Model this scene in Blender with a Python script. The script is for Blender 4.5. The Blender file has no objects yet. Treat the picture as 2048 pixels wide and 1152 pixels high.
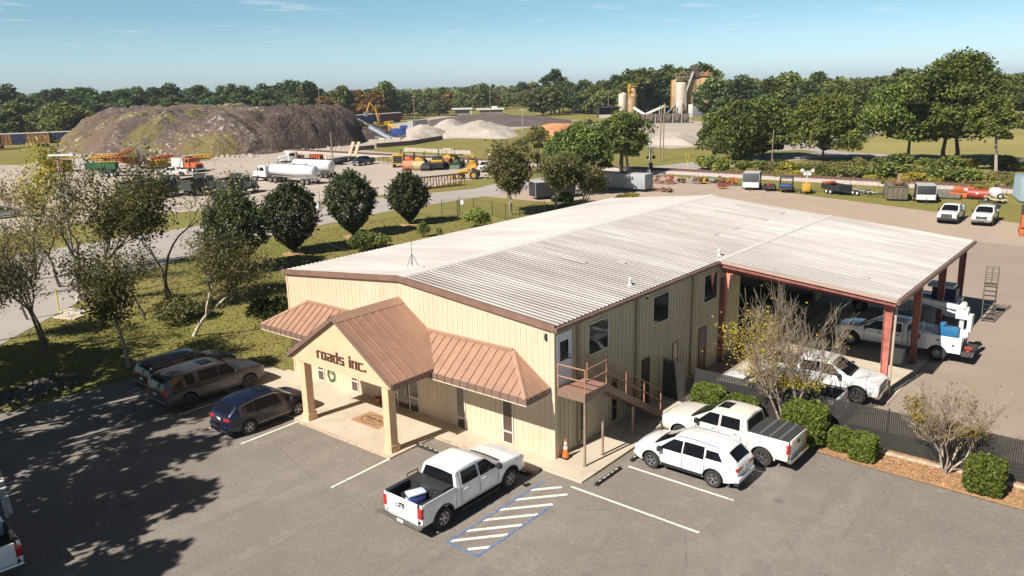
import bpy, bmesh, math, random
import numpy as np
from mathutils import Vector, Matrix, noise
R = math.radians
scene = bpy.context.scene
COL = scene.collection
rng = random.Random(7)
nr = np.random.default_rng(11)

# ---------------------------------------------------------------- camera
CAMP = Vector((18.608, -25.007, 15.478))
RV = Vector((0.77262, 0.63447, -0.02249)); UV = Vector((-0.13834, 0.20283, 0.96939)); FV = Vector((-0.61961, 0.74586, -0.24448))
FPX = 1597.93
cam = bpy.data.cameras.new('camera'); camo = bpy.data.objects.new('camera', cam); COL.objects.link(camo)
cam.sensor_width = 36.0; cam.lens = FPX / 2048 * 36.0; cam.clip_start = 0.1; cam.clip_end = 9000
camo.matrix_world = Matrix(((RV.x, UV.x, -FV.x, CAMP.x), (RV.y, UV.y, -FV.y, CAMP.y), (RV.z, UV.z, -FV.z, CAMP.z), (0, 0, 0, 1)))
scene.camera = camo
def g(px, py, z=0.0):
    """point of the level z seen at a photograph pixel (used to survey ground positions)"""
    d = FV + RV * ((px - 1024) / FPX) - UV * ((py - 576) / FPX)
    return CAMP + d * ((z - CAMP.z) / d.z)
def gd(px, dist, z=0.0):
    """ground point in the column px of the photograph, dist metres from the camera foot"""
    d = FV + RV * ((px - 1024) / FPX) + UV * (400 / FPX)
    k = dist / math.hypot(d.x, d.y)
    return Vector((CAMP.x + d.x * k, CAMP.y + d.y * k, z))
def heading(px0, py0, px1, py1):
    a = g(px0, py0); b = g(px1, py1)
    return math.atan2(b.y - a.y, b.x - a.x)

# ---------------------------------------------------------------- light
SUN = Vector((-0.135, -1.0, 0.94)).normalized()
sl = bpy.data.lights.new('sun', 'SUN'); sl.energy = 5.0; sl.angle = R(0.55); sl.color = (1.0, 0.935, 0.85)
so = bpy.data.objects.new('sun', sl); COL.objects.link(so); so.location = (0, -40, 60)
so.rotation_euler = SUN.to_track_quat('Z', 'Y').to_euler()
world = bpy.data.worlds.new('World'); scene.world = world; world.use_nodes = True
wn = world.node_tree.nodes; wl = world.node_tree.links
for n in list(wn): wn.remove(n)
wo = wn.new('ShaderNodeOutputWorld'); bg = wn.new('ShaderNodeBackground'); sky = wn.new('ShaderNodeTexSky')
sky.sky_type = 'NISHITA'; sky.sun_disc = False; sky.sun_elevation = R(43); sky.sun_rotation = R(187.7)
sky.air_density = 1.0; sky.dust_density = 0.6; sky.ozone_density = 1.0
bg.inputs['Strength'].default_value = 0.075
tc = wn.new('ShaderNodeTexCoord'); sep = wn.new('ShaderNodeSeparateXYZ'); wl.new(tc.outputs['Generated'], sep.inputs[0])
def wmath(op, a, b=None):
    m = wn.new('ShaderNodeMath'); m.operation = op
    for i, v in enumerate((a, b)):
        if v is None: continue
        if isinstance(v, (int, float)): m.inputs[i].default_value = v
        else: wl.new(v, m.inputs[i])
    return m.outputs[0]
# small cumulus puffs: noise laid out over the flat cloud layer (direction / height)
zc = wmath('MAXIMUM', sep.outputs[2], 0.015)
cx = wmath('DIVIDE', sep.outputs[0], zc); cy = wmath('DIVIDE', sep.outputs[1], zc)
cmb = wn.new('ShaderNodeCombineXYZ'); wl.new(cx, cmb.inputs[0]); wl.new(cy, cmb.inputs[1])
nz = wn.new('ShaderNodeTexNoise'); nz.inputs['Scale'].default_value = 1.0; nz.inputs['Detail'].default_value = 6; nz.inputs['Roughness'].default_value = 0.62
wl.new(cmb.outputs[0], nz.inputs['Vector'])
rp = wn.new('ShaderNodeMapRange'); rp.inputs['From Min'].default_value = 0.575; rp.inputs['From Max'].default_value = 0.74
wl.new(nz.outputs['Fac'], rp.inputs['Value'])
up = wn.new('ShaderNodeMapRange'); up.inputs['From Min'].default_value = 0.02; up.inputs['From Max'].default_value = 0.09
wl.new(sep.outputs[2], up.inputs['Value'])
cf = wmath('MULTIPLY', rp.outputs[0], up.outputs[0]); cf = wmath('MULTIPLY', cf, 0.5)
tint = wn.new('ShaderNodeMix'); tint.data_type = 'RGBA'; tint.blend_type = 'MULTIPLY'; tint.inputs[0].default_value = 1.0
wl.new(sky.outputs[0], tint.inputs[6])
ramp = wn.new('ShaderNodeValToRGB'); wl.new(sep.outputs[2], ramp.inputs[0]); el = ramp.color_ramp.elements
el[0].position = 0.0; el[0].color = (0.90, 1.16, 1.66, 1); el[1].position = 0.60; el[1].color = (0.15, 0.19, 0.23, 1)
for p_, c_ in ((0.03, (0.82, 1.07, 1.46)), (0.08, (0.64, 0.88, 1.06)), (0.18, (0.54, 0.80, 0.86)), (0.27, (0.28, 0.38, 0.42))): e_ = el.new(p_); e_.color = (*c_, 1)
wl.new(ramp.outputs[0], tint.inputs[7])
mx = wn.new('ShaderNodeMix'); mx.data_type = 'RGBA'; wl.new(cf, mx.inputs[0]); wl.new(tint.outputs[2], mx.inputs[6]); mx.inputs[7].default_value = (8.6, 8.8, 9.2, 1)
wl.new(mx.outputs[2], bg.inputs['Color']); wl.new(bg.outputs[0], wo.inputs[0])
scene.view_settings.view_transform = 'Standard'; scene.view_settings.look = 'None'
scene.view_settings.gamma = 1.0; scene.view_settings.exposure = 0.62
scene.render.engine = 'CYCLES'
scene.cycles.max_bounces = 6; scene.cycles.transparent_max_bounces = 6

# ---------------------------------------------------------------- materials
MATS = {}
def mat(name, col, rough=0.6, metal=0.0, coat=0.0, vary=0.0, vscale=3.0, col2=None, bump=0.0, bscale=40.0, spec=0.5, stretch=None, detail=5, lo=0.35, hi=0.65):
    """procedural Principled material; col2 mixes in by noise, vary is a fine value variation"""
    if name in MATS: return MATS[name]
    m = bpy.data.materials.new(name); MATS[name] = m; m.use_nodes = True
    nt = m.node_tree; b = nt.nodes['Principled BSDF']
    c = (*col, 1.0)
    b.inputs['Base Color'].default_value = c; b.inputs['Roughness'].default_value = rough
    b.inputs['Metallic'].default_value = metal; b.inputs['Coat Weight'].default_value = coat
    b.inputs['Coat Roughness'].default_value = 0.05; b.inputs['Specular IOR Level'].default_value = spec
    m.diffuse_color = c
    if vary or col2 or bump:
        geo = nt.nodes.new('ShaderNodeTexCoord'); src = geo.outputs['Object']
        if stretch:
            mp = nt.nodes.new('ShaderNodeMapping'); mp.inputs['Scale'].default_value = stretch
            nt.links.new(src, mp.inputs['Vector']); src = mp.outputs[0]
        n1 = nt.nodes.new('ShaderNodeTexNoise'); n1.inputs['Scale'].default_value = vscale; n1.inputs['Detail'].default_value = detail; n1.inputs['Roughness'].default_value = 0.6
        nt.links.new(src, n1.inputs['Vector'])
        mr = nt.nodes.new('ShaderNodeMapRange'); mr.inputs['From Min'].default_value = lo; mr.inputs['From Max'].default_value = hi
        nt.links.new(n1.outputs['Fac'], mr.inputs['Value'])
        mxn = nt.nodes.new('ShaderNodeMix'); mxn.data_type = 'RGBA'; nt.links.new(mr.outputs[0], mxn.inputs[0])
        if col2: a, bb = col, col2
        else: a = tuple(v * (1 - vary) for v in col); bb = tuple(min(1, v * (1 + vary)) for v in col)
        mxn.inputs[6].default_value = (*a, 1); mxn.inputs[7].default_value = (*bb, 1)
        nt.links.new(mxn.outputs[2], b.inputs['Base Color'])
        if bump:
            n2 = nt.nodes.new('ShaderNodeTexNoise'); n2.inputs['Scale'].default_value = bscale; n2.inputs['Detail'].default_value = 3
            nt.links.new(src, n2.inputs['Vector'])
            bp = nt.nodes.new('ShaderNodeBump'); bp.inputs['Strength'].default_value = bump; bp.inputs['Distance'].default_value = 0.05
            nt.links.new(n2.outputs['Fac'], bp.inputs['Height']); nt.links.new(bp.outputs[0], b.inputs['Normal'])
    return m
class NT:
    """short hand for layered ground materials"""
    def __init__(s, name, rough=0.9):
        s.m = bpy.data.materials.new(name); MATS[name] = s.m; s.m.use_nodes = True; s.nt = s.m.node_tree
        s.b = s.nt.nodes['Principled BSDF']; s.b.inputs['Roughness'].default_value = rough; s.b.inputs['Specular IOR Level'].default_value = 0.25
        s.geo = s.nt.nodes.new('ShaderNodeNewGeometry').outputs['Position']
    def map(s, scale=(1, 1, 1), rot=0):
        n = s.nt.nodes.new('ShaderNodeMapping'); n.inputs['Scale'].default_value = scale; n.inputs['Rotation'].default_value = (0, 0, rot)
        s.nt.links.new(s.geo, n.inputs[0]); return n.outputs[0]
    def noise(s, scale, lo, hi, detail=5, rough=0.6, vec=None, dist=0.0):
        n = s.nt.nodes.new('ShaderNodeTexNoise'); n.inputs['Scale'].default_value = scale; n.inputs['Detail'].default_value = detail
        n.inputs['Roughness'].default_value = rough; n.inputs['Distortion'].default_value = dist
        s.nt.links.new(vec or s.geo, n.inputs['Vector'])
        r = s.nt.nodes.new('ShaderNodeMapRange'); r.inputs['From Min'].default_value = lo; r.inputs['From Max'].default_value = hi
        s.nt.links.new(n.outputs['Fac'], r.inputs['Value']); return r.outputs[0]
    def vor(s, scale, lo, hi, vec=None, feature='F1'):
        n = s.nt.nodes.new('ShaderNodeTexVoronoi'); n.inputs['Scale'].default_value = scale; n.feature = feature
        s.nt.links.new(vec or s.geo, n.inputs['Vector'])
        r = s.nt.nodes.new('ShaderNodeMapRange'); r.inputs['From Min'].default_value = lo; r.inputs['From Max'].default_value = hi
        s.nt.links.new(n.outputs['Distance'], r.inputs['Value']); return r.outputs[0]
    def mul(s, a, k):
        n = s.nt.nodes.new('ShaderNodeMath'); n.operation = 'MULTIPLY'; s.nt.links.new(a, n.inputs[0])
        if isinstance(k, (int, float)): n.inputs[1].default_value = k
        else: s.nt.links.new(k, n.inputs[1])
        return n.outputs[0]
    def mix(s, fac, a, b, mode='MIX'):
        n = s.nt.nodes.new('ShaderNodeMix'); n.data_type = 'RGBA'; n.blend_type = mode
        if isinstance(fac, (int, float)): n.inputs[0].default_value = fac
        else: s.nt.links.new(fac, n.inputs[0])
        for i, v in ((6, a), (7, b)):
            if isinstance(v, tuple): n.inputs[i].default_value = (*v, 1)
            else: s.nt.links.new(v, n.inputs[i])
        return n.outputs[2]
    def out(s, col, bump=None, strength=0.3, dist=0.03):
        s.nt.links.new(col, s.b.inputs['Base Color'])
        if bump is not None:
            bp = s.nt.nodes.new('ShaderNodeBump'); bp.inputs['Strength'].default_value = strength; bp.inputs['Distance'].default_value = dist
            s.nt.links.new(bump, bp.inputs['Height']); s.nt.links.new(bp.outputs[0], s.b.inputs['Normal'])
        return s.m
def leafmat(name, dark, light, scale=1.5, trans=0.3, lo=0.35, hi=0.65):
    m = bpy.data.materials.new(name); MATS[name] = m; m.use_nodes = True; nt = m.node_tree
    b = nt.nodes['Principled BSDF']; b.inputs['Roughness'].default_value = 0.55; b.inputs['Specular IOR Level'].default_value = 0.3
    geo = nt.nodes.new('ShaderNodeNewGeometry'); oi = nt.nodes.new('ShaderNodeObjectInfo')
    n = nt.nodes.new('ShaderNodeTexNoise'); n.inputs['Scale'].default_value = scale; n.inputs['Detail'].default_value = 4; nt.links.new(geo.outputs['Position'], n.inputs['Vector'])
    r = nt.nodes.new('ShaderNodeMapRange'); r.inputs['From Min'].default_value = lo; r.inputs['From Max'].default_value = hi; nt.links.new(n.outputs['Fac'], r.inputs['Value'])
    mx = nt.nodes.new('ShaderNodeMix'); mx.data_type = 'RGBA'; nt.links.new(r.outputs[0], mx.inputs[0])
    mx.inputs[6].default_value = (*dark, 1); mx.inputs[7].default_value = (*light, 1)
    hs = nt.nodes.new('ShaderNodeHueSaturation'); nt.links.new(mx.outputs[2], hs.inputs['Color'])
    v = nt.nodes.new('ShaderNodeMapRange'); v.inputs['To Min'].default_value = 0.75; v.inputs['To Max'].default_value = 1.3; nt.links.new(oi.outputs['Random'], v.inputs['Value']); nt.links.new(v.outputs[0], hs.inputs['Value'])
    v2 = nt.nodes.new('ShaderNodeMapRange'); v2.inputs['To Min'].default_value = 0.485; v2.inputs['To Max'].default_value = 0.51; nt.links.new(oi.outputs['Random'], v2.inputs['Value']); nt.links.new(v2.outputs[0], hs.inputs['Hue'])
    nt.links.new(hs.outputs[0], b.inputs['Base Color'])
    if trans:
        t = nt.nodes.new('ShaderNodeBsdfTranslucent'); nt.links.new(hs.outputs[0], t.inputs[0]); ms = nt.nodes.new('ShaderNodeMixShader'); ms.inputs[0].default_value = trans
        nt.links.new(b.outputs[0], ms.inputs[1]); nt.links.new(t.outputs[0], ms.inputs[2]); nt.links.new(ms.outputs[0], nt.nodes['Material Output'].inputs[0])
    return m

# ---------------------------------------------------------------- mesh helpers
class MB:
    def __init__(s): s.v = []; s.f = []; s.mi = []; s.cur = 0; s.M = Matrix.Identity(4)
    def add(s, vs, fs):
        o = len(s.v); s.v += [tuple(s.M @ Vector(p)) for p in vs]
        for f in fs: s.f.append(tuple(i + o for i in f)); s.mi.append(s.cur)
        return s
    def box(s, x0, x1, y0, y1, z0, z1):
        return s.add([(x0, y0, z0), (x1, y0, z0), (x1, y1, z0), (x0, y1, z0), (x0, y0, z1), (x1, y0, z1), (x1, y1, z1), (x0, y1, z1)],
                     [(0, 3, 2, 1), (4, 5, 6, 7), (0, 1, 5, 4), (1, 2, 6, 5), (2, 3, 7, 6), (3, 0, 4, 7)])
    def cbox(s, c, d, rz=0, ry=0, rx=0):
        M = s.M; s.M = M @ Matrix.Translation(c) @ Matrix.Rotation(rz, 4, 'Z') @ Matrix.Rotation(ry, 4, 'Y') @ Matrix.Rotation(rx, 4, 'X')
        s.box(-d[0] / 2, d[0] / 2, -d[1] / 2, d[1] / 2, -d[2] / 2, d[2] / 2); s.M = M; return s
    def bbox(s, x0, x1, y0, y1, z0, z1, b):
        """box with chamfered edges"""
        bm = bmesh.new(); bmesh.ops.create_cube(bm, size=1.0)
        for v in bm.verts: v.co = Vector(((x0 + x1) / 2 + v.co.x * (x1 - x0), (y0 + y1) / 2 + v.co.y * (y1 - y0), (z0 + z1) / 2 + v.co.z * (z1 - z0)))
        bmesh.ops.bevel(bm, geom=list(bm.edges), offset=b, segments=2, affect='EDGES', profile=0.5)
        bm.verts.index_update(); s.add([v.co[:] for v in bm.verts], [[v.index for v in f.verts] for f in bm.faces]); bm.free(); return s
    def cyl(s, p0, p1, r0, r1=None, n=12, cap=True):
        r1 = r0 if r1 is None else r1
        p0 = Vector(p0); p1 = Vector(p1); d = (p1 - p0)
        if d.length < 1e-6: return s
        d.normalize(); a = d.orthogonal().normalized(); b = d.cross(a); vs = []
        for p, r in ((p0, r0), (p1, r1)):
            for i in range(n):
                t = 2 * math.pi * i / n; vs.append(p + (a * math.cos(t) + b * math.sin(t)) * r)
        fs = [(i, (i + 1) % n, n + (i + 1) % n, n + i) for i in range(n)]
        if cap: fs += [tuple(range(n))[::-1], tuple(range(n, 2 * n))]
        return s.add(vs, fs)
    def tube(s, pts, r, n=6):
        for i in range(len(pts) - 1): s.cyl(pts[i], pts[i + 1], r, r, n)
        return s
    def prism(s, poly, h0, h1, axis='z'):
        """polygon (a,b) extruded from h0 to h1 along axis; x: poly=(y,z), y: poly=(x,z), z: poly=(x,y)"""
        def P(a, b, h): return (h, a, b) if axis == 'x' else ((a, h, b) if axis == 'y' else (a, b, h))
        n = len(poly); vs = [P(a, b, h0) for a, b in poly] + [P(a, b, h1) for a, b in poly]
        fs = [tuple(range(n))[::-1], tuple(range(n, 2 * n))] + [(i, (i + 1) % n, n + (i + 1) % n, n + i) for i in range(n)]
        return s.add(vs, fs)
    def poly(s, pts): return s.add(pts, [tuple(range(len(pts)))])
    def lathe(s, prof, n=20, axis='z', c=(0, 0, 0)):
        """prof: list of (radius, height)"""
        vs = []; m = len(prof)
        for i in range(n):
            t = 2 * math.pi * i / n; ct, st = math.cos(t), math.sin(t)
            for r, h in prof:
                p = (r * ct, r * st, h) if axis == 'z' else ((r * ct, h, r * st) if axis == 'y' else (h, r * ct, r * st))
                vs.append((p[0] + c[0], p[1] + c[1], p[2] + c[2]))
        fs = []
        for i in range(n):
            for j in range(m - 1): fs.append((i * m + j, ((i + 1) % n) * m + j, ((i + 1) % n) * m + j + 1, i * m + j + 1))
        return s.add(vs, fs)
    def grid(s, rows):
        """rows: list of lists of points, all the same length"""
        m = len(rows[0]); vs = [p for r in rows for p in r]
        return s.add(vs, [(i * m + j, i * m + j + 1, (i + 1) * m + j + 1, (i + 1) * m + j) for i in range(len(rows) - 1) for j in range(m - 1)])
    def mesh(s, name, mats, smooth=None, fix=True):
        me = bpy.data.meshes.new(name); me.from_pydata([tuple(v) for v in s.v], [], s.f)
        if not isinstance(mats, (list, tuple)): mats = [mats]
        for m in mats: me.materials.append(m)
        if len(mats) > 1: me.polygons.foreach_set('material_index', s.mi)
        if fix:
            bm = bmesh.new(); bm.from_mesh(me); bmesh.ops.recalc_face_normals(bm, faces=bm.faces); bm.to_mesh(me); bm.free()
        if smooth is not None:
            me.polygons.foreach_set('use_smooth', [True] * len(me.polygons)); me.set_sharp_from_angle(angle=R(smooth))
        me.update(); return me
    def obj(s, name, mats, parent=None, smooth=None, label=None, fix=True):
        return link(name, s.mesh(name, mats, smooth, fix), parent, label)
def link(name, me, parent=None, label=None):
    o = bpy.data.objects.new(name, me); COL.objects.link(o)
    if parent: adopt(o, parent)
    if label: o['label'] = label
    return o
CH = {}
def adopt(o, par): o.parent = par; CH.setdefault(par.name, []).append(o)
def tag(o, label, cat, group=None, kind=None):
    o['label'] = label; o['category'] = cat
    if group: o['group'] = group
    if kind: o['kind'] = kind
    return o
def thing(name, label, cat, loc=(0, 0, 0), rz=0.0, group=None):
    o = bpy.data.objects.new(name, None); COL.objects.link(o); o.empty_display_size = 0.3
    o.location = loc; o.rotation_euler = (0, 0, rz); return tag(o, label, cat, group)
def dup(src, loc, rz=None, label=None, group=None, scale=None):
    def cp(o, par):
        c = o.copy(); COL.objects.link(c)
        if par is not None: adopt(c, par)
        for ch in KIDS(o): cp(ch, c)
        return c
    r = cp(src, None); r.location = loc
    if rz is not None: r.rotation_euler = (0, 0, rz)
    if label: r['label'] = label
    if group: r['group'] = group
    if scale: r.scale = scale if isinstance(scale, tuple) else (scale,) * 3
    return r
def KIDS(o): return CH.get(o.name, [])
def struct(name, mb, m, **k): o = mb.obj(name, m, **k); o['kind'] = 'structure'; return o
def quads(name, C, A, B, m, parent=None, fold=None):
    """many small quads: centres C, half axes A and B (numpy n x 3)"""
    n = len(C); V = np.empty((n, 4, 3), np.float32); V[:, 0] = C - A - B; V[:, 1] = C + A - B; V[:, 2] = C + A + B; V[:, 3] = C - A + B
    me = bpy.data.meshes.new(name); me.vertices.add(n * 4); me.vertices.foreach_set('co', V.ravel())
    me.loops.add(n * 4); me.loops.foreach_set('vertex_index', np.arange(n * 4, dtype=np.int32))
    me.polygons.add(n); me.polygons.foreach_set('loop_start', np.arange(0, n * 4, 4, dtype=np.int32))
    me.materials.append(m); me.update(calc_edges=True); me.validate(); return me
def leaves(name, C, size, m, up=0.35, asp=0.7, rand=None):
    """leaf quads turned every way, leaning towards the sky"""
    rr = rand or nr; n = len(C); N = rr.normal(size=(n, 3)); N[:, 2] = np.abs(N[:, 2]) + up
    N /= np.linalg.norm(N, axis=1)[:, None]; T = rr.normal(size=(n, 3)); A = np.cross(N, T); A /= np.linalg.norm(A, axis=1)[:, None] + 1e-9
    B = np.cross(N, A); S = (size * rr.uniform(0.6, 1.4, n))[:, None]
    return quads(name, C, A * S, B * S * asp, m)
# ================================================================ ground
def gpoly(name, pts, z, m, sub=False):
    mb = MB(); mb.poly([(p[0], p[1], z) for p in pts])
    o = mb.obj(name, m, fix=False); o['kind'] = 'structure'
    if o.data.polygons[0].normal.z < 0: o.data.flip_normals()
    return o
def px(z, *a): return [g(a[i], a[i + 1])[:2] for i in range(0, len(a), 2)]

t = NT('grass_ground'); n1 = t.noise(0.05, 0.35, 0.65, 6); n2 = t.noise(1.3, 0.3, 0.7, 6); n3 = t.noise(9.0, 0.3, 0.7, 4)
c = t.mix(n1, (0.175, 0.175, 0.034), (0.27, 0.215, 0.066)); c = t.mix(t.mul(n2, 0.6), c, (0.115, 0.130, 0.026)); c = t.mix(t.mul(n3, 0.35), c, (0.33, 0.26, 0.10))
n4 = t.noise(0.22, 0.56, 0.72, 5); c = t.mix(t.mul(n4, 0.7), c, (0.21, 0.145, 0.078))
M_GRASS = t.out(c, n3, 0.6, 0.06)
t = NT('asphalt', 0.88); n1 = t.noise(0.16, 0.3, 0.7, 6, dist=0.5); n2 = t.noise(26.0, 0.35, 0.65, 3); n3 = t.noise(1.1, 0.4, 0.62, 6); st = t.noise(0.5, 0.52, 0.72, 7, vec=t.map((1, 0.28, 1), R(25)), dist=0.6)
c = t.mix(n1, (0.215, 0.186, 0.158), (0.305, 0.268, 0.231)); c = t.mix(t.mul(st, 0.75), c, (0.34, 0.30, 0.262)); c = t.mix(t.mul(n3, 0.35), c, (0.17, 0.152, 0.138))
c = t.mix(t.mul(n2, 0.7), c, (0.14, 0.124, 0.108)); gr_ = t.noise(8.0, 0.40, 0.62, 2); c = t.mix(t.mul(gr_, 0.22), c, (0.33, 0.29, 0.25)); sp = t.vor(30.0, 0.20, 0.05); c = t.mix(t.mul(sp, 0.6), c, (0.42, 0.38, 0.33))
cr = t.vor(0.16, 0.004, 0.0, vec=t.map((1, 1, 1), 0.4), feature='DISTANCE_TO_EDGE'); crn = t.noise(0.35, 0.5, 0.6, 3); c = t.mix(t.mul(t.mul(cr, 0.75), crn), c, (0.09, 0.082, 0.074)); tk_ = t.noise(0.55, 0.55, 0.70, 5, vec=t.map((2.2, 0.10, 1), R(4))); c = t.mix(t.mul(tk_, 0.28), c, (0.12, 0.106, 0.094)); bl_ = t.noise(0.9, 0.60, 0.66, 3, dist=1.5); c = t.mix(t.mul(bl_, 0.16), c, (0.36, 0.315, 0.27))
oil = t.vor(0.33, 0.10, 0.03); c = t.mix(t.mul(oil, 0.5), c, (0.07, 0.064, 0.06))
M_ASPH = t.out(c, n2, 0.35, 0.012)
t = NT('old_concrete', 0.85); n1 = t.noise(0.35, 0.35, 0.65, 6); n2 = t.noise(14.0, 0.3, 0.7, 4); n3 = t.noise(0.9, 0.55, 0.75, 5, dist=1.0)
c = t.mix(n1, (0.50, 0.425, 0.325), (0.60, 0.52, 0.41)); c = t.mix(t.mul(n3, 0.55), c, (0.33, 0.27, 0.20)); c = t.mix(t.mul(n2, 0.25), c, (0.36, 0.31, 0.24))
M_CONC = t.out(c, n2, 0.15, 0.01)
t = NT('yard_concrete', 0.9); n1 = t.noise(0.07, 0.35, 0.65, 6); n2 = t.noise(5.0, 0.3, 0.7, 4); n3 = t.noise(0.35, 0.5, 0.72, 6, vec=t.map((0.35, 1.3, 1), R(8)))
c = t.mix(n1, (0.31, 0.245, 0.19), (0.36, 0.29, 0.23)); c = t.mix(t.mul(n3, 0.5), c, (0.27, 0.22, 0.18)); c = t.mix(t.mul(n2, 0.3), c, (0.25, 0.21, 0.18))
dk = t.noise(0.5, 0.66, 0.76, 4, vec=t.map((0.4, 1.6, 1))); c = t.mix(t.mul(dk, 0.6), c, (0.14, 0.125, 0.12))
M_YARD = t.out(c, n2, 0.2, 0.02)
t = NT('dirt_yard', 0.95); n1 = t.noise(0.045, 0.35, 0.65, 6); n2 = t.noise(2.2, 0.3, 0.7, 5); n3 = t.noise(0.18, 0.45, 0.7, 6, vec=t.map((1.4, 0.45, 1)))
c = t.mix(n1, (0.40, 0.285, 0.21), (0.37, 0.30, 0.24)); c = t.mix(t.mul(n3, 0.45), c, (0.29, 0.215, 0.165)); c = t.mix(t.mul(n2, 0.3), c, (0.52, 0.42, 0.34))
M_DIRT = t.out(c, n2, 0.3, 0.03)
t = NT('gravel_yard', 0.95); n1 = t.noise(0.03, 0.35, 0.65, 6); n2 = t.noise(1.5, 0.3, 0.7, 6); n3 = t.noise(0.12, 0.5, 0.72, 6, vec=t.map((1.5, 0.35, 1), R(-20)))
c = t.mix(n1, (0.40, 0.335, 0.275), (0.46, 0.395, 0.335)); c = t.mix(t.mul(n3, 0.55), c, (0.36, 0.27, 0.20)); c = t.mix(t.mul(n2, 0.3), c, (0.38, 0.32, 0.27))
M_GRAVEL = t.out(c, n2, 0.3, 0.05)
t = NT('road_asphalt', 0.9); n1 = t.noise(0.1, 0.35, 0.65, 6); n2 = t.noise(9.0, 0.3, 0.7, 4)
c = t.mix(n1, (0.34, 0.30, 0.265), (0.40, 0.36, 0.325)); c = t.mix(t.mul(n2, 0.4), c, (0.34, 0.31, 0.285)); M_ROAD = t.out(c, n2, 0.2, 0.02)
t = NT('pine_mulch', 0.95); n1 = t.noise(6.0, 0.3, 0.7, 6); n2 = t.vor(30.0, 0.1, 0.5); c = t.mix(n1, (0.22, 0.11, 0.05), (0.42, 0.24, 0.12)); c = t.mix(t.mul(n2, 0.5), c, (0.55, 0.36, 0.20)); M_MULCH = t.out(c, n1, 0.8, 0.05)
t = NT('line_paint', 0.8); n1 = t.noise(7.0, 0.56, 0.66, 6); c = t.mix(n1, (0.80, 0.76, 0.66), (0.36, 0.33, 0.29)); M_LINE = t.out(c)
t = NT('blue_paint', 0.8); n1 = t.noise(7.0, 0.5, 0.62, 6); c = t.mix(n1, (0.095, 0.175, 0.36), (0.24, 0.24, 0.25)); M_BLUE = t.out(c)
t = NT('ballast', 0.95); n1 = t.noise(5.0, 0.35, 0.65, 4); c = t.mix(n1, (0.34, 0.27, 0.24), (0.62, 0.53, 0.48)); M_BALL = t.out(c, n1, 0.8, 0.1)

gm = MB(); N = 48; gm.poly([(4500 * math.cos(2 * math.pi * i / N), 4500 * math.sin(2 * math.pi * i / N), 0) for i in range(N)])
struct('ground', gm, M_GRASS, fix=False)

# road that runs past the building and bends over the railway crossing
near = [(-19, -60), (-30, -25), (-38.5, -8.2), (-50.6, 5.2), (-55.9, 15.7), (-58.6, 31.2), (-60.0, 45), (-58.6, 62), (-55.0, 78), (-50.5, 94), (-47.5, 110), (-43, 128), (-30, 150), (-12, 178), (6, 215), (18, 260)]
far = [(-46, -60), (-55, -30), (-64, -10), (-71, 4.3), (-71.5, 16.3), (-71.3, 30), (-71.5, 49), (-70.5, 64.5), (-67, 82), (-62.0, 98), (-58, 114), (-53, 132), (-40, 156), (-22, 184), (-5, 220), (6, 262)]
gpoly('road', near + far[::-1], 0.03, M_ROAD)
# gravel equipment yard across the road
gpoly('gravel_yard', [(-71, -40), (-88, -30), (-86, 5), (-87, 18), (-84, 30)] + px(0, 620, 410, 700, 392) + [(-69, 60), (-68, 70)] + px(0, 905, 370, 1010, 352, 1000, 328, 860, 318, 760, 318, 700, 306, 760, 296, 1010, 262, 1160, 240, 880, 232, 700, 262, 560, 296, 300, 312, 120, 318, 40, 330) + [(-240, 20), (-180, -60)], 0.015, M_GRAVEL)
gpoly('grass_verge', px(0, 700, 316, 860, 332, 990, 330, 1010, 322, 1005, 300, 940, 286, 860, 296, 820, 304), 0.028, M_GRASS)
gpoly('lane', px(0, 715, 306, 1010, 326, 1010, 321, 720, 301), 0.045, M_GRAVEL)
gpoly('verge_strip', px(0, 840, 388, 950, 378, 1010, 362, 1004, 352, 920, 362, 840, 380), 0.042, M_GRASS)
# right hand yard behind the building
yard = [(-59.5, 62), (-50, 62), (-38.5, 62.5), (-27, 57), (-19.5, 48), (-19.5, 36), (-18.3, 33.2), (-0.1, 33.2), (-0.1, 9.3), (70, 9.3), (95, 62), (40, 66)] + px(0, 2048, 448, 1900, 428, 1700, 402, 1560, 384, 1440, 366, 1345, 352) + [(-52, 92), (-55.5, 78)]
gpoly('dirt_yard', yard, 0.018, M_DIRT)
gpoly('concrete_yard', [(-0.1, 9.3), (70, 9.3), (95, 55), (40, 57), (22, 58), (9, 61), (2.5, 62), (0.5, 50), (-0.1, 33.1)], 0.026, M_YARD)
gpoly('canopy_slab', [(1.4, 14.6), (9.4, 14.6), (9.4, 33.6), (1.4, 33.6)], 0.06, M_CONC)
# front parking lot
lot = [(-23.2, -0.4), (-18.3, 0.0), (-18.3, -0.6), (0.1, -0.6), (2.1, -0.2), (2.1, 7.25), (7.4, 7.2), (8.6, 7.35), (10.9, 7.15), (16, 7.0), (60, 6.6), (60, -60), (-19, -60), (-26, -22), (-25.6, -12.5), (-25.0, -5.2)]
gpoly('parking_lot', lot, 0.020, M_ASPH)
sw = MB(); sw.box(-18.9, -5.75, -4.0, 0.0, 0, 0.10); sw.box(-5.75, 0.0, -1.35, 0.0, 0, 0.10); sw.box(0.0, 2.05, -1.0, 10.2, 0, 0.095); sw.box(-20.2, -18.9, -2.3, -0.3, 0, 0.10)
struct('sidewalk', sw, M_CONC)
gm = MB(); gm.box(-12.6, -5.75, -4.17, -4.0, 0.0, 0.085); gm.box(-5.75, 0.1, -1.5, -1.35, 0.0, 0.085); struct('kerb', gm, mat('kerb_concrete', (0.47, 0.37, 0.27), 0.9, vary=0.25, vscale=6))
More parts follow.
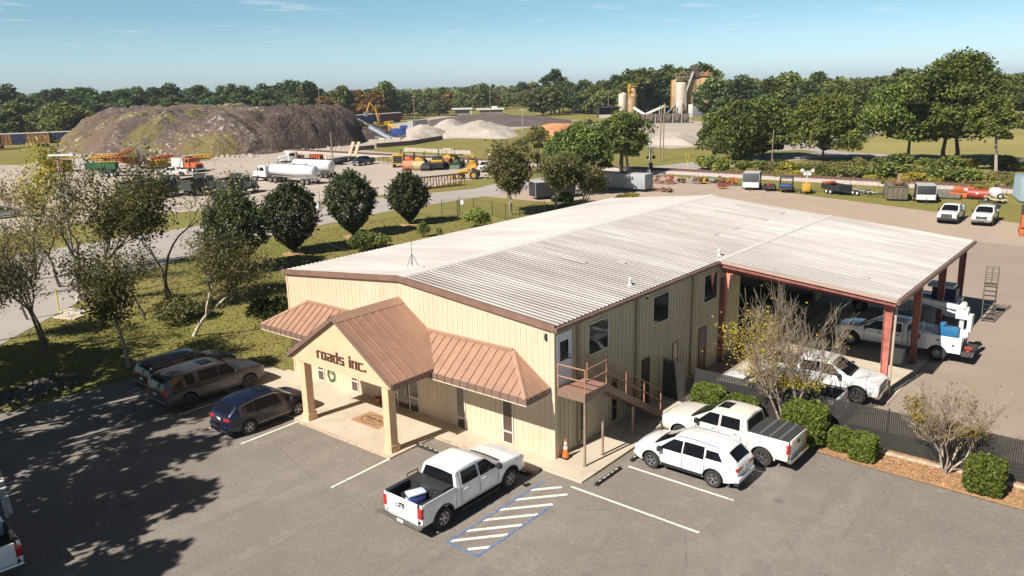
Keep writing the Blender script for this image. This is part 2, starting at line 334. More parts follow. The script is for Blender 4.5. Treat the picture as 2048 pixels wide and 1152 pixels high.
mb = MB(); mb.poly([(7.4, 7.2, 0.0), (8.6, 7.35, 0.03), (10.9, 7.15, 0.03), (16, 7.0, 0.03), (45, 6.8, 0.03), (45, 9.32, 0.05), (2.2, 9.32, 0.05), (2.2, 7.2, 0.05)])
for v in range(len(mb.v)): mb.v[v] = (mb.v[v][0], mb.v[v][1], 0.04)
struct('mulch_bed', mb, M_MULCH, fix=False)
gm = MB(); gm.box(10.5, 40, 8.78, 8.92, 0, 0.12); struct('kerb_wall', gm, mat('kerb_tan', (0.50, 0.42, 0.33), 0.9, vary=0.2, vscale=4))
# painted markings
mk = MB()
def stripe(mk, a, b, w=0.11, z=0.027):
    a = Vector((a[0], a[1])); b = Vector((b[0], b[1])); d = (b - a).normalized(); n = Vector((-d.y, d.x)) * w / 2
    mk.poly([(*(a - n), z), (*(b - n), z), (*(b + n), z), (*(a + n), z)])
for x in (-12.4, -15.15, -17.9, -20.65, -23.2): stripe(mk, (x, -7.2), (x, -4.05 if x == -12.4 else -2.2))
stripe(mk, (-5.78, -7.3), (-5.82, -4.15)); stripe(mk, (-2.55, -7.3), (-2.55, -1.6))
for y in (-1.45, 1.4, 4.25): stripe(mk, (2.75 if y > 0 else 1.85, y), (7.4, y - 0.03))
for k in range(7): stripe(mk, (-17.5 - 0.05 * k, -15.4 - 2.8 * k), (-13.8 - 0.05 * k, -16.3 - 2.8 * k))
stripe(mk, (-18.6, -15.0), (-14.0, -16.1), 0.16)
for k, y0 in enumerate((-7.22, -6.40, -5.48, -4.55, -3.60, -2.66)): stripe(mk, (0.74, y0), (2.1 if k < 5 else 1.58, y0 + (1.55 if k < 5 else 0.95)), 0.15)
stripe(mk, (1.58, -7.24), (2.12, -6.65), 0.15)
struct('parking_lines', mk, M_LINE, fix=False)
mk = MB(); stripe(mk, (0.72, -7.3), (0.72, -1.75), 0.1, 0.031); stripe(mk, (2.14, -7.3), (2.14, -3.2), 0.1, 0.031); stripe(mk, (0.67, -7.35), (2.19, -7.35), 0.1, 0.031); stripe(mk, (-2.68, -7.3), (-2.68, -3), 0.09, 0.031)
struct('blue_lines', mk, M_BLUE, fix=False)
# railway: ballast bed and the field roads beyond it
ra = Vector(tuple(g(2026, 383)[:2])); rb = Vector(tuple(g(1430, 350)[:2])); rd = (rb - ra).normalized(); rn = Vector((-rd.y, rd.x))
if rn.y < 0: rn = -rn
R0 = ra - rd * 140; R1 = rb + rd * 240
mb = MB()
for a, b, z0, z1 in ((-2.6, -1.6, 0.02, 0.45), (-1.6, 1.6, 0.45, 0.45), (1.6, 2.6, 0.45, 0.02)):
    p = [R0 + rn * a, R1 + rn * a, R1 + rn * b, R0 + rn * b]; mb.add([(*p[0], z0), (*p[1], z0), (*p[2], z1), (*p[3], z1)], [(0, 1, 2, 3)])
struct('railway_ballast', mb, M_BALL, fix=False)
rt = thing('railway_track', 'pair of rusty rails on wooden sleepers running behind the trailer row', 'railway track', (0, 0, 0))
mb = MB()
for s_ in (-0.72, 0.72):
    p = [R0 + rn * (s_ - 0.06), R1 + rn * (s_ - 0.06), R1 + rn * (s_ + 0.06), R0 + rn * (s_ + 0.06)]
    mb.prism([tuple(q) for q in p], 0.52, 0.68)
mb.obj('rail', mat('rail_rust', (0.12, 0.065, 0.045), 0.6), rt)
mb = MB(); ang = math.atan2(rd.y, rd.x); nS = int((R1 - R0).length / 0.75)
for k in range(nS):
    p = R0 + rd * (k * 0.75); mb.cbox((p.x, p.y, 0.47), (0.24, 2.5, 0.1), ang)
mb.obj('sleepers', mat('sleeper', (0.13, 0.09, 0.075), 0.9), rt)
gpoly('access_road', px(0, 1490, 306, 1600, 300, 1700, 311, 1860, 321, 2060, 323, 2060, 317, 1860, 316, 1700, 306, 1640, 296, 1760, 268, 1765, 258, 1700, 262, 1560, 286), 0.05, M_ROAD)
gpoly('plant_yard', px(0, 1150, 250, 1240, 244, 1330, 240, 1430, 244, 1440, 262, 1420, 292, 1340, 298, 1280, 292, 1200, 272), 0.034, M_GRAVEL)
t = NT('dry_field', 0.95); n1 = t.noise(0.04, 0.35, 0.65, 6); n2 = t.noise(1.0, 0.3, 0.7, 5); c = t.mix(n1, (0.31, 0.26, 0.09), (0.23, 0.21, 0.06)); c = t.mix(t.mul(n2, 0.4), c, (0.30, 0.245, 0.11)); M_FIELD = t.out(c, n2, 0.4, 0.1)
gpoly('field', px(0, 1690, 304, 1860, 314, 2100, 316, 2300, 250, 2060, 243, 1830, 245, 1780, 262), 0.036, M_FIELD)
# ================================================================ metal building
W_, L_, HE, HR, SL = 18.27, 33.05, 6.0, 6.85, 0.0931
X2_, Y1_ = 9.11, 15.13
def wallmat(name, a, b, stain):
    t = NT(name, 0.55); n1 = t.noise(0.4, 0.35, 0.65, 5, vec=t.map((1.6, 1.6, 0.5))); n2 = t.noise(1.2, 0.5, 0.75, 5, vec=t.map((3, 3, 0.35)))
    return t.out(t.mix(t.mul(n2, 0.35), t.mix(n1, a, b), stain))
M_WALL = wallmat('cream_panel', (0.59, 0.48, 0.35), (0.65, 0.53, 0.39), (0.47, 0.365, 0.235))
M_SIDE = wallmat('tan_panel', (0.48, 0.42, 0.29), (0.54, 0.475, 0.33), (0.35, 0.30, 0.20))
M_TRIM = mat('brown_trim', (0.21, 0.125, 0.095), 0.5, vary=0.15, vscale=2)
def roofmat(nm, a, b, d, k):
    t = NT(nm, 0.55); n1 = t.noise(0.20, 0.36, 0.66, 6, vec=t.map((0.55, 1.0, 1))); n2 = t.noise(0.8, 0.42, 0.68, 6, vec=t.map((0.12, 3.2, 1))); n3 = t.noise(6.0, 0.3, 0.7, 4); sh_ = t.noise(1.15, 0.42, 0.58, 1, vec=t.map((0.02, 1.0, 1)))
    c = t.mix(n1, a, b); c = t.mix(t.mul(sh_, 0.35 * k), c, d); c = t.mix(t.mul(n2, 0.45 * k), c, d); c = t.mix(t.mul(n3, 0.2), c, tuple(v * 0.8 for v in b)); return t.out(c)
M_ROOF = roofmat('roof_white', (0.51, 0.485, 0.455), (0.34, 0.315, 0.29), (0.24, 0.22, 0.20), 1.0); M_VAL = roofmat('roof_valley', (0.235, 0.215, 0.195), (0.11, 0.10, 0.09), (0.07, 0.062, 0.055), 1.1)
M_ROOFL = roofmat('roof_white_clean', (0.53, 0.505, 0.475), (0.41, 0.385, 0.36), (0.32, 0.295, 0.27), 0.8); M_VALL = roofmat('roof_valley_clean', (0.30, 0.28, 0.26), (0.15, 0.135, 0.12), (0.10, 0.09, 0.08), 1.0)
M_GLASS = mat('dark_glass', (0.022, 0.024, 0.028), 0.06, spec=0.8)
M_ALU = mat('frame_white', (0.62, 0.60, 0.55), 0.45)
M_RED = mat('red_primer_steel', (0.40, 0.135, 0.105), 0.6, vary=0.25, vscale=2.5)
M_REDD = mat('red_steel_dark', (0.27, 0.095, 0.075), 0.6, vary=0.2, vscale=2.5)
M_BROWN = mat('brown_standing_seam', (0.33, 0.19, 0.13), 0.5, vary=0.10, vscale=1.5)
M_BROWND = mat('brown_fascia', (0.20, 0.125, 0.10), 0.5, vary=0.1)
M_PEACH = mat('peach_stucco', (0.68, 0.455, 0.285), 0.85, vary=0.06, vscale=1.2, bump=0.15, bscale=60)
M_DARK = mat('black_rubber', (0.018, 0.018, 0.018), 0.75)
def zr(x):  # roof plane height right of and left of the ridge
    return HR - SL * abs(x + W_ / 2)
bd = thing('metal_building', 'long cream ribbed metal office building with a low white ribbed roof', 'building', (0, 0, 0))
# front wall and ribs
mb = MB(); mb.prism([(-W_, 0), (-11.2, 0), (-11.2, 0.1), (-9.75, 0.1), (-8.1, 0.1), (-8.1, 0), (0, 0), (0, HE - 0.02), (-W_ / 2, HR - 0.04), (-W_, HE - 0.02)], 0.0, 0.2, 'y')
x = -W_ + 0.03
while x < 0:
    mb.box(x - 0.022, x + 0.022, -0.016, 0.0, 0.1, zr(x) - 0.05)
    x += 0.305
    if x < 0:
        mb.box(x - 0.16, x - 0.15, -0.006, 0.0, 0.1, zr(x) - 0.05)
fw = mb.obj('front_wall', M_WALL, bd)
# side wall with the shop opening under the canopy
mb = MB(); mb.box(-0.2, 0.0, 0.2, 18.2, 0, HE - 0.03); mb.box(-0.2, 0.0, 18.2, 31.5, 4.9, HE - 0.03); mb.box(-0.2, 0.0, 31.5, L_, 0, HE - 0.03); mb.box(-0.2, 0, 24.6, 25.1, 0, 4.9)
y = 0.1
while y < L_:
    if not (18.2 < y < 31.5): mb.box(0, 0.032, y - 0.028, y + 0.028, 0.1, HE - 0.1)
    elif 24.62 < y < 25.08: pass
    else: mb.box(0, 0.032, y - 0.028, y + 0.028, 4.92, HE - 0.1)
    y += 0.305
mb.obj('side_wall', M_SIDE, bd)
mb = MB(); mb.box(-W_, -W_ + 0.2, 0.2, L_, 0, HE - 0.03); mb.prism([(-W_, 0), (0, 0), (0, HE - 0.03), (-W_ / 2, HR - 0.05), (-W_, HE - 0.03)], L_ - 0.2, L_, 'y')
mb.obj('rear_walls', M_SIDE, bd)
mb = MB(); mb.box(-W_ + 0.3, -0.3, 0.3, L_ - 0.3, 0.02, 0.1); mb.obj('floor', mat('shop_floor', (0.2, 0.18, 0.16), 0.9), bd)
# roof: panel sheet plus pressed ribs, ridge cap
def roofpanel(x0, x1, y0, y1, parent, name, sgn):
    mb = MB(); th = 0.07
    mb.add([(x0, y0, zr(x0)), (x1, y0, zr(x1)), (x1, y1, zr(x1)), (x0, y1, zr(x0)), (x0, y0, zr(x0) - th), (x1, y0, zr(x1) - th), (x1, y1, zr(x1) - th), (x0, y1, zr(x0) - th)],
           [(0, 1, 2, 3), (7, 6, 5, 4), (0, 4, 5, 1), (1, 5, 6, 2), (2, 6, 7, 3), (3, 7, 4, 0)])
    mb.cur = 1; y = y0 + 0.04
    while y < y1:
        a, b, h = 0.058, 0.030, 0.050
        vs = []
        for X in (x0, x1):
            Z = zr(X) + 0.002; vs += [(X, y - a, Z), (X, y - b, Z + h), (X, y + b, Z + h), (X, y + a, Z)]
        mb.add(vs, [(0, 1, 5, 4), (1, 2, 6, 5), (2, 3, 7, 6), (0, 3, 2, 1), (4, 5, 6, 7)])
        y += 0.305
    return mb.obj(name, [M_VAL, M_ROOF] if sgn > 0 else [M_VALL, M_ROOFL], parent)
roofpanel(-W_ / 2, 0.12, -0.12, L_ + 0.1, bd, 'roof_slope', 1)
roofpanel(-W_ - 0.12, -W_ / 2, -0.12, L_ + 0.1, bd, 'roof_slope', -1)
mb = MB(); mb.prism([(-W_ / 2 - 0.36, HR - 0.02), (-W_ / 2 - 0.28, HR + 0.045), (-W_ / 2, HR + 0.075), (-W_ / 2 + 0.28, HR + 0.045), (-W_ / 2 + 0.36, HR - 0.02)], -0.15, L_ + 0.12, 'y')
mb.obj('ridge_cap', mat('roof_cap', (0.64, 0.61, 0.57), 0.5), bd)
# skylight panels, newer sheets and roof vents
def onroof(px_, py_, dz=0.0):
    d = FV + RV * ((px_ - 1024) / FPX) - UV * ((py_ - 576) / FPX)
    k = (HR + dz - SL * (CAMP.x + W_ / 2) - CAMP.z) / (d.z + SL * d.x); return CAMP + d * k
M_SKY = mat('fibreglass_panel', (0.54, 0.50, 0.44), 0.5, vary=0.06, vscale=2)
for a, b in (((1432, 418), (1530, 440)), ((1470, 408), (1568, 424)), ((1368, 437), (1478, 455)), ((1332, 449), (1440, 465)), ((1236, 520), (1252, 524)), ((1118, 515), (1180, 521)), ((1722, 551), (1738, 555))):
    p = onroof(*a, 0.1); q = onroof(*b, 0.1); ym = (p.y + q.y) / 2
    mb = MB()
    hw = 0.42 if abs(p.x - q.x) > 2 else 0.16; x0, x1 = sorted((p.x, q.x)); mb.add([(X, Y, zr(X) + h) for h in (0.03, 0.062) for X, Y in ((x0, ym - hw), (x1, ym - hw), (x1, ym + hw), (x0, ym + hw))], [(4, 5, 6, 7), (0, 1, 5, 4), (1, 2, 6, 5), (2, 3, 7, 6), (3, 0, 4, 7)])
    mb.obj('skylight', M_SKY, bd)
for a in ((1438, 512), (1260, 571)):
    p = onroof(*a); mb = MB(); mb.cyl((p.x, p.y, p.z), (p.x, p.y, p.z + 0.32), 0.07, 0.07, 10); mb.cyl((p.x, p.y, p.z + 0.32), (p.x, p.y, p.z + 0.40), 0.11, 0.06, 10); mb.cyl((p.x, p.y, p.z), (p.x, p.y, p.z + 0.08), 0.16, 0.09, 10); mb.obj('vent_pipe', M_ALU, bd, 40)
# canopy roof with seam trim
roofpanel(0.12, X2_ + 0.15, Y1_ - 0.12, L_ + 0.1, bd, 'canopy_roof', 1)
mb = MB(); mb.prism([(-0.08, zr(0)), (-0.02, zr(0) + 0.07), (0.26, zr(0.26) + 0.07), (0.32, zr(0.3))], Y1_ - 0.12, L_, 'y')
mb.obj('seam_trim', mat('roof_seam', (0.62, 0.59, 0.55), 0.5), bd)
# rake, eave trim, gutters, corner trims, downspouts
mb = MB()
for s_ in (-1, 1):
    xa = -W_ / 2; xb = xa + s_ * (W_ / 2 + 0.14); 
    vs = [(xa, -0.16, HR + 0.075), (xb, -0.16, zr(xb) + 0.075), (xb, -0.16, zr(xb) - 0.2), (xa, -0.16, HR - 0.2)]
    vs += [(p[0], -0.09, p[2]) for p in vs]
    mb.add(vs, [(0, 1, 2, 3), (4, 5, 6, 7), (0, 1, 5, 4), (1, 2, 6, 5), (2, 3, 7, 6), (3, 0, 4, 7)])
mb.obj('rake_trim', M_TRIM, bd)
for a_ in ((0.13, 0.27, Y1_ - 0.2), (-W_ - 0.27, -W_ - 0.13, L_)): mb = MB(); mb.box(a_[0], a_[1], -0.16, a_[2], zr(0) - 0.20, zr(0) - 0.045); mb.obj('gutter', M_TRIM, bd)
for y in (1.62, 6.45, 12.1): 
    mb = MB(); mb.box(0.04, 0.13, y - 0.06, y + 0.06, 0.35, HE - 0.2); mb.box(0.06, 0.25, y - 0.055, y + 0.055, HE - 0.26, HE - 0.17); mb.box(0.04, 0.22, y - 0.05, y + 0.05, 0.25, 0.36); mb.obj('downspout', mat('tan_downspout', (0.33, 0.27, 0.17), 0.5), bd)
mb = MB(); mb.box(-0.11, 0.035, -0.037, 0.0, 0.1, HE - 0.2); mb.box(0.0, 0.037, 0.0, 0.11, 0.1, HE - 0.2); mb.obj('corner_trim', M_WALL, bd)
mb = MB(); mb.box(-W_, -W_ + 0.12, -0.037, 0.0, 0.1, HE - 0.2); mb.obj('corner_trim', M_WALL, bd)
# windows and doors of the side wall
def win_side(y0, y1, z0, z1, name='window', mull=None, fr=0.05, m=M_ALU):
    mb = MB()
    mb.box(0.0, 0.055, y0 - fr, y1 + fr, z1, z1 + fr); mb.box(0.0, 0.055, y0 - fr, y1 + fr, z0 - fr, z0); mb.box(0.0, 0.055, y0 - fr, y0, z0, z1); mb.box(0.0, 0.055, y1, y1 + fr, z0, z1)
    if mull: mb.box(0.0, 0.05, y0, y1, mull - 0.03, mull + 0.03)
    o = mb.obj(name, m, bd); pb = MB(); pb.box(0.002, 0.034, y0, y1, z0, z1); pb.obj('pane', M_GLASS, o); return o
win_side(2.48, 4.0, 4.05, 5.42); win_side(8.05, 9.55, 4.03, 5.42); win_side(13.5, 15.02, 3.95, 5.40)
for a, b, z in ((1.95, 2.25, 2.35), (4.4, 4.75, 2.3), (10.18, 10.68, 2.5)): win_side(a, b, 0.35, z, m=M_TRIM, mull=0.95)
def door_side(y0, y1, z0, z1, m, glass, label=None):
    mb = MB(); fr = 0.06; mb.box(0, 0.06, y0 - fr, y0, z0, z1 + fr); mb.box(0, 0.06, y1, y1 + fr, z0, z1 + fr); mb.box(0, 0.06, y0, y1, z1, z1 + fr)
    mb.box(0.0, 0.04, y0, y1, z0, z1); o = mb.obj('door', m, bd, label=label)
    if glass: pb = MB(); pb.box(0.041, 0.048, y0 + glass[0], y1 - glass[0], z0 + glass[1], z0 + glass[2]); pb.obj('door_glass', M_GLASS, o)
    pb = MB(); pb.cyl((0.04, y1 - 0.09, z0 + 1.0), (0.12, y1 - 0.09, z0 + 1.0), 0.035, 0.035, 8); pb.cyl((0.04, y1 - 0.09, z0 + 1.16), (0.08, y1 - 0.09, z0 + 1.16), 0.03, 0.03, 8); pb.obj('handle', M_DARK, o)
door_side(0.18, 1.12, 3.36, 5.52, mat('white_door', (0.66, 0.70, 0.76), 0.4), (0.18, 1.0, 1.85), 'pale white upper storey door with a dark pane')
door_side(7.14, 7.72, 0.1, 2.45, mat('dark_door', (0.05, 0.038, 0.032), 0.5), None, 'dark brown narrow ground door')
door_side(13.14, 13.85, 0.1, 2.5, mat('brown_door', (0.12, 0.07, 0.055), 0.5), None, 'brown rear door near the canopy')
mb = MB(); mb.box(0.03, 0.14, 7.0, 7.12, 5.74, 5.86); mb.cyl((0.24, 7.06, 5.72), (0.24, 7.06, 5.80), 0.07, 0.07, 10); mb.box(0.1, 0.25, 7.03, 7.09, 5.80, 5.84); mb.obj('security_camera', M_ALU, bd)
mb = MB(); mb.lathe([(0.0, 5.6), (0.06, 5.62), (0.08, 5.70), (0.07, 5.73)], 10, c=(0.24, 7.06, 0)); mb.obj('camera_dome', M_GLASS, bd)
mb = MB(); mb.box(-0.42, -0.34, -0.10, -0.03, 5.33, 5.42); mb.cyl((-0.38, -0.12, 5.45), (-0.38, -0.05, 5.62), 0.045, 0.045, 8); mb.obj('wall_light', M_DARK, bd)
# front windows, entry doors
def win_front(x0, x1, z0, z1, mull=(), fr=0.055, vm=(), name='window'):
    mb = MB()
    mb.box(x0 - fr, x1 + fr, -0.06, 0, z1, z1 + fr); mb.box(x0 - fr, x1 + fr, -0.06, 0, z0 - fr, z0); mb.box(x0 - fr, x0, -0.06, 0, z0, z1); mb.box(x1, x1 + fr, -0.06, 0, z0, z1)
    for z in mull: mb.box(x0, x1, -0.055, 0, z - 0.035, z + 0.035)
    for x in vm: mb.box(x - 0.04, x + 0.04, -0.058, 0, z0, z1)
    o = mb.obj(name, M_ALU, bd); pb = MB(); pb.box(x0, x1, -0.038, -0.002, z0, z1); pb.obj('pane', mat('bronze_glass', (0.085, 0.058, 0.045), 0.08, spec=0.8), o); return o
for a, b in ((-16.03, -15.58), (-13.2, -12.75)): win_front(a, b, 0.18, 2.3, mull=(0.72,))
win_front(-5.6, -5.15, 0.12, 2.35, mull=(0.62,)); win_front(-2.8, -2.3, 0.16, 2.35, mull=(0.68,))
win_front(-10.45, -8.2, 0.14, 2.55, mull=(0.85, 2.1), vm=(-9.68, -8.82), name='entry_glazing')
mb = MB(); mb.box(-9.62, -8.88, -0.085, -0.065, 0.16, 2.05); mb.box(-9.6, -8.9, -0.10, -0.086, 0.16, 0.4); eo = mb.obj('door', mat('bronze_glass', (0.08, 0.06, 0.05)), bd)
mb = MB(); mb.tube([(-8.98, -0.1, 0.9), (-8.98, -0.15, 0.92), (-8.98, -0.15, 1.3), (-8.98, -0.1, 1.32)], 0.014); mb.obj('handle', M_ALU, eo)
# green wreath emblem stuck on the wall beside the entrance
mb = MB(); random.seed(5)
for k in range(46):
    a = -2.5 + 5.0 * k / 45 - math.pi / 2; r = 0.33 + random.uniform(-0.05, 0.05); c = (-14.93 + r * math.cos(a) * 0.8, -0.045, 0.62 + r * math.sin(a)); mb.cbox(c, (0.11, 0.012, 0.04), 0, -a + 0.6 * (-1) ** k)
for i, x in enumerate((-15.12, -14.93, -14.74)): 
    mb.cbox((x, -0.045, 0.82), (0.05, 0.012, 0.3), 0, 0.12 * (i - 1)); mb.cbox((x + 0.04, -0.047, 0.90 - 0.05 * i), (0.12, 0.012, 0.05), 0, 0.5)
mb.obj('wall_emblem', mat('emblem_green', (0.03, 0.16, 0.06), 0.5), bd)

# ---- entry portico
pt = thing('entry_portico', 'peach gabled entrance portico with a brown seamed metal roof and two square columns', 'portico', (-9.2, -3.0, 0))
PO = Vector((-9.2, -3.0, 0))
def plocal(mb): mb.M = Matrix.Translation(-PO); return mb
AZ, EZ, HWP = 5.80, 3.45, 3.62
mb = plocal(MB()); y0, y1 = -3.88, -3.6
mb.prism([(-9.2 - HWP + 0.1, EZ + 0.0), (-9.2 - HWP + 0.1, 3.12), (-9.2 + HWP - 0.1, 3.12), (-9.2 + HWP - 0.1, EZ), (-9.2, AZ - 0.06)], y0, y1, 'y'); mb.obj('gable', M_PEACH, pt)
for cx_ in (-12.07, -6.22):
    mb = plocal(MB()); mb.box(cx_ - 0.2, cx_ + 0.2, -3.82, -3.42, 0.1, 3.12); mb.box(cx_ - 0.25, cx_ + 0.25, -3.87, -3.37, 0.1, 0.42); mb.obj('column', M_PEACH, pt)
mb = plocal(MB())
for s_ in (-1, 1): mb.box(-9.2 + s_ * 2.95 - 0.14, -9.2 + s_ * 2.95 + 0.14, -3.6, 0.0 - 0.04, 3.12, 3.35)
mb.box(-12.6, -5.8, -3.6, -0.04, 3.35, 3.40); mb.obj('soffit', M_PEACH, pt)
SLP = (AZ - EZ) / HWP
def slope_seams(mb, P, n, w=0.03, h=0.035):
    """P(u, v): surface; n seams at constant v running along u"""
for s_ in (-1, 1):
    mb = plocal(MB()); xe = -9.2 + s_ * (HWP + 0.06)
    f = lambda x: AZ + 0.03 - SLP * abs(x + 9.2)
    ye = -0.04; yf = -4.02; th = 0.06
    q = [(-9.2, yf, f(-9.2)), (xe, yf, f(xe)), (xe, ye, f(xe)), (-9.2, ye, f(-9.2))]
    mb.add(q + [(p[0], p[1], p[2] - th) for p in q], [(0, 1, 2, 3), (4, 5, 6, 7), (0, 1, 5, 4), (1, 2, 6, 5), (2, 3, 7, 6), (3, 0, 4, 7)])
    y = yf + 0.42
    while y < -0.05:
        w = 0.014; vs = []
        for X, yy in ((-9.2 + s_ * 0.2, y), (xe, y)): vs += [(X, yy - w, f(X)), (X, yy - w, f(X) + 0.045), (X, yy + w, f(X) + 0.045), (X, yy + w, f(X))]
        mb.add(vs, [(0, 1, 5, 4), (1, 2, 6, 5), (2, 3, 7, 6), (0, 1, 2, 3), (4, 5, 6, 7)])
        y += 0.46
    mb.cur = 1; xo = xe + s_ * 0.035
    mb.box(min(xe + s_ * 0.002, xo), max(xe + s_ * 0.002, xo), yf, ye if s_ < 0 else -1.62, f(xe) - 0.27, f(xe) - 0.002)
    y = yf + 0.42
    while y < (-0.3 if s_ < 0 else -1.7): mb.box(min(xo, xo + s_ * 0.03), max(xo, xo + s_ * 0.03), y - 0.014, y + 0.014, f(xe) - 0.26, f(xe)); y += 0.46
    mb.obj('roof_slope', [M_BROWN, M_BROWND], pt)
    # rake board on the gable
    mb = plocal(MB()); q = [(-9.2, f(-9.2) + 0.01), (xe, f(xe) + 0.01), (xe, f(xe) - 0.24), (-9.2, f(-9.2) - 0.20)]; mb.prism(q, -4.06, -4.0 - 0.021, 'y'); mb.obj('rake_board', M_BROWND, pt)
mb = plocal(MB()); mb.add([(-9.55, -4.05, AZ - 0.17), (-9.2, -4.05, AZ + 0.075), (-8.82, -4.05, AZ - 0.19), (-9.55, -0.04, AZ - 0.17), (-9.2, -0.04, AZ + 0.075), (-8.82, -0.04, AZ - 0.19)], [(0, 1, 4, 3), (1, 2, 5, 4)]); mb.obj('ridge_cap', mat('brown_cap', (0.36, 0.215, 0.15), 0.5), pt)
# sign letters built from strokes on a 5 x 7 cell grid, wide and heavy
def GLY(*rows): return list(rows)
E_ = '.......'
GL = {'r': [E_[:5]] * 3 + ['#####', '##...', '##...', '##...', '##...', '##...', '##...'], 'o': [E_] * 3 + ['#######'] + ['##...##'] * 5 + ['#######'],
      'a': [E_] * 3 + ['#######', '.....##', '.....##', '#######', '##...##', '##...##', '#######'], 'd': ['.....##'] * 3 + ['#######'] + ['##...##'] * 5 + ['#######'],
      's': [E_] * 3 + ['#######', '##.....', '##.....', '#######', '.....##', '.....##', '#######'], 'i': ['##', '##', '..'] + ['##'] * 7,
      'n': [E_] * 3 + ['#######'] + ['##...##'] * 6, 'c': [E_] * 3 + ['#######'] + ['##.....'] * 5 + ['#######'], '.': ['..'] * 8 + ['##'] * 2, ' ': ['....'] * 10}
def sign(text, x, z, cw, ch, y0, y1, M=None, axis='y'):
    mb = MB()
    if M: mb.M = M
    for chh in text:
        gl = GL[chh]
        for j, row in enumerate(gl):
            i = 0
            while i < len(row):
                if row[i] == '#':
                    k = i
                    while k < len(row) and row[k] == '#': k += 1
                    mb.box(x + i * cw, x + k * cw, y0, y1, z + (9 - j) * ch, z + (10 - j) * ch); i = k
                else: i += 1
        x += (len(gl[0]) + 1) * cw
    return mb
xl = -10.68
for ch_ in 'roads inc.':
    if ch_ != ' ': sign(ch_, xl, 3.58, 0.0485, 0.053, -3.93, -3.882, Matrix.Translation(-PO)).obj('sign_letter', mat('sign_brown', (0.10, 0.045, 0.032), 0.5), pt)
    xl += (len(GL[ch_][0]) + 1.7) * 0.0485

# ---- hipped awnings either side of the portico
def awning(name, label, xa, xb, xh, zt, ye, ze, label_side):
    """xa: end under the portico roof, xb: outer eave end, xh: outer end of the top line"""
    o = thing(name, label, 'awning', (xh, 0, 0)); mb = MB(); mb.M = Matrix.Translation((-xh, 0, 0)); s_ = 1 if xb > xa else -1
    xv = xa
    A = (xv, -0.04, zt); B = (xh, -0.04, zt); C = (xb, ye, ze); D = (xa + s_ * 1.72, ye, ze) ; E = (xb, -0.04, ze)
    main = [A, B, C, D]; mb.poly(main); mb.poly([B, E, C]); 
    mb.add([(A[0], A[1], A[2] - 0.05), (B[0], B[1], B[2] - 0.05), (C[0], C[1], C[2] - 0.05), (D[0], D[1], D[2] - 0.05)], [(0, 1, 2, 3)])
    # seams on the main slope
    nrm = Vector((0, ze - zt, ye)).normalized(); nrm = Vector((0, -abs(nrm.y), abs(nrm.z))); x = xb - s_ * 0.42
    def seam(p, q, n, w=0.014, h=0.045):
        p = Vector(p); q = Vector(q); d = (q - p).normalized(); sd = d.cross(n).normalized() * w; up = n * h
        mb.add([p - sd, p - sd + up, p + sd + up, p + sd, q - sd, q - sd + up, q + sd + up, q + sd], [(0, 1, 5, 4), (1, 2, 6, 5), (2, 3, 7, 6), (4, 5, 6, 7), (0, 3, 2, 1)])
    while (x - xa) * s_ > 0.1:
        t0 = 0.0; t1 = 1.0
        if (x - xh) * s_ > 0: t0 = (x - xh) / (xb - xh)      # cut by the hip
        if (D[0] - x) * s_ > 0: t1 = (x - xa) / (D[0] - xa)  # cut by the valley
        f = lambda t_: (x, -0.04 + (ye + 0.04) * t_, zt + (ze - zt) * t_)
        if t1 - t0 > 0.05: seam(f(t0 + 0.03), f(t1), nrm)
        x -= s_ * 0.455
    hn = Vector((s_ * (zt - ze), 0, abs(xb - xh))).normalized(); y = ye + 0.4
    while y < -0.1:
        t0 = abs(y / ye); f = lambda t_: (xh + (xb - xh) * t_, y, zt + (ze - zt) * t_)
        seam(f(t0 + 0.02), f(1), hn); y += 0.455
    mb.cur = 1; fz = ze - 0.27
    xs = sorted((D[0], xb)); mb.box(xs[0], xs[1], ye - 0.035, ye - 0.002, fz, ze + 0.004); e = sorted((xb, xb + s_ * 0.035)); mb.box(e[0], e[1], ye - 0.035, -0.04, fz, ze + 0.004)
    x = xb - s_ * 0.42
    while (x - D[0]) * s_ > 0: mb.box(x - 0.014, x + 0.014, ye - 0.065, ye - 0.036, fz, ze + 0.01); x -= s_ * 0.455
    y = ye + 0.4
    while y < -0.1: e2 = sorted((xb + s_ * 0.036, xb + s_ * 0.065)); mb.box(e2[0], e2[1], y - 0.014, y + 0.014, fz, ze + 0.01); y += 0.455
    r = mb.obj('seamed_roof', [M_BROWN, M_BROWND], o)
    mb = MB(); mb.M = Matrix.Translation((-xh, 0, 0)); seam_ = mb
    p = Vector(B); q = Vector(C); d = (q - p).normalized(); sd = d.cross(Vector((0, 0, 1))).normalized() * 0.13; up = Vector((0, 0, 0.05)); dn = Vector((0, 0, -0.045))
    mb.add([p - sd + dn, p + up, p + sd + dn, q - sd + dn, q + up, q + sd + dn], [(0, 1, 4, 3), (1, 2, 5, 4)])
    e = sorted((xv, xh)); mb.box(e[0], e[1], -0.16, -0.04, zt - 0.06, zt + 0.05); mb.obj('hip_cap', mat('brown_cap', (0.36, 0.215, 0.15)), o)
    mb = MB(); mb.M = Matrix.Translation((-xh, 0, 0)); e = sorted((xa + s_ * 0.6, xb + s_ * 0.05)); mb.box(e[0], e[1], ye - 0.05, -0.04, fz - 0.04, fz - 0.002); mb.obj('soffit', mat('cream_soffit', (0.62, 0.55, 0.42), 0.6), o)
    return o
awning('hipped_awning', 'brown seamed metal awning right of the entrance, above the narrow windows', -7.32, -0.2, -2.12, 4.58, -1.66, 3.30, 'r')
awning('hipped_awning', 'brown seamed metal awning left of the entrance, over the lawn end of the front wall', -11.08, -18.55, -16.45, 4.55, -1.66, 3.30, 'l')
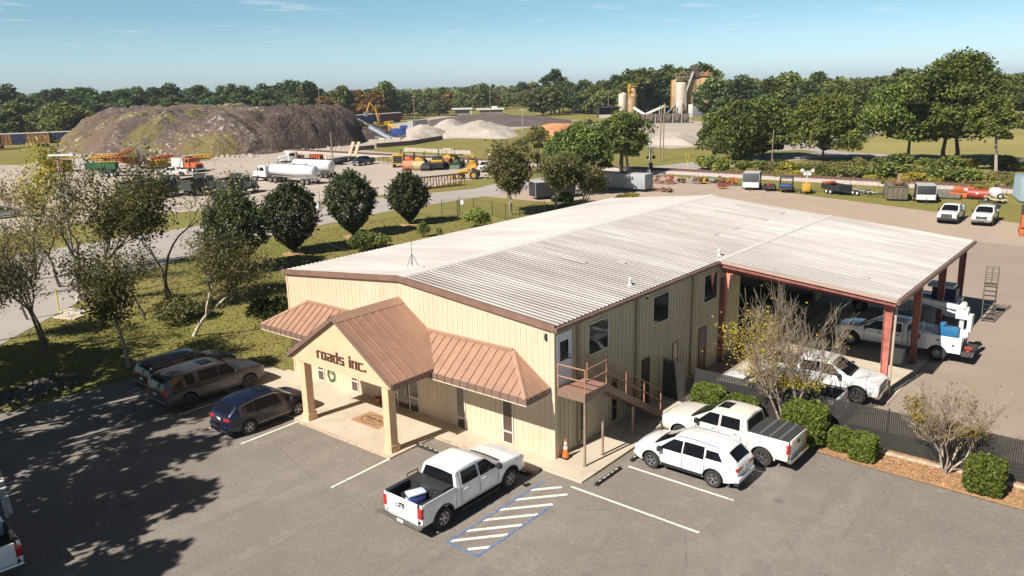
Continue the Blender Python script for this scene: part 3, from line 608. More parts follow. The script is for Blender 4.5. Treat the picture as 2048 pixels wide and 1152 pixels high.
# ---- canopy frame
cf_ = thing('canopy_frame', 'red primer steel posts and beams carrying the open canopy roof', 'steel frame', (X2_, Y1_, 0))
def clocal(): mb = MB(); mb.M = Matrix.Translation((-X2_, -Y1_, 0)); return mb
for i, y in enumerate((15.62, 21.4, 27.1, 32.8)):
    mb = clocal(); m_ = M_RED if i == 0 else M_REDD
    zt = zr(8.9) - 0.1
    for sx in (-1, 1): mb.add([(8.85 + sx * 0.13 - 0.012, y - 0.11, 0.06), (8.85 + sx * 0.13 + 0.012, y - 0.11, 0.06), (8.85 + sx * 0.13 + 0.012, y + 0.11, 0.06), (8.85 + sx * 0.13 - 0.012, y + 0.11, 0.06), (8.85 + sx * (0.13 if sx > 0 else 0.26) - 0.012, y - 0.11, zt), (8.85 + sx * (0.13 if sx > 0 else 0.26) + 0.012, y - 0.11, zt), (8.85 + sx * (0.13 if sx > 0 else 0.26) + 0.012, y + 0.11, zt), (8.85 + sx * (0.13 if sx > 0 else 0.26) - 0.012, y + 0.11, zt)], [(0, 3, 2, 1), (4, 5, 6, 7), (0, 1, 5, 4), (1, 2, 6, 5), (2, 3, 7, 6), (3, 0, 4, 7)])
    mb.prism([(8.73, 0.06), (8.97, 0.06), (8.97, zt), (8.60, zt)], y - 0.012, y + 0.012, 'y'); mb.box(8.62, 9.05, y - 0.17, y + 0.17, 0.06, 0.10)
    o = mb.obj('post', m_, cf_)
    mb = clocal(); za, zb = zr(0) - 0.1, zr(8.9) - 0.1; d0, d1 = 0.62, 0.42
    for (t0, t1) in ((0, 0.03), (1, 1)): pass
    mb.add([(0.05, y - 0.012, za), (8.6, y - 0.012, zb), (8.6, y - 0.012, zb - d1), (0.05, y - 0.012, za - d0), (0.05, y + 0.012, za), (8.6, y + 0.012, zb), (8.6, y + 0.012, zb - d1), (0.05, y + 0.012, za - d0)], [(0, 1, 2, 3), (4, 7, 6, 5), (0, 4, 5, 1), (3, 2, 6, 7)])
    for top in (0, 1):
        k0, k1 = (za - d0, zb - d1) if not top else (za - 0.012, zb - 0.012); mb.add([(0.05, y - 0.11, k0), (8.6, y - 0.11, k1), (8.6, y + 0.11, k1), (0.05, y + 0.11, k0), (0.05, y - 0.11, k0 + 0.012), (8.6, y - 0.11, k1 + 0.012), (8.6, y + 0.11, k1 + 0.012), (0.05, y + 0.11, k0 + 0.012)], [(0, 1, 2, 3), (4, 5, 6, 7), (0, 1, 5, 4), (1, 2, 6, 5), (2, 3, 7, 6), (3, 0, 4, 7)])
    mb.obj('beam', m_, cf_)
mb = clocal(); za, zb = zr(0) - 0.075, zr(X2_) - 0.075   # edge channel
mb.prism([(0.05, za), (X2_ + 0.1, zb), (X2_ + 0.1, zb - 0.26), (0.05, za - 0.26)], Y1_ - 0.06, Y1_ - 0.02, 'y'); mb.obj('edge_channel', M_REDD, cf_)
mb = clocal(); mb.prism([(0.28, za + 0.075 + 0.03), (X2_ + 0.2, zb + 0.075 + 0.03), (X2_ + 0.2, zb - 0.06), (0.28, za - 0.06)], Y1_ - 0.17, Y1_ - 0.125, 'y'); mb.obj('rake_trim', mat('trim_pinkish', (0.42, 0.30, 0.25), 0.5), cf_)
mb = clocal(); mb.box(X2_ + 0.16, X2_ + 0.30, Y1_ - 0.17, L_ + 0.15, zr(X2_) - 0.2, zr(X2_) - 0.02); mb.obj('gutter', M_TRIM, cf_)
mb = clocal(); mb.box(9.05, 9.15, 15.7, 15.8, 0.06, zr(9) - 0.2); mb.obj('downspout', mat('tan_pipe', (0.42, 0.33, 0.26), 0.5), cf_)
mb = clocal()
for x in (1.5, 3.0, 4.5, 6.0, 7.5): mb.box(x, x + 0.06, Y1_, L_, zr(x) - 0.28, zr(x) - 0.08)
mb.obj('purlins', M_REDD, cf_)
# red bracket column at the wall
mb = clocal(); mb.box(0.05, 0.3, 15.5, 15.74, 0.06, 4.9); mb.obj('wall_column', M_REDD, cf_)
mb = clocal(); mb.prism([(0.28, 5.25), (0.62, 5.25), (0.42, 3.6), (0.34, 3.6)], 15.44, 15.48, 'y'); mb.box(0.26, 0.75, 15.41, 15.51, 5.22, 5.27); mb.obj('knee_plate', mat('salmon_steel', (0.62, 0.25, 0.19), 0.6), cf_)

# ---- outside stair
st = thing('outside_stair', 'rusty brown steel stair and landing climbing the side wall to the upper door', 'staircase', (0.7, 0.3, 0))
def slocal(): mb = MB(); mb.M = Matrix.Translation((-0.7, -0.3, 0)); return mb
M_ST = mat('stair_brown', (0.19, 0.125, 0.095), 0.6, vscale=6, col2=(0.24, 0.15, 0.105))
M_RAIL = mat('rail_rusty', (0.30, 0.17, 0.12), 0.6, col2=(0.42, 0.20, 0.11), vscale=5)
DZ = 3.28; dx0, dx1, dy0, dy1 = 0.06, 1.42, 0.12, 1.75
mb = slocal()
k = 0; y = dy0 + 0.05
while y < dy1: mb.box(dx0 + 0.03, dx1 - 0.03, y, y + 0.11, DZ - 0.03, DZ); y += 0.125
mb.obj('landing_boards', mat('deck_rust', (0.33, 0.16, 0.10), 0.8, col2=(0.24, 0.15, 0.12), vscale=4), st)
mb = slocal(); mb.box(dx0, dx1 + 0.03, dy0, dy0 + 0.04, DZ - 0.34, DZ + 0.015); mb.box(dx1 - 0.02, dx1 + 0.03, dy0 + 0.042, dy1, DZ - 0.34, DZ + 0.015); mb.box(dx0, dx1 - 0.022, dy1 - 0.04, dy1, DZ - 0.3, DZ - 0.032); mb.obj('landing_frame', M_ST, st)
for p in ((1.38, 0.2, DZ - 0.3), (1.38, 1.55, DZ - 0.3), (1.38, 4.0, 1.5)):
    mb = slocal(); mb.cyl((p[0], p[1], 0.09), (p[0], p[1], p[2]), 0.055, 0.055, 10); mb.cyl((p[0], p[1], 0.09), (p[0], p[1], 0.12), 0.1, 0.1, 8); mb.obj('support_post', mat('post_tan', (0.30, 0.21, 0.16), 0.6, vary=0.25), st, 40)
ya, yb, za, zb = dy1, 6.5, DZ, 0.25
for x in (0.42, 1.40):
    mb = slocal(); mb.prism([(ya, za + 0.0), (ya, za - 0.34), (yb, zb - 0.16), (yb + 0.2, zb - 0.16), (yb + 0.2, zb + 0.12)], x - 0.02, x + 0.02, 'x'); mb.obj('stringer', M_ST, st)
n = 16
for k in range(n):
    mb = slocal(); y = ya + (yb - ya) * (k + 0.6) / n; z = za + (zb - za) * (k + 0.8) / n; mb.box(0.441, 1.379, y - 0.13, y + 0.14, z - 0.03, z); mb.obj('step', M_ST, st)
def rail(pts, name='handrail'):
    mb = slocal(); mb.tube(pts, 0.028, 6); mb.obj(name, M_RAIL, st, 50)
for h in (0.55, 1.05):
    rail([(dx0 + 0.02, dy0 + 0.03, DZ + h), (dx1, dy0 + 0.03, DZ + h), (dx1, dy1, DZ + h)])
    for x in (0.44, 1.40): rail([(x, dy1, DZ + h), (x, yb + 0.1, zb + h + 0.1)])
for h in (0.28, 0.8): rail([(0.44, dy1, DZ + h), (0.44, yb, zb + h)]) 
for (x, y, z) in [(dx0 + 0.02, dy0 + 0.03, DZ), (dx1, dy0 + 0.03, DZ), (dx1, dy1, DZ), (0.44, dy1, DZ)] + [(x, ya + (yb - ya) * f, za + (zb - za) * f) for x in (0.44, 1.40) for f in (0.34, 0.67, 1.0)]:
    mb = slocal(); mb.cyl((x, y, z - 0.25), (x, y, z + 1.07), 0.03, 0.03, 6); mb.obj('baluster', M_RAIL, st, 50)
# small objects at the front
mb = MB(); mb.tube([(0, 0, 0), (0, 0, 0.05)], 0.02)
an = thing('roof_antenna', 'thin tripod antenna mast standing on the white roof above the portico', 'antenna', (onroof(825, 534).x, onroof(825, 534).y, onroof(825, 534).z + 0.05))
mb = MB(); mb.cyl((0, 0, 0), (0, 0, 1.35), 0.014, 0.010, 6); mb.obj('mast', M_DARK, an)
for k in range(3):
    a = 2.1 * k + 0.4; mb = MB(); mb.cyl((0.32 * math.cos(a), 0.32 * math.sin(a), 0.02), (0, 0, 0.62), 0.012, 0.012, 5); mb.obj('leg', M_DARK, an)
dm = thing('door_mat', 'tan doormat with a brown oval roads inc emblem on the entrance slab', 'doormat', (-9.42, -1.9, 0.1))
mb = MB(); mb.box(-0.95, 0.95, -0.62, 0.62, 0, 0.015); mb.obj('mat_base', mat('mat_tan', (0.36, 0.215, 0.11), 0.95, vary=0.1, vscale=20), dm)
mb = MB(); N = 40
for k in range(N):
    a0, a1 = 2 * math.pi * k / N, 2 * math.pi * (k + 1) / N
    if 0.3 < (a0 % math.pi) < 2.9 or True:
        for r0 in (0.0,): mb.add([(0.70 * math.cos(a0), 0.42 * math.sin(a0), 0.018), (0.74 * math.cos(a0), 0.46 * math.sin(a0), 0.018), (0.74 * math.cos(a1), 0.46 * math.sin(a1), 0.018), (0.70 * math.cos(a1), 0.42 * math.sin(a1), 0.018)], [(0, 1, 2, 3)])
sg = sign('roads inc.', -0.60, 0.0, 0.0188, 0.026, 0.0, 0.006); o_ = len(mb.v); mb.v += [(v[0], v[2] - 0.02, 0.017 + v[1] * 0.5) for v in sg.v]; mb.f += [tuple(i + o_ for i in f) for f in sg.f]; mb.mi += sg.mi
mb.box(-0.35, 0.3, -0.2, -0.15, 0.017, 0.019)
mb.obj('mat_emblem', mat('mat_brown', (0.05, 0.028, 0.02), 0.9), dm)
fp = thing('flower_pot', 'small terracotta pot on the slab beside the entrance doors', 'pot', (-8.75, -0.5, 0.1) if False else (g(757, 806, 0.1).x, g(757, 806, 0.1).y, 0.1))
mb = MB(); mb.lathe([(0, 0), (0.13, 0), (0.19, 0.24), (0.21, 0.25), (0.21, 0.30), (0.17, 0.30), (0.16, 0.22)], 18); mb.obj('pot', mat('terracotta', (0.42, 0.15, 0.07), 0.8), fp, 40); mb = MB(); mb.cyl((0, 0, 0.2), (0, 0, 0.23), 0.17, 0.17, 14); mb.obj('soil', mat('soil', (0.05, 0.035, 0.025), 1.0), fp)
def wheel_stop(x, y, rz, label):
    o = thing('wheel_stop', label, 'wheel stop', (x, y, 0.022), rz, 'black rubber wheel stops'); mb = MB(); mb.prism([(-0.09, 0), (0.09, 0), (0.055, 0.11), (-0.055, 0.11)], -0.9, 0.9, 'x'); mb.obj('block', M_DARK, o)
    mb = MB(); random.seed(int(x * 100))
    for k in range(5): mb.box(-0.7 + k * 0.3, -0.58 + k * 0.3 + random.uniform(0, .1), -0.03, 0.02, 0.112, 0.115)
    mb.obj('reflector', mat('scuffed_white', (0.6, 0.58, 0.5), 0.8), o)
wheel_stop(-4.95, -2.5, 0.0, 'black wheel stop by the right portico column, ahead of the white pickup')
wheel_stop(2.6, 0.1, math.pi / 2, 'black wheel stop in the empty side bay below the stair posts')
wheel_stop(2.62, 2.75, math.pi / 2, 'black wheel stop under the nose of the white crossover')
wheel_stop(-0.95, -1.72, 0.0, 'black wheel stop under the front bumper of the white pickup with a toolbox')
def cone(loc, label, group=None, s=1.0):
    o = thing('traffic_cone', label, 'traffic cone', loc, 0, group); mb = MB(); mb.bbox(-0.2, 0.2, -0.2, 0.2, 0, 0.04, 0.012); mb.obj('base', M_DARK, o)
    mb = MB(); mb.lathe([(0.15, 0.04), (0.03, 0.86), (0.0, 0.87)], 18); mb.obj('cone_body', mat('cone_orange', (0.75, 0.16, 0.03), 0.5), o, 40)
    for a, b in ((0.42, 0.56), (0.62, 0.74)):
        ra_ = 0.15 - 0.12 * (a - 0.04) / 0.82 + 0.004; rb_ = 0.15 - 0.12 * (b - 0.04) / 0.82 + 0.004; mb = MB(); mb.lathe([(ra_, a), (rb_, b)], 18); mb.obj('reflective_band', mat('cone_white', (0.75, 0.75, 0.72), 0.4), o, 40)
    o.scale = (s,) * 3; return o
cone((0.28, 0.38, 0.10), 'orange traffic cone with two white bands at the front corner of the building')
# ================================================================ road vehicles
def paint(name, col, coat=1.0, rough=0.3, metal=0.0): return mat(name, col, rough, metal, coat=coat)
P_WHITE = paint('paint_white', (0.80, 0.80, 0.80)); P_CREAM = paint('paint_pearl', (0.76, 0.72, 0.64)); P_GREY = paint('paint_bronze_grey', (0.050, 0.049, 0.056), metal=0.1, coat=0.5)
P_NAVY = paint('paint_navy', (0.006, 0.009, 0.028), metal=0.0, coat=0.6); P_BLACK = paint('paint_black', (0.010, 0.011, 0.016), coat=0.6); P_SILV = paint('paint_silver', (0.45, 0.46, 0.47), metal=0.7)
M_CG = mat('car_glass', (0.008, 0.009, 0.012), 0.05, spec=0.35)
M_TYRE = mat('tyre', (0.028, 0.027, 0.026), 0.85); M_CHROME = mat('chrome', (0.62, 0.62, 0.62), 0.18, 1.0); M_RIM = mat('alloy', (0.50, 0.50, 0.51), 0.3, 0.9); M_RIMD = mat('rim_dark', (0.03, 0.03, 0.032), 0.5)
M_BLK = mat('black_trim', (0.022, 0.022, 0.024), 0.6); M_TAIL = mat('tail_red', (0.42, 0.018, 0.016), 0.15, coat=0.6); M_HEAD = mat('head_lamp', (0.50, 0.52, 0.55), 0.1, spec=0.9)
M_PLATE = mat('plate', (0.62, 0.64, 0.62), 0.5); M_UNDER = mat('underbody', (0.01, 0.01, 0.01), 0.95)
def I(tab, x):
    if x <= tab[0][0]: return tab[0][1]
    for (a, b), (c, d) in zip(tab, tab[1:]):
        if x <= c:
            t = (x - a) / (c - a); return b + (d - b) * t
    return tab[-1][1]
WHEELS = {}
def wheel_meshes(r, w, style, spokes):
    k = (round(r, 3), w, style, spokes)
    if k in WHEELS: return WHEELS[k]
    rr = r * (0.60 if style != 'steel' else 0.52); mb = MB()
    mb.lathe([(rr, -w / 2 + 0.02), (r * 0.80, -w / 2), (r * 0.94, -w / 2 + 0.01), (r, -w / 2 + 0.05), (r, w / 2 - 0.05), (r * 0.94, w / 2 - 0.01), (r * 0.80, w / 2), (rr, w / 2 - 0.02)], 36, 'y')
    tm = mb.mesh('wheel', M_TYRE, 30)
    mb = MB(); y = -w / 2 + 0.03     # outer face towards -y
    mb.cur = 1; mb.lathe([(0.0, y + 0.09), (rr * 0.9, y + 0.08), (rr, y + 0.06)], 28, 'y'); mb.cur = 0
    mb.lathe([(rr * 0.90, y + 0.05), (rr * 0.93, y - 0.004), (rr * 1.0, y - 0.008), (rr * 1.01, y + 0.03)], 28, 'y')
    mb.lathe([(0, y - 0.012), (rr * 0.17, y - 0.008), (rr * 0.2, y + 0.05)], 14, 'y')
    for i in range(spokes):
        a = 2 * math.pi * i / spokes
        for da in ((-0.13, 0.13) if style == 'twin' else (0,)):
            ww = rr * (0.085 if style == 'twin' else 0.16 if style == 'alloy' else 0.24); M = mb.M
            mb.M = Matrix.Rotation(a + da, 4, 'Y'); mb.add([(rr * 0.1, y - 0.004, -ww / 2), (rr * 0.94, y + 0.0, -ww * 0.75), (rr * 0.94, y + 0.0, ww * 0.75), (rr * 0.1, y - 0.004, ww / 2), (rr * 0.1, y + 0.05, -ww / 2), (rr * 0.94, y + 0.05, -ww * 0.75), (rr * 0.94, y + 0.05, ww * 0.75), (rr * 0.1, y + 0.05, ww / 2)], [(0, 1, 2, 3), (0, 4, 5, 1), (2, 6, 7, 3)]); mb.M = M
    rm = mb.mesh('rim', [M_RIM if style != 'black' else M_BLK, M_RIMD], 40); WHEELS[k] = (tm, rm); return WHEELS[k]
def add_wheels(root, spots, r, w=0.26, style='alloy', spokes=6):
    tm, rm = wheel_meshes(r, w, style, spokes)
    for x, y in spots:
        o = link('wheel', tm, root); o.location = (x, y, r); o.rotation_euler = (0, 0.4 * x, 0 if y < 0 else math.pi); q = link('rim', rm, o)
def car(root, P, paintm):
    """lofted body shell (x forward) with glass, lamps, wheels as parts. P is the shape table."""
    L2, x0 = P['L'] / 2, P.get('shell_rear', -P['L'] / 2)
    zt_, bt_, w_ = P['top'], P['belt'], P['half']; rock = P['rock']; Rw, Ra, zc = P['R'], P['Ra'], P['R'] + 0.02
    axles = [a for a in (P['xf'], P['xr'])]; tum = P['tumble']; crown = P.get('crown', 0.05); er = P.get('er', 0.07)
    zt = lambda x: I(zt_, x); wd = lambda x: I(w_, x)
    def beltz(x): return min(I(bt_, x), zt(x) - crown - er - 0.012)
    def zbot(x, rk=None):
        z = I(rock, x)
        for a in axles:
            if abs(x - a) < Ra: z = max(z, zc + math.sqrt(Ra * Ra - (x - a) ** 2))
        return z
    def prof(u): return I([(0, 0.955), (0.18, 0.985), (0.5, 1.0), (0.8, 0.995), (1.0, 0.965)], u)
    def sidey(x, z):
        b = beltz(x); zr_ = I(rock, x)
        if z <= b: return wd(x) * prof(max(0, (z - zr_) / (b - zr_)))
        return wd(x) * 0.965 - (z - b) * tum
    def edge(x): z = zt(x) - crown - er; return max(0.05, sidey(x, z) - er), z
    def topz(x, y): ye, ze = edge(x); return zt(x) - crown * min(1.2, abs(y) / ye) ** 2
    def section(x):
        b = beltz(x); zb = min(zbot(x), b - 0.02); pts = []
        for k in range(8): z = zb + (b - zb) * k / 7; pts.append((x, sidey(x, z), z))
        ye, ze = edge(x)
        for k in range(1, 4): z = b + (ze - b) * k / 3; pts.append((x, sidey(x, z), z))
        for k in range(1, 4): a = math.pi / 2 * k / 3; pts.append((x, ye + er * math.cos(a) , ze + er * math.sin(a)))
        for k in range(1, 6): y = ye * (1 - k / 5); pts.append((x, y, topz(x, y)))
        return pts
    xs = set(); x1 = L2 - 0.0
    x = x0
    while x < x1: xs.add(round(x, 4)); x += 0.12
    xs.add(x1); xs.add(x0)
    for a in axles:
        for k in range(17): xs.add(round(a + Ra * math.cos(math.pi * k / 16), 4))
        for e in (-0.002, 0.002): xs.add(a - Ra + e); xs.add(a + Ra + e)
    for tab in (zt_, bt_, w_, rock):
        for q in tab: xs.add(q[0])
    xs = sorted(v for v in xs if x0 <= v <= x1)
    mb = MB()
    S = [section(x) for x in xs]
    mb.grid(S); mb.grid([[(p[0], -p[1], p[2]) for p in s] for s in S])
    for s in (S[0], S[-1]):
        mb.poly(s + [(p[0], -p[1], p[2]) for p in s[::-1][1:]])
    mb.cur = 1
    seams = P.get('seams', [])
    for xx, zlo, zhi, dx in seams:
        for sg_ in (-1, 1):
            rows = []
            for k in range(9):
                z = zlo + (zhi - zlo) * k / 8; X = xx + dx * max(0, (z - beltz(xx))) ; rows.append([(X - 0.013, sg_ * (sidey(X, z) + 0.003), z), (X + 0.013, sg_ * (sidey(X, z) + 0.003), z)])
            mb.grid(rows)
    for (xa, xb, z) in P.get('hseams', []):
        for sg_ in (-1, 1): mb.grid([[(xa + (xb - xa) * k / 10, sg_ * (sidey(xa + (xb - xa) * k / 10, z) + 0.003), z - 0.007) for k in range(11)], [(xa + (xb - xa) * k / 10, sg_ * (sidey(xa + (xb - xa) * k / 10, z) + 0.003), z + 0.007) for k in range(11)]])
    body = mb.obj('body', [paintm, M_BLK], root, 32, fix=True)
    # wheel wells and floor
    mb = MB()
    for a in axles:
        for sg_ in (-1, 1):
            y0, y1 = sg_ * (wd(a) * 0.95), sg_ * (wd(a) - 0.42); rows = [[(a + Ra * math.cos(math.pi * k / 14), y, zc + Ra * math.sin(math.pi * k / 14)) for k in range(15)] for y in (y0, y1)]; mb.grid(rows)
    zl = min(q[1] for q in rock) + 0.03
    mb.box(axles[1] - 0.1, axles[0] + 0.1, -wd(0) * 0.9 + 0.3, wd(0) * 0.9 - 0.3, zl - 0.06, zl + 0.15); mb.box(axles[1] + Ra, axles[0] - Ra, -wd(0) * 0.9, wd(0) * 0.9, zl, zl + 0.12)
    mb.box(-L2 + 0.25, L2 - 0.25, -wd(0) * 0.55, wd(0) * 0.55, zl + 0.02, zl + 0.3)
    mb.obj('underbody', M_UNDER, root)
    if P.get('flare'):
        f_ = P['flare']
        for a in axles:
            for sg_ in (-1, 1):
                rows = []; mb = MB()
                for k in range(21):
                    t = math.pi * (k / 20) ; ring = []
                    for rr_, dy in ((Ra - 0.004, -0.02), (Ra - 0.004, 0.022), (Ra + f_, 0.014), (Ra + f_, 0.0)):
                        X = a + rr_ * math.cos(t); Z = zc + rr_ * math.sin(t); ring.append((X, sg_ * (sidey(X, min(Z, beltz(X))) + dy), Z))
                    rows.append(ring)
                mb.grid(rows); mb.obj('wheel_arch_trim', P.get('flare_mat', M_BLK), root, 40)
    def norm2(xa): h = 0.02; dz = (zt(xa + h) - zt(xa - h)) / (2 * h); n = Vector((-dz, 1)).normalized(); return n
    def across(name, xa, xb, inset, m=M_CG, off=0.008, parent=None, taper=0.0):
        rows = []
        for i in range(9):
            x = xa + (xb - xa) * i / 8; ye, ze = edge(x); ye = ye + er * 0.25 - inset - taper * abs(i / 8 - 0.0); n = norm2(x)
            rows.append([(x + n.x * off, ye * t_, topz(x, ye * t_) + n.y * off) for t_ in [k / 6 - 1 for k in range(13)]])
        mb = MB(); mb.grid(rows); return mb.obj(name, m, parent or root, 60)
    for nm, xa, xb, ins in P['across']: across(nm, xa, xb, ins, M_CG if 'window' in nm or 'shield' in nm or 'roof' in nm else M_BLK)
    for w in P['sidewin']:
        b0, b1, t0, t1, zlo, zhi = w
        for sg_ in (-1, 1):
            rows = []
            for i in range(11):
                v = i / 10; z = zlo + (zhi - zlo) * v; rows.append([((b0 + (t0 - b0) * v) * (1 - u) + (b1 + (t1 - b1) * v) * u, 0, z) for u in [k / 20 for k in range(21)]])
            rows = [[(p[0], sg_ * (sidey(p[0], min(p[2], edge(p[0])[1])) + 0.012), p[2]) for p in r] for r in rows]
            mb = MB(); mb.grid(rows); mb.obj('side_window', M_CG, root, 60)
    for xh_, zh in P.get('handles', []):
        for sg_ in (-1, 1): mb = MB(); y = sidey(xh_, zh); mb.cbox((xh_, sg_ * (y + 0.025), zh), (0.19, 0.03, 0.028)); mb.obj('door_handle', P.get('handle_mat', paintm), root)
    xm, zm = P['mirror']
    for sg_ in (-1, 1):
        y = sidey(xm, zm); mb = MB(); mb.bbox(xm - 0.07, xm + 0.09, min(sg_ * (y + 0.08), sg_ * (y + 0.28)), max(sg_ * (y + 0.08), sg_ * (y + 0.28)), zm - 0.02, zm + 0.18, 0.03); mb.cbox((xm + 0.02, sg_ * (y + 0.05), zm + 0.03), (0.06, 0.12, 0.05)); mb.obj('side_mirror', P.get('mirror_mat', M_BLK), root, 40)
    # front: grille, lamps, bumper
    if not P.get('skip_front'):
        zf = zt(L2); xw = L2; hw = wd(L2); gz0, gz1 = P['grille']
        mb = MB(); mb.bbox(xw - 0.06, xw + 0.025, -hw * 0.62, hw * 0.62, gz0, gz1, 0.02)
        gr = mb.obj('grille', M_BLK, root); mb = MB()
        for k in range(4): z = gz0 + 0.05 + (gz1 - gz0 - 0.1) * k / 3; mb.box(xw + 0.02, xw + 0.035, -hw * 0.58, hw * 0.58, z - 0.012, z + 0.012)
        mb.obj('grille_bar', P.get('bar_mat', M_CHROME), gr)
        for sg_ in (-1, 1):
            mb = MB(); a, b = sorted((sg_ * hw * 0.66, sg_ * (hw + 0.012))); mb.bbox(xw - 0.30, xw + 0.012, a, b, gz1 - 0.20, gz1 - 0.01, 0.03); mb.obj('headlight', M_HEAD, root, 40)
        bz0, bz1 = P['bumper']; mb = MB(); mb.bbox(xw - 0.25, xw + 0.07, -hw - 0.012, hw + 0.012, bz0, bz1, 0.06); mb.obj('front_bumper', P.get('bumper_mat', paintm), root, 40)
        mb = MB(); mb.box(xw + 0.07, xw + 0.085, -0.3, 0.3, bz0 + 0.04, bz0 + 0.14); mb.obj('air_intake', M_BLK, root)
    add_wheels(root, [(a, sg_ * (wd(a) - P.get('ww', 0.26) / 2 + P.get('wout', 0.0))) for a in axles for sg_ in (-1, 1)], Rw, P.get('ww', 0.26), P.get('rim', 'alloy'), P.get('spokes', 6))
    return dict(sidey=sidey, topz=topz, edge=edge, zt=zt, wd=wd, beltz=beltz, body=body, across=across, zbot=zbot)
def PICKUP(R_=0.41, rim='twin', spokes=6, **k):
    d = dict(L=5.86, xf=1.96, xr=-1.80, R=R_, Ra=0.50, tumble=0.34, crown=0.045, er=0.06, shell_rear=-1.13,
             top=[(-1.13, 1.28), (-1.10, 1.33), (-0.98, 1.83), (-0.85, 1.895), (-0.2, 1.93), (0.38, 1.905), (0.58, 1.855), (1.50, 1.345), (1.62, 1.325), (2.3, 1.28), (2.75, 1.20), (2.90, 1.10), (2.93, 1.02)],
             belt=[(-1.13, 1.27), (1.2, 1.24), (1.55, 1.22), (2.5, 1.14), (2.93, 1.0)],
             half=[(-1.13, 1.0), (1.3, 1.0), (2.2, 1.0), (2.6, 0.985), (2.80, 0.95), (2.90, 0.90), (2.93, 0.87)],
             rock=[(-1.13, 0.50), (1.2, 0.50), (2.5, 0.52), (2.93, 0.52)], seams=[(-0.86, 0.6, 1.80, 0.0), (0.15, 0.55, 1.85, 0.0), (1.22, 0.56, 1.22, 0.0)], hseams=[(-0.8, 1.2, 0.58)],
             across=[('windshield', 0.64, 1.47, 0.07), ('cowl', 1.475, 1.60, 0.16), ('rear_window', -0.995, -1.098, 0.10)],
             sidewin=[(-0.78, 0.10, -0.72, 0.10, 1.30, 1.755), (0.20, 1.20, 0.20, 0.66, 1.27, 1.755)], handles=[(-0.62, 1.13), (0.40, 1.13)], mirror=(1.12, 1.27),
             grille=(0.74, 1.06), bumper=(0.42, 0.72), bumper_mat=M_CHROME, spokes=spokes, rim=rim, ww=0.28, flare=0.055)
    d.update(k); return d
def pickup(label, loc, rz, paintm, P=None, group=None, bed='open', inner=M_BLK, seatlabel=None, name='pickup_truck', cat='pickup truck', rail=0):
    P = P or PICKUP(); o = thing(name, label, cat, loc, rz, group); C = car(o, P, paintm); wd = 1.0; Ra, zc, xr = P['Ra'], P['R'] + 0.02, P['xr']
    # bed: outer skins with arches, inner walls, floor
    bx0, bx1, zr_ = -P['L'] / 2 + 0.06, -1.155, 1.36
    mb = MB(); xs = sorted(set([round(bx0 + (bx1 - bx0) * k / 14, 4) for k in range(15)] + [round(xr + Ra * math.cos(math.pi * k / 16), 4) for k in range(17)] + [xr - Ra - .002, xr + Ra + .002]))
    xs = [x for x in xs if bx0 <= x <= bx1]
    prof = [(0, 0.955), (0.18, 0.985), (0.5, 1.0), (0.8, 1.0), (1.0, 0.975)]
    sy = lambda x, z: wd * I(prof, max(0, min(1, (z - 0.5) / (zr_ - 0.5)))) * (1 if x > bx0 + 0.12 else 0.985)
    for sg_ in (-1, 1):
        rows = []
        for x in xs:
            zb = 0.52
            if abs(x - xr) < Ra: zb = max(zb, zc + math.sqrt(Ra * Ra - (x - xr) ** 2))
            r = [(x, sg_ * sy(x, zb + (zr_ - zb) * k / 8), zb + (zr_ - zb) * k / 8) for k in range(9)]
            r += [(x, sg_ * 0.955, zr_ + 0.02), (x, sg_ * 0.87, zr_ + 0.01), (x, sg_ * 0.86, 0.80)]; rows.append(r)
        mb.grid(rows)
        for r in (rows[0], rows[-1]): mb.poly(r)
    mb.box(bx0, bx1, -0.87, 0.87, 0.74, 0.80); mb.box(bx1 - 0.05, bx1 - 0.002, -0.86, 0.86, 0.80, zr_)
    mb.cur = 1
    mb.box(bx0 + 0.02, bx1 - 0.06, -0.855, 0.855, 0.802, 0.815)
    for sg_ in (-1, 1): a, b = sorted((sg_ * 0.855, sg_ * 0.845)); mb.box(bx0 + 0.02, bx1 - 0.06, a, b, 0.81, 1.34); a, b = sorted((sg_ * 0.60, sg_ * 0.84)); mb.box(xr - 0.42, xr + 0.42, a, b, 0.81, 1.04); a, b = sorted((sg_ * 0.85, sg_ * 0.95)); mb.box(bx0 + 0.01, bx1 - 0.02, a, b, zr_ + 0.022, zr_ + 0.036)
    mb.obj('cargo_bed', [paintm, inner], o, 35)
    mb = MB(); mb.bbox(bx0 - 0.055, bx0 + 0.015, -0.79, 0.79, 0.66, zr_ + 0.015, 0.018); tg = mb.obj('tailgate', paintm, o, 40)
    mb = MB(); mb.box(bx0 - 0.062, bx0 - 0.054, -0.13, 0.13, 1.13, 1.20); mb.obj('handle', M_BLK, tg)
    for sg_ in (-1, 1):
        mb = MB(); a, b = sorted((sg_ * 0.80, sg_ * 0.992)); mb.bbox(bx0 - 0.05, bx0 + 0.11, a, b, 0.84, 1.24, 0.025); mb.obj('taillight', M_TAIL, o, 40)
    mb = MB(); mb.bbox(bx0 - 0.17, bx0 + 0.02, -0.97, 0.97, 0.46, 0.66, 0.04); rb = mb.obj('rear_bumper', P.get('rear_mat', M_CHROME), o, 40)
    mb = MB(); mb.box(bx0 - 0.18, bx0 - 0.172, -0.16, 0.16, 0.5, 0.62); mb.obj('licence_plate', M_PLATE, rb)
    mb = MB(); mb.box(-1.0, -0.6, -0.15, 0.15, 0, 0)
    mb = MB(); mb.bbox(-0.98, -0.95 + 0.0, -0.28, 0.28, 1.80, 1.845, 0.01); mb.M = Matrix.Translation((-0.045, 0, 0)); mb.obj('brake_light', M_TAIL, o)
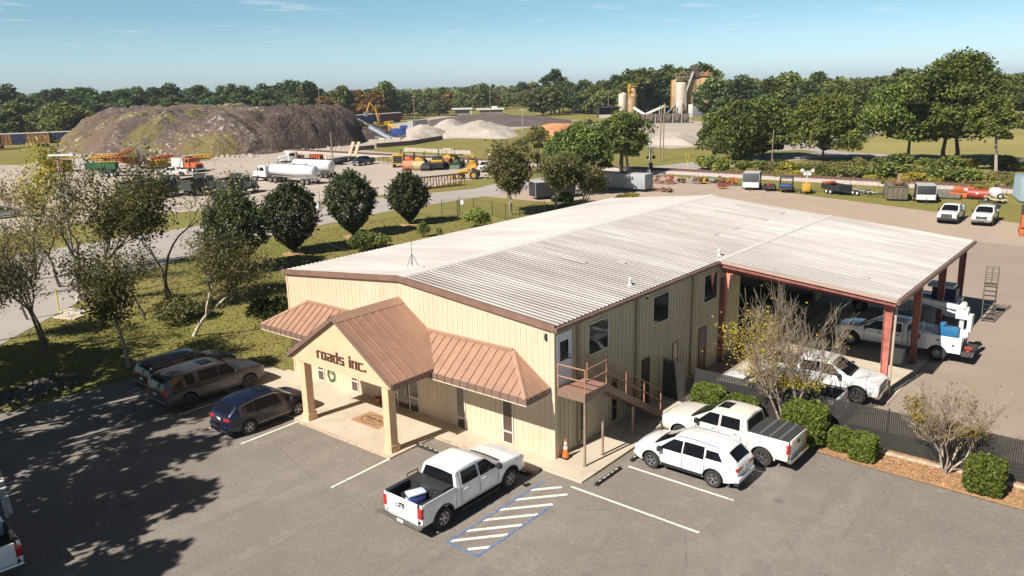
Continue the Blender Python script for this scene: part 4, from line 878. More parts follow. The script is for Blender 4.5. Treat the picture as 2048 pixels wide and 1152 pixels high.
    if P.get('board', True):
        for sg_ in (-1, 1): mb = MB(); a, b = sorted((sg_ * 0.93, sg_ * 1.06)); mb.bbox(-0.95, 1.25, a, b, 0.36, 0.42, 0.015); mb.obj('running_board', M_BLK, o)
    if bed == 'cover':
        mb = MB(); n = 4
        for k in range(n):
            a = bx0 + 0.01 + (bx1 - bx0 - 0.02) * k / n; b = a + (bx1 - bx0 - 0.02) / n - 0.02; mb.cur = 0; mb.bbox(a, b, -0.93, 0.93, zr_ + 0.02, zr_ + 0.055, 0.012)
            if k: mb.cur = 1; mb.box(a - 0.1, a + 0.0, -0.92, 0.92, zr_ + 0.056, zr_ + 0.060)
        mb.obj('bed_cover', [mat('tonneau_black', (0.045, 0.045, 0.048), 0.6), mat('tonneau_grey', (0.12, 0.12, 0.12), 0.6)], o)
    if bed == 'toolbox':
        mb = MB(); mb.bbox(bx1 - 0.62, bx1 - 0.06, -0.90, 0.90, zr_ - 0.02, zr_ + 0.10, 0.015); mb.bbox(bx1 - 0.58, bx1 - 0.08, -0.78, 0.78, 1.0, zr_ - 0.02, 0.01); tb = mb.obj('toolbox', mat('toolbox_black', (0.03, 0.03, 0.032), 0.4), o)
        for y in (-0.5, 0.5): mb = MB(); mb.cyl((bx1 - 0.585, y, 1.24), (bx1 - 0.60, y, 1.24), 0.03, 0.03, 8); mb.obj('latch', M_CHROME, tb)
        mb = MB(); mb.tube([(bx1 - 0.62, 0.9, zr_ + 0.1), (bx1 - 0.62, 0.9, zr_ + 0.22), (bx1 - 0.08, 0.9, zr_ + 0.22), (bx1 - 0.08, 0.9, zr_ + 0.1)], 0.02); mb.obj('toolbox_rail', M_BLK, tb)
    return o, C
def tailtext(o, cells, x, z, cw, ch, m, name='tailgate_badge'):
    """block letters on the tail face, reading left to right from behind (towards -y)"""
    mb = MB(); y = sum(len(c[0]) + 1 for c in cells) * cw / 2
    for c in cells:
        for j, row in enumerate(c):
            for i, chh in enumerate(row):
                if chh == '#': mb.box(x - 0.006, x, y - (i + 1) * cw, y - i * cw, z + (len(c) - 1 - j) * ch, z + (len(c) - j) * ch)
        y -= (len(c[0]) + 1) * cw
    return mb.obj(name, m, o)
LG = ["######", "#.....", "#.....", "#..###", "#....#", "######"]; LM = ["#....#", "##..##", "#.##.#", "#....#", "#....#", "#....#"]; LC = ["######", "#.....", "#.....", "#.....", "#.....", "######"]
# --- parked at the front of the building
tk, C = pickup('white pickup with a black toolbox in its open bed, beside the blue hatched lines', (-0.96, -4.95, 0.02), math.pi / 2, P_WHITE, PICKUP(rear_mat=M_CHROME), bed='toolbox')
tailtext(tk, [LG, LM, LC], -2.935, 1.0, 0.029, 0.022, M_BLK)
co = thing('cooler', 'white and blue lidded cooler standing in the open bed of the white pickup', 'cooler', (-1.12, -7.02, 0.84), R(68))
mb = MB(); mb.bbox(-0.33, 0.33, -0.2, 0.2, 0, 0.33, 0.03); mb.obj('tub', mat('cooler_blue', (0.07, 0.13, 0.36), 0.4), co, 40); mb = MB(); mb.bbox(-0.35, 0.35, -0.22, 0.22, 0.325, 0.42, 0.03); mb.obj('lid', mat('cooler_lid', (0.62, 0.72, 0.80), 0.4), co, 40)
for s_ in (-1, 1): mb = MB(); mb.box(s_ * 0.36 - 0.02, s_ * 0.36 + 0.02, -0.1, 0.1, 0.2, 0.23); mb.obj('handle', M_PLATE, co)
p2, C = pickup('cream pickup with a sunroof and a black folding bed cover, beside the clipped hedges', (5.35, 5.65, 0.02), math.pi - 0.02, P_CREAM, PICKUP(handle_mat=M_CHROME, rear_mat=M_CHROME, board=True, flare_mat=P_CREAM), bed='cover')
C['across']('sunroof', 0.0, 0.52, 0.36, M_CG, 0.008, p2)
tailtext(p2, [["###", "###", "###"]], -2.935, 1.04, 0.04, 0.04, M_BLK, 'tailgate_emblem')
# SUVs
def suv_rear(o, C, P, paintm, lz, lw=0.2, tall=0.3, bar=None):
    L2 = P['L'] / 2; x0 = -L2; w = P['half'][0][1]
    for sg_ in (-1, 1): mb = MB(); a, b = sorted((sg_ * (w - lw + 0.03), sg_ * (w + 0.045))); mb.bbox(x0 - 0.02, x0 + 0.2, a, b, lz, lz + tall, 0.03); mb.obj('taillight', M_TAIL, o, 40)
    mb = MB(); mb.bbox(x0 - 0.08, x0 + 0.12, -w - 0.03, w + 0.03, P['bumper'][0] + 0.12, P['bumper'][1] + 0.16, 0.05); mb.obj('rear_bumper', paintm, o, 40)
    mb = MB(); mb.bbox(x0 - 0.06, x0 + 0.14, -w - 0.02, w + 0.02, P['bumper'][0] - 0.04, P['bumper'][0] + 0.115, 0.04); mb.obj('rear_valance', M_BLK, o, 40)
    for sg_ in (-1, 1):
        xa_, xb_ = P['xr'] + P['Ra'] + 0.03, P['xf'] - P['Ra'] - 0.03; z0_ = I(P['rock'], 0) - 0.01; mb = MB()
        mb.grid([[(xa_ + (xb_ - xa_) * k / 8, sg_ * (C['sidey'](xa_ + (xb_ - xa_) * k / 8, z) + d_), z) for k in range(9)] for z, d_ in ((z0_ + 0.02, -0.04), (z0_, 0.012), (z0_ + 0.13, 0.014), (z0_ + 0.14, 0.0))]); mb.obj('sill_cladding', M_BLK, o, 40)
    mb = MB(); mb.box(x0 - 0.035, x0 - 0.02, -0.17, 0.17, lz + 0.0, lz + 0.12); mb.obj('licence_plate', M_PLATE, o)
    mb = MB(); mb.cyl((x0 - 0.10, -w * 0.6, 0.33), (x0 + 0.1, -w * 0.6, 0.33), 0.04, 0.04, 8); mb.obj('exhaust', M_CHROME, o)
    if bar:
        for sg_ in (-1, 1):
            pts = []; 
            for k in range(9): x = bar[0] + (bar[1] - bar[0]) * k / 8; ye, ze = C['edge'](x); pts.append((x, sg_ * (ye + 0.0), ze + 0.075 + (0.035 if 0 < k < 8 else 0)))
            mb = MB(); mb.tube(pts, 0.018, 6); mb.obj('roof_rail', bar[2], o, 50)
CROSS = dict(L=4.62, xf=1.37, xr=-1.36, R=0.36, Ra=0.415, tumble=0.42, crown=0.05, er=0.08,
    top=[(-2.31, 1.02), (-2.27, 1.12), (-2.17, 1.24), (-1.80, 1.54), (-1.62, 1.60), (-1.0, 1.655), (-0.3, 1.68), (0.22, 1.66), (0.44, 1.60), (1.28, 1.135), (1.40, 1.10), (1.9, 1.02), (2.18, 0.90), (2.29, 0.78), (2.31, 0.72)],
    belt=[(-2.31, 0.95), (-1.8, 1.06), (-0.5, 1.03), (1.1, 0.98), (1.9, 0.90), (2.31, 0.68)],
    half=[(-2.31, 0.74), (-2.2, 0.83), (-1.9, 0.90), (-1.4, 0.93), (1.2, 0.93), (1.8, 0.91), (2.1, 0.84), (2.26, 0.72), (2.31, 0.62)], rock=[(-2.31, 0.42), (-1.9, 0.33), (1.9, 0.30), (2.31, 0.34)],
    seams=[(0.98, 0.36, 0.96, 0), (-0.02, 0.38, 1.5, 0.0), (-0.98, 0.62, 1.45, -0.12)], across=[('windshield', 0.50, 1.25, 0.07), ('cowl', 1.26, 1.36, 0.14), ('rear_window', -1.84, -2.20, 0.13)],
    sidewin=[(0.03, 1.04, 0.03, 0.46, 1.04, 1.50), (-0.94, -0.04, -0.90, -0.04, 1.06, 1.52), (-1.72, -1.02, -1.48, -0.98, 1.14, 1.45)], handles=[(-0.80, 0.92), (0.18, 0.90)], mirror=(0.92, 1.0),
    grille=(0.50, 0.76), bumper=(0.28, 0.46), bumper_mat=None, rim='twin', spokes=5, ww=0.23, flare=0.03)
def suv(label, loc, rz, paintm, P, lz=0.78, tall=0.14, lw=0.42, rail=None, name='crossover_car', cat='car', **k):
    P = dict(P); P.update(k)
    if P.get('bumper_mat') is None: P['bumper_mat'] = paintm
    o = thing(name, label, cat, loc, rz); C = car(o, P, paintm); suv_rear(o, C, P, paintm, lz, lw, tall, rail); return o, C
eq, C = suv('small white crossover car parked between the stair and the cream pickup', (4.95, 2.72, 0.02), math.pi, P_WHITE, CROSS, rail=(-1.5, 0.35, M_CHROME), lz=0.86, flare_mat=M_BLK)
nv, C = suv('dark navy crossover car with ten spoke wheels, nearest to the left portico column', (-13.88, -4.98, 0.02), math.pi / 2, P_NAVY, CROSS, spokes=5, lz=0.86, rail=None, half=[(-2.31, 0.76), (-2.2, 0.85), (-1.9, 0.93), (-1.4, 0.96), (1.2, 0.96), (1.8, 0.93), (2.1, 0.86), (2.26, 0.74), (2.31, 0.64)], flare_mat=P_NAVY, R=0.37)
C['across']('sunroof', -0.35, 0.2, 0.22, M_CG, 0.008, nv)
mb = MB()
for sg_ in (-1, 1):
    pts = [(x, sg_ * (C['sidey'](x, 1.0) + 0.0), C['edge'](x)[1] - 0.005) for x in (0.5, 0.2, -0.3, -0.9, -1.4, -1.7)]; pts = [(p[0], sg_ * (C['sidey'](p[0], p[2]) + 0.006), p[2]) for p in pts]; mb.tube(pts, 0.012, 5)
    mb.tube([(x, sg_ * (C['sidey'](x, 0.42) + 0.006), 0.42) for x in (0.85, 0.4, 0, -0.5, -0.85)], 0.012, 5)
mb.obj('chrome_strip', M_CHROME, nv)
BIG = dict(L=5.70, xf=1.80, xr=-1.62, R=0.425, Ra=0.49, tumble=0.30, crown=0.05, er=0.07,
    top=[(-2.85, 1.20), (-2.82, 1.36), (-2.70, 1.66), (-2.58, 1.84), (-2.35, 1.905), (-1.2, 1.95), (0.1, 1.95), (0.38, 1.91), (0.56, 1.86), (1.36, 1.37), (1.48, 1.34), (2.1, 1.29), (2.6, 1.20), (2.80, 1.08), (2.85, 0.98)],
    belt=[(-2.85, 1.14), (-2.5, 1.24), (1.1, 1.22), (1.5, 1.20), (2.5, 1.10), (2.85, 0.94)], half=[(-2.85, 0.88), (-2.76, 0.95), (-2.5, 1.0), (-1.6, 1.015), (1.8, 1.015), (2.4, 1.0), (2.7, 0.93), (2.82, 0.86), (2.85, 0.82)],
    rock=[(-2.85, 0.50), (-2.3, 0.42), (2.4, 0.44), (2.85, 0.46)], seams=[(1.15, 0.5, 1.22, 0), (0.10, 0.5, 1.8, 0), (-1.02, 0.72, 1.8, -0.1)], across=[('windshield', 0.62, 1.33, 0.07), ('cowl', 1.34, 1.46, 0.14), ('rear_window', -2.60, -2.81, 0.12)],
    sidewin=[(0.15, 1.05, 0.15, 0.68, 1.26, 1.78), (-0.98, 0.05, -0.95, 0.05, 1.27, 1.79), (-2.48, -1.18, -2.42, -1.24, 1.28, 1.79)], handles=[(-0.8, 1.12), (0.35, 1.12)], mirror=(1.02, 1.24), handle_mat=None,
    grille=(0.62, 1.0), bumper=(0.36, 0.6), bumper_mat=None, rim='black', spokes=6, ww=0.29, flare=0.04)
BIG['handle_mat'] = P_GREY
bg_, C = suv('large bronze grey long wheelbase SUV with black wheels, middle of the three dark parked cars', (-19.12, -4.78, 0.02), math.pi / 2, P_GREY, BIG, lz=0.95, tall=0.40, lw=0.16, rail=(-2.3, 0.3, M_CHROME), name='estate_suv', cat='SUV', flare_mat=P_GREY)
C['across']('sunroof', -0.55, 0.1, 0.25, M_CG, 0.008, bg_)
bk, C = suv('black SUV with silver roof rails, farthest left of the three dark parked cars', (-22.1, -4.3, 0.02), math.pi / 2, P_BLACK, BIG, lz=0.95, tall=0.3, lw=0.2, rail=(-2.3, 0.2, M_CHROME), name='black_suv', cat='SUV', flare_mat=P_BLACK, handle_mat=P_BLACK, half=[(-2.85, 0.85), (-2.76, 0.92), (-2.5, 0.96), (1.8, 0.97), (2.4, 0.95), (2.7, 0.88), (2.82, 0.82), (2.85, 0.78)])
bk.scale = (0.90, 1.0, 0.90)
ck, C = pickup('white pickup cut off by the left photo edge, its open black bed showing', (-11.95, -18.05, 0.02), math.pi - 0.10, P_WHITE, PICKUP(), bed='open')
# --- inside the fence
s1, C = pickup('white pickup facing right, its nose in front of the red canopy post', (6.2, 14.5, 0.06), 0.02, P_WHITE, PICKUP(R_=0.43, handle_mat=P_WHITE), bed='open')
s2, C = pickup('white pickup facing left just behind the slatted fence, half hidden by the bare tree', (5.35, 10.95, 0.03), math.pi + 0.0, P_WHITE, PICKUP(handle_mat=M_CHROME), bed='open')
s3, C = pickup('white pickup with a black grille, left of two trucks on the dirt yard', tuple(g(1893, 446, 0.03)), 0, P_WHITE, PICKUP(bumper_mat=M_BLK, handle_mat=P_WHITE, grille=(0.70, 1.12)), group='white trucks on the dirt yard')
s4, C = pickup('white pickup with a black roof rack, right of two trucks on the dirt yard', tuple(g(1962, 450, 0.03)), 0, P_WHITE, PICKUP(bumper_mat=M_CHROME, handle_mat=P_WHITE, R_=0.44), group='white trucks on the dirt yard')
for s_ in (s3, s4): s_.rotation_euler = (0, 0, R(-88)); s_.location.y += 2.0
mb = MB(); mb.box(-2.85, -1.2, -1.05, 1.05, 1.38, 1.62); mb.tube([(-1.2, -0.9, 1.4), (-1.2, -0.9, 2.15), (-1.2, 0.9, 2.15), (-1.2, 0.9, 1.4)], 0.04); mb.tube([(-1.2, -0.9, 2.15), (-0.3, -0.95, 2.2), (-0.3, 0.95, 2.2), (-1.2, 0.9, 2.15)], 0.035); mb.cbox((-0.75, 0, 2.12), (0.3, 1.3, 0.12)); mb.obj('headache_rack', M_BLK, s4)
# ================================================================ plants
L_OAK = leafmat('leaf_oak', (0.059, 0.089, 0.023), (0.173, 0.214, 0.043), 0.25, 0.25)
L_PINE = leafmat('leaf_pine', (0.049, 0.086, 0.030), (0.124, 0.173, 0.049), 0.06, 0.2)
L_FOREST = leafmat('leaf_forest', (0.069, 0.102, 0.030), (0.206, 0.223, 0.053), 0.035, 0.25)
L_AUT = leafmat('leaf_autumn', (0.181, 0.124, 0.036), (0.412, 0.247, 0.058), 0.08, 0.25)
L_MAG = leafmat('leaf_magnolia', (0.023, 0.038, 0.014), (0.072, 0.096, 0.029), 1.6, 0.1)
L_GOAK = leafmat('leaf_grove_oak', (0.060, 0.070, 0.020), (0.155, 0.150, 0.040), 0.5, 0.3)
L_THIN = leafmat('leaf_thin', (0.099, 0.112, 0.036), (0.247, 0.223, 0.074), 0.5, 0.35)
L_YEL = leafmat('leaf_yellow', (0.22, 0.18, 0.025), (0.46, 0.35, 0.04), 2.0, 0.4)
L_YGR = leafmat('leaf_yellow_green', (0.214, 0.198, 0.033), (0.429, 0.355, 0.058), 0.4, 0.35)
L_HEDGE = leafmat('leaf_hedge', (0.055, 0.095, 0.016), (0.22, 0.27, 0.045), 7.0, 0.3)
L_BUSH = leafmat('leaf_bush', (0.099, 0.135, 0.033), (0.247, 0.272, 0.058), 0.4, 0.3)
M_BARK = mat('bark_dark', (0.085, 0.068, 0.052), 0.95, vary=0.4, vscale=8, bump=0.5, bscale=30)
M_BARKL = mat('bark_pale', (0.36, 0.30, 0.24), 0.95, vary=0.35, vscale=5, bump=0.4, bscale=30)
M_TWIG = mat('twig', (0.34, 0.27, 0.205), 0.9, vary=0.3, vscale=4)
M_GTWIG = mat('twig_grey', (0.13, 0.105, 0.082), 0.9, vary=0.3, vscale=4)
def branch(seed, h, splits=4, spread=0.55, r0=0.16, up=0.5, trunk=0.3, stems=1, kids=(2, 3), shrink=0.74, wob=0.12, lean=(0, 0), depth=5, tilt=0.16):
    """branching skeleton: list of (p0, p1, r0, r1, level) and twig tips"""
    rr = random.Random(seed); seg = []; tips = []
    def rec(p, d, l, r, lv):
        n = 3 if lv < depth - 1 else 2; q = p
        for i in range(n):
            d = (d + Vector((rr.gauss(0, wob), rr.gauss(0, wob), rr.gauss(0, wob * 0.5)))).normalized(); e = q + d * l / n
            ra = r * (1 - 0.35 * i / n); rb = r * (1 - 0.35 * (i + 1) / n); seg.append((q, e, ra, rb, lv)); q = e
            if lv >= 2: tips.append((q.copy(), depth - lv))
            if lv > 0 and lv < depth and i < n - 1 and rr.random() < 0.55:
                dd = (d + Vector((rr.gauss(0, 1), rr.gauss(0, 1), rr.gauss(0, 0.5))) * spread).normalized(); rec(q, dd, l * shrink * 0.8, rb * 0.5, lv + 1)
        if lv >= depth: return
        for k in range(rr.randint(*kids)):
            a = rr.uniform(0, 2 * math.pi); dd = Vector((d.x + math.cos(a) * spread, d.y + math.sin(a) * spread, d.z * 1.0 + up * 0.35)).normalized()
            rec(q, dd, l * shrink * rr.uniform(0.75, 1.15), r * 0.60, lv + 1)
    for s_ in range(stems):
        a = 2 * math.pi * s_ / stems + rr.uniform(-0.4, 0.4); k = 0.0 if stems == 1 else tilt
        d = Vector((math.cos(a) * k + lean[0], math.sin(a) * k + lean[1], 1)).normalized(); off = Vector((math.cos(a), math.sin(a), 0)) * (0.0 if stems == 1 else r0 * 0.8)
        rec(off, d, h * trunk, r0, 0)
    zt = max(t[0].z for t in tips); s_ = h / zt
    return [(a * s_, b * s_, x, y, lv) for a, b, x, y, lv in seg], [(t * s_, lv) for t, lv in tips]
def wood(name, seg, m, parent, minr=0.008, n0=9, maxlv=99, label=None):
    mb = MB()
    for a, b, ra, rb, lv in seg:
        if lv > maxlv: continue
        mb.cyl(a - (b - a) * 0.04, b, max(ra, minr), max(rb, minr), max(3, n0 - 2 * lv), cap=False)
    return mb.obj(name, m, parent, 60, fix=False)
def tipleaves(tips, per, spread, rs, keep=None):
    C = []
    for t, lv in tips:
        if keep and not keep(t): continue
        n = rs.poisson(per * (1.0 if lv < 2 else 0.7))
        if n: C.append(np.array(t) + rs.normal(size=(n, 3)) * spread)
    return np.concatenate(C) if C else np.zeros((1, 3))
def lobes(n, h, w, z0, seed, conic=0.0, egg=0.0):
    """crown lobes (centre, radii) filling an uneven crown"""
    rr = random.Random(seed); out = []
    for k in range(n):
        t = (k + 0.5) / n; z = z0 + (h - z0) * (0.12 + 0.80 * t); f = math.sin(math.pi * min(1, 0.18 + 0.80 * t)) ** 0.7 if not conic else (1 - conic * t)
        a = k * 2.4 + rr.uniform(-0.5, 0.5); rad = w / 2 * f * rr.uniform(0.30, 0.92); s_ = w * rr.choice((0.10, 0.14, 0.18, 0.24)) * rr.uniform(0.9, 1.15)
        out.append((Vector((rad * math.cos(a), rad * math.sin(a), z)), Vector((s_, s_, s_ * rr.uniform(0.55, 0.85)))))
    out.append((Vector((0, 0, z0 + (h - z0) * 0.55)), Vector((w * 0.28, w * 0.28, (h - z0) * 0.36)))); return out
def lobeleaves(lb, per, rs, thick=0.28):
    C = []
    for c, r in lb:
        v = rs.normal(size=(per, 3)); v /= np.linalg.norm(v, axis=1)[:, None]; v[:, 2] = np.where(v[:, 2] < -0.45, -v[:, 2], v[:, 2])
        k = 1 - np.abs(rs.normal(size=(per, 1))) * thick; bump = 1 + 0.16 * np.sin(v[:, :1] * 7 + c.x) * np.cos(v[:, 1:2] * 6 + c.y)
        C.append(np.array(c) + v * np.array(r) * k * bump)
    return np.concatenate(C)
def crowntree(name, label, cat, loc, h, w, z0, m, seed, nl=16, per=260, size=0.2, bark=M_BARK, group=None, r0=None, conic=0.0, rz=0.0, lean=0.0, stems=1, thick=0.28):
    o = thing(name, label, cat, loc, rz, group); rs = np.random.default_rng(seed); lb = lobes(nl, h, w, z0, seed, conic)
    lb = [(Vector((c.x + lean * c.z, c.y, c.z)), r) for c, r in lb]; r0 = r0 or h * 0.02
    mb = MB(); top = Vector((lean * z0 * 1.6, 0, z0 * 1.7 if z0 > 0.5 else h * 0.5)); prev = Vector((0, 0, 0))
    for s_ in range(stems):
        off = Vector((math.cos(s_ * 2.3), math.sin(s_ * 2.3), 0)) * (0 if stems == 1 else r0 * 2.2)
        k1 = off + Vector((lean * z0 * 0.5 + off.x, off.y, z0 * 0.6)); mb.cyl(off + Vector((0, 0, -0.1)), k1, r0 * 1.25, r0, 8, cap=False); mb.cyl(k1 - (k1 - off) * 0.03, top + off, r0, r0 * 0.6, 7, cap=False)
        for c, r in lb[s_::stems]: mb.cyl(top + off - Vector((0, 0, (top.z) * 0.25)), c, r0 * 0.42, r0 * 0.12, 5, cap=False)
    mb.obj('trunk', bark, o, 60, fix=False)
    C = lobeleaves(lb, per, rs, thick); me = leaves('crown', C, size, m, rand=rs); link('crown', me, o); return o
# ---- four clipped magnolias in a row beside the road
mag_l = ['dark egg shaped magnolia nearest the left grove, first of the roadside row', 'dark egg shaped magnolia, second of the roadside row from the left', 'tallest dark egg shaped magnolia, third of the roadside row', 'dark egg shaped magnolia at the right end of the roadside row']
def magnolia(label, loc, h, w, seed):
    o = thing('magnolia_tree', label, 'tree', loc, seed * 1.3, 'magnolias in a row beside the road'); rs = np.random.default_rng(seed); n = 11500
    v = rs.normal(size=(n, 3)); v /= np.linalg.norm(v, axis=1)[:, None]
    z = v[:, 2]; t = (z + 1) / 2; rad = np.sin(np.pi * np.clip(t, 0, 1) ** 1.22) ** 0.62
    ang = np.arctan2(v[:, 1], v[:, 0]); knob = 1 + 0.12 * np.sin(ang * 4 + t * 9 + seed) + 0.10 * np.sin(ang * 9 - t * 16) + 0.05 * np.sin(ang * 17 + t * 30)
    k = (1 - np.abs(rs.normal(size=n)) * 0.10) * knob
    C = np.stack([np.cos(ang) * rad * w / 2 * k, np.sin(ang) * rad * w / 2 * k, 0.35 + (h - 0.35) * (t ** 0.95) * (1 + 0.03 * np.sin(ang * 6 + seed))], 1)
    n2 = 520; P0 = C[rs.integers(0, n, n2)]; P0 = P0[P0[:, 2] > h * 0.35]  # shoots that stick out
    S = np.concatenate([p + (p - np.array([0, 0, h * 0.45])) / np.linalg.norm(p - np.array([0, 0, h * 0.45])) * rs.uniform(0, 0.6, (9, 1)) + rs.normal(size=(9, 3)) * 0.05 for p in P0])
    link('crown', leaves('crown', np.concatenate([C, S]), 0.10, L_MAG, 0.2, 0.5, rs), o)
    mb = MB(); mb.cyl((0, 0, -0.05), (0, 0, h * 0.8), 0.16, 0.05, 8, cap=False); 
    for k in range(9): a = k * 2.4; mb.cyl((0, 0, 0.5 + k * 0.35), (w * 0.3 * math.cos(a), w * 0.3 * math.sin(a), 1.6 + k * 0.45), 0.05, 0.02, 5, cap=False)
    mb.obj('trunk', M_BARK, o); mu = MB(); mu.cyl((0, 0, 0.0), (0, 0, 0.06), 1.1, 1.0, 20); mu.obj('mulch_ring', M_MULCH, o); return o
for i, (a, h, w) in enumerate((((478, 542), 6.7, 5.0), ((588, 507), 6.6, 4.9), ((706, 473), 6.7, 4.9), ((819, 449), 5.8, 4.1))): magnolia(mag_l[i], tuple(g(*a)), h, w, 3 + i)
# ---- sparse left grove
def thintree(name, label, loc, h, seed, leafm, per=6, lspr=0.28, size=0.07, bark=M_GTWIG, group=None, **k):
    o = thing(name, label, 'tree', loc, 0, group); seg, tips = branch(seed, h, **k); rs = np.random.default_rng(seed)
    wood('trunk', [s for s in seg if s[4] <= 1], bark, o); wood('branches', [s for s in seg if s[4] > 1], M_GTWIG, o, minr=0.009)
    link('foliage', leaves('foliage', tipleaves(tips, per, lspr, rs), size, leafm, rand=rs), o); return o
G1 = 'trees of the grove left of the building'
def TT(label, pxy, h, seed, m, per, spr, size=0.07, **k): return thintree('grove_tree', label, tuple(g(*pxy)), h, seed, m, per * 0.55, spr * 1.7, size * 0.88, group=G1, **k)
WB = mat('bark_white', (0.52, 0.46, 0.38), 0.9, vary=0.25, vscale=5)
TT('thin forked tree with a bare double trunk at the shadow edge of the lawn', (92, 706), 7.6, 21, L_THIN, 2.2, 0.22, 0.06, r0=0.11, stems=2, depth=5)
TT('tallest dark grove tree with a straight trunk and loose leafy top', (207, 642), 11.8, 22, L_GOAK, 4.5, 0.30, 0.085, r0=0.20, depth=6, trunk=0.34, kids=(1, 3), spread=0.45)
TT('tall forked grove tree behind the tallest one, thin greenish trunk', (172, 604), 11.4, 23, L_THIN, 3.0, 0.30, 0.08, r0=0.19, depth=6, trunk=0.34, kids=(1, 3), spread=0.42)
TT('dense dark leafy tree with a pale slim trunk beside the black SUV', (258, 736), 6.9, 24, L_GOAK, 12, 0.28, 0.065, r0=0.12, depth=5, trunk=0.30, spread=0.42, bark=M_BARKL)
TT('pale barked tree leaning to the right with loose pale green leaves', (388, 672), 6.6, 25, L_THIN, 8, 0.27, 0.06, r0=0.13, depth=5, lean=(0.42, 0.32), bark=WB, trunk=0.33, spread=0.55)
TT('slim tall tree with airy yellow green twigs behind the leaning tree', (333, 620), 10.2, 26, L_THIN, 2.6, 0.26, 0.07, r0=0.13, depth=6, trunk=0.3, kids=(1, 3), spread=0.36)
TT('slim airy tree beside the first magnolia, its twigs over the road', (352, 612), 9.2, 27, L_YGR, 2.2, 0.26, 0.065, r0=0.11, depth=6, trunk=0.26, kids=(1, 3), spread=0.4)
TT('bushy yellow green tree at the far left edge beside the road', (70, 560), 11.5, 28, L_YGR, 9, 0.40, 0.09, r0=0.18, depth=6, spread=0.5, kids=(1, 3), trunk=0.25)
TT('dark leafy tree cut by the left edge of the photo at the roadside', (-38, 690), 6.2, 29, L_GOAK, 10, 0.3, 0.07, r0=0.14, depth=5)
TT('slight leafless sapling at the left edge of the lawn', (30, 600), 6.5, 30, L_THIN, 0.8, 0.3, 0.055, r0=0.08, depth=5, spread=0.4)
TT('dark slim tree right of the tallest grove tree, over the road', (230, 600), 9.4, 31, L_GOAK, 4.5, 0.3, 0.08, r0=0.13, depth=6, kids=(1, 3), trunk=0.28, spread=0.42)
TT('low spreading tree between the leaning tree and the first magnolia', (455, 600), 5.0, 32, L_THIN, 8, 0.28, 0.065, r0=0.10, depth=5, spread=0.7, trunk=0.25)
TT('thin bare stemmed tree left of the forked tree at the road edge', (55, 640), 8.4, 33, L_THIN, 1.6, 0.25, 0.06, r0=0.09, depth=6, kids=(1, 2), trunk=0.25, spread=0.4)
TT('reddish brown small tree in the middle of the grove undergrowth', (290, 640), 6.0, 34, L_THIN, 5, 0.28, 0.06, r0=0.09, depth=5, trunk=0.25)
TT('bronze leaved tree behind the yellow green tree at the roadside', (120, 575), 9.5, 35, leafmat('leaf_bronze', (0.148, 0.116, 0.046), (0.281, 0.206, 0.074), 0.5, 0.3), 5, 0.34, 0.08, r0=0.13, depth=6, kids=(1, 3), trunk=0.24)
# tall trees beyond the left edge whose shade lies over the lot
for i, (x, y, h) in enumerate(((-8.5, -27.5, 13), (-12.5, -24.5, 13.5), (-16.5, -24.0, 15.5), (-20.5, -22.5, 17), (-24.5, -19.5, 19.5), (-28.5, -18.0, 15), (-32.5, -16.5, 12), (-36.5, -15.5, 8.5), (-13.0, -27.5, 13), (-10.5, -29.5, 11), (-22.0, -27.0, 14))):
    crowntree('shade_tree', 'tall dark tree outside the left edge of the photo, shading the lot', 'tree', (x, y, 0), h, 7.0, 3.2, L_OAK, 40 + i, nl=22, per=170, size=0.15, group='shade trees beyond the left edge', thick=0.34)
# ---- bare crepe myrtles
def crepe(label, loc, h, seed, yb, cl=(), **k):
    o = thing('crepe_myrtle', label, 'tree', loc, 0, 'crepe myrtle trees'); kk = dict(r0=0.065, stems=5, depth=5, spread=0.36, trunk=0.20, up=0.6, kids=(2, 3), shrink=0.86, wob=0.08, tilt=0.55); kk.update(k)
    seg, tips = branch(seed, h, **kk); rs = np.random.default_rng(seed)
    wood('trunk', [s for s in seg if s[4] <= 1], M_BARKL, o, n0=8); wood('twigs', [s for s in seg if s[4] > 1], M_TWIG, o, minr=0.0055, n0=7)
    C = [tipleaves(tips, *a, rs, keep=kf) for a, kf in yb]
    for c_, r_, n_ in cl: C.append(rs.normal(size=(n_, 3)) * np.array(r_) + np.array(c_))
    link('foliage', leaves('foliage', np.concatenate(C), 0.038, L_YEL, rand=rs), o); return o
def nearb(x, y, z, r): return lambda t: (t.x - x) ** 2 + (t.y - y) ** 2 + (t.z - z) ** 2 < r * r
c1 = crepe('large bare crepe myrtle with yellow leaf patches, growing behind the cream pickup', (6.45, 8.95, 0.03), 7.2, 51, [((0.9, 0.18), nearb(-2.0, 0.4, 3.8, 1.6)), ((0.5, 0.15), nearb(-2, 0, 3.2, 1.1)), ((0.10, 0.14), None)], [((0, 0, 2.3), (0.35, 0.3, 0.16), 700), ((-1.1, -0.3, 2.5), (0.4, 0.3, 0.14), 300), ((0.9, -0.1, 2.35), (0.35, 0.3, 0.12), 260), ((-2.2, 0.4, 3.4), (0.75, 0.5, 0.45), 420), ((-1.9, 0.2, 4.5), (0.7, 0.5, 0.4), 220), ((-2.9, 0.5, 4.0), (0.35, 0.4, 0.25), 130), ((-1.2, 0.2, 2.9), (0.5, 0.4, 0.2), 200)])
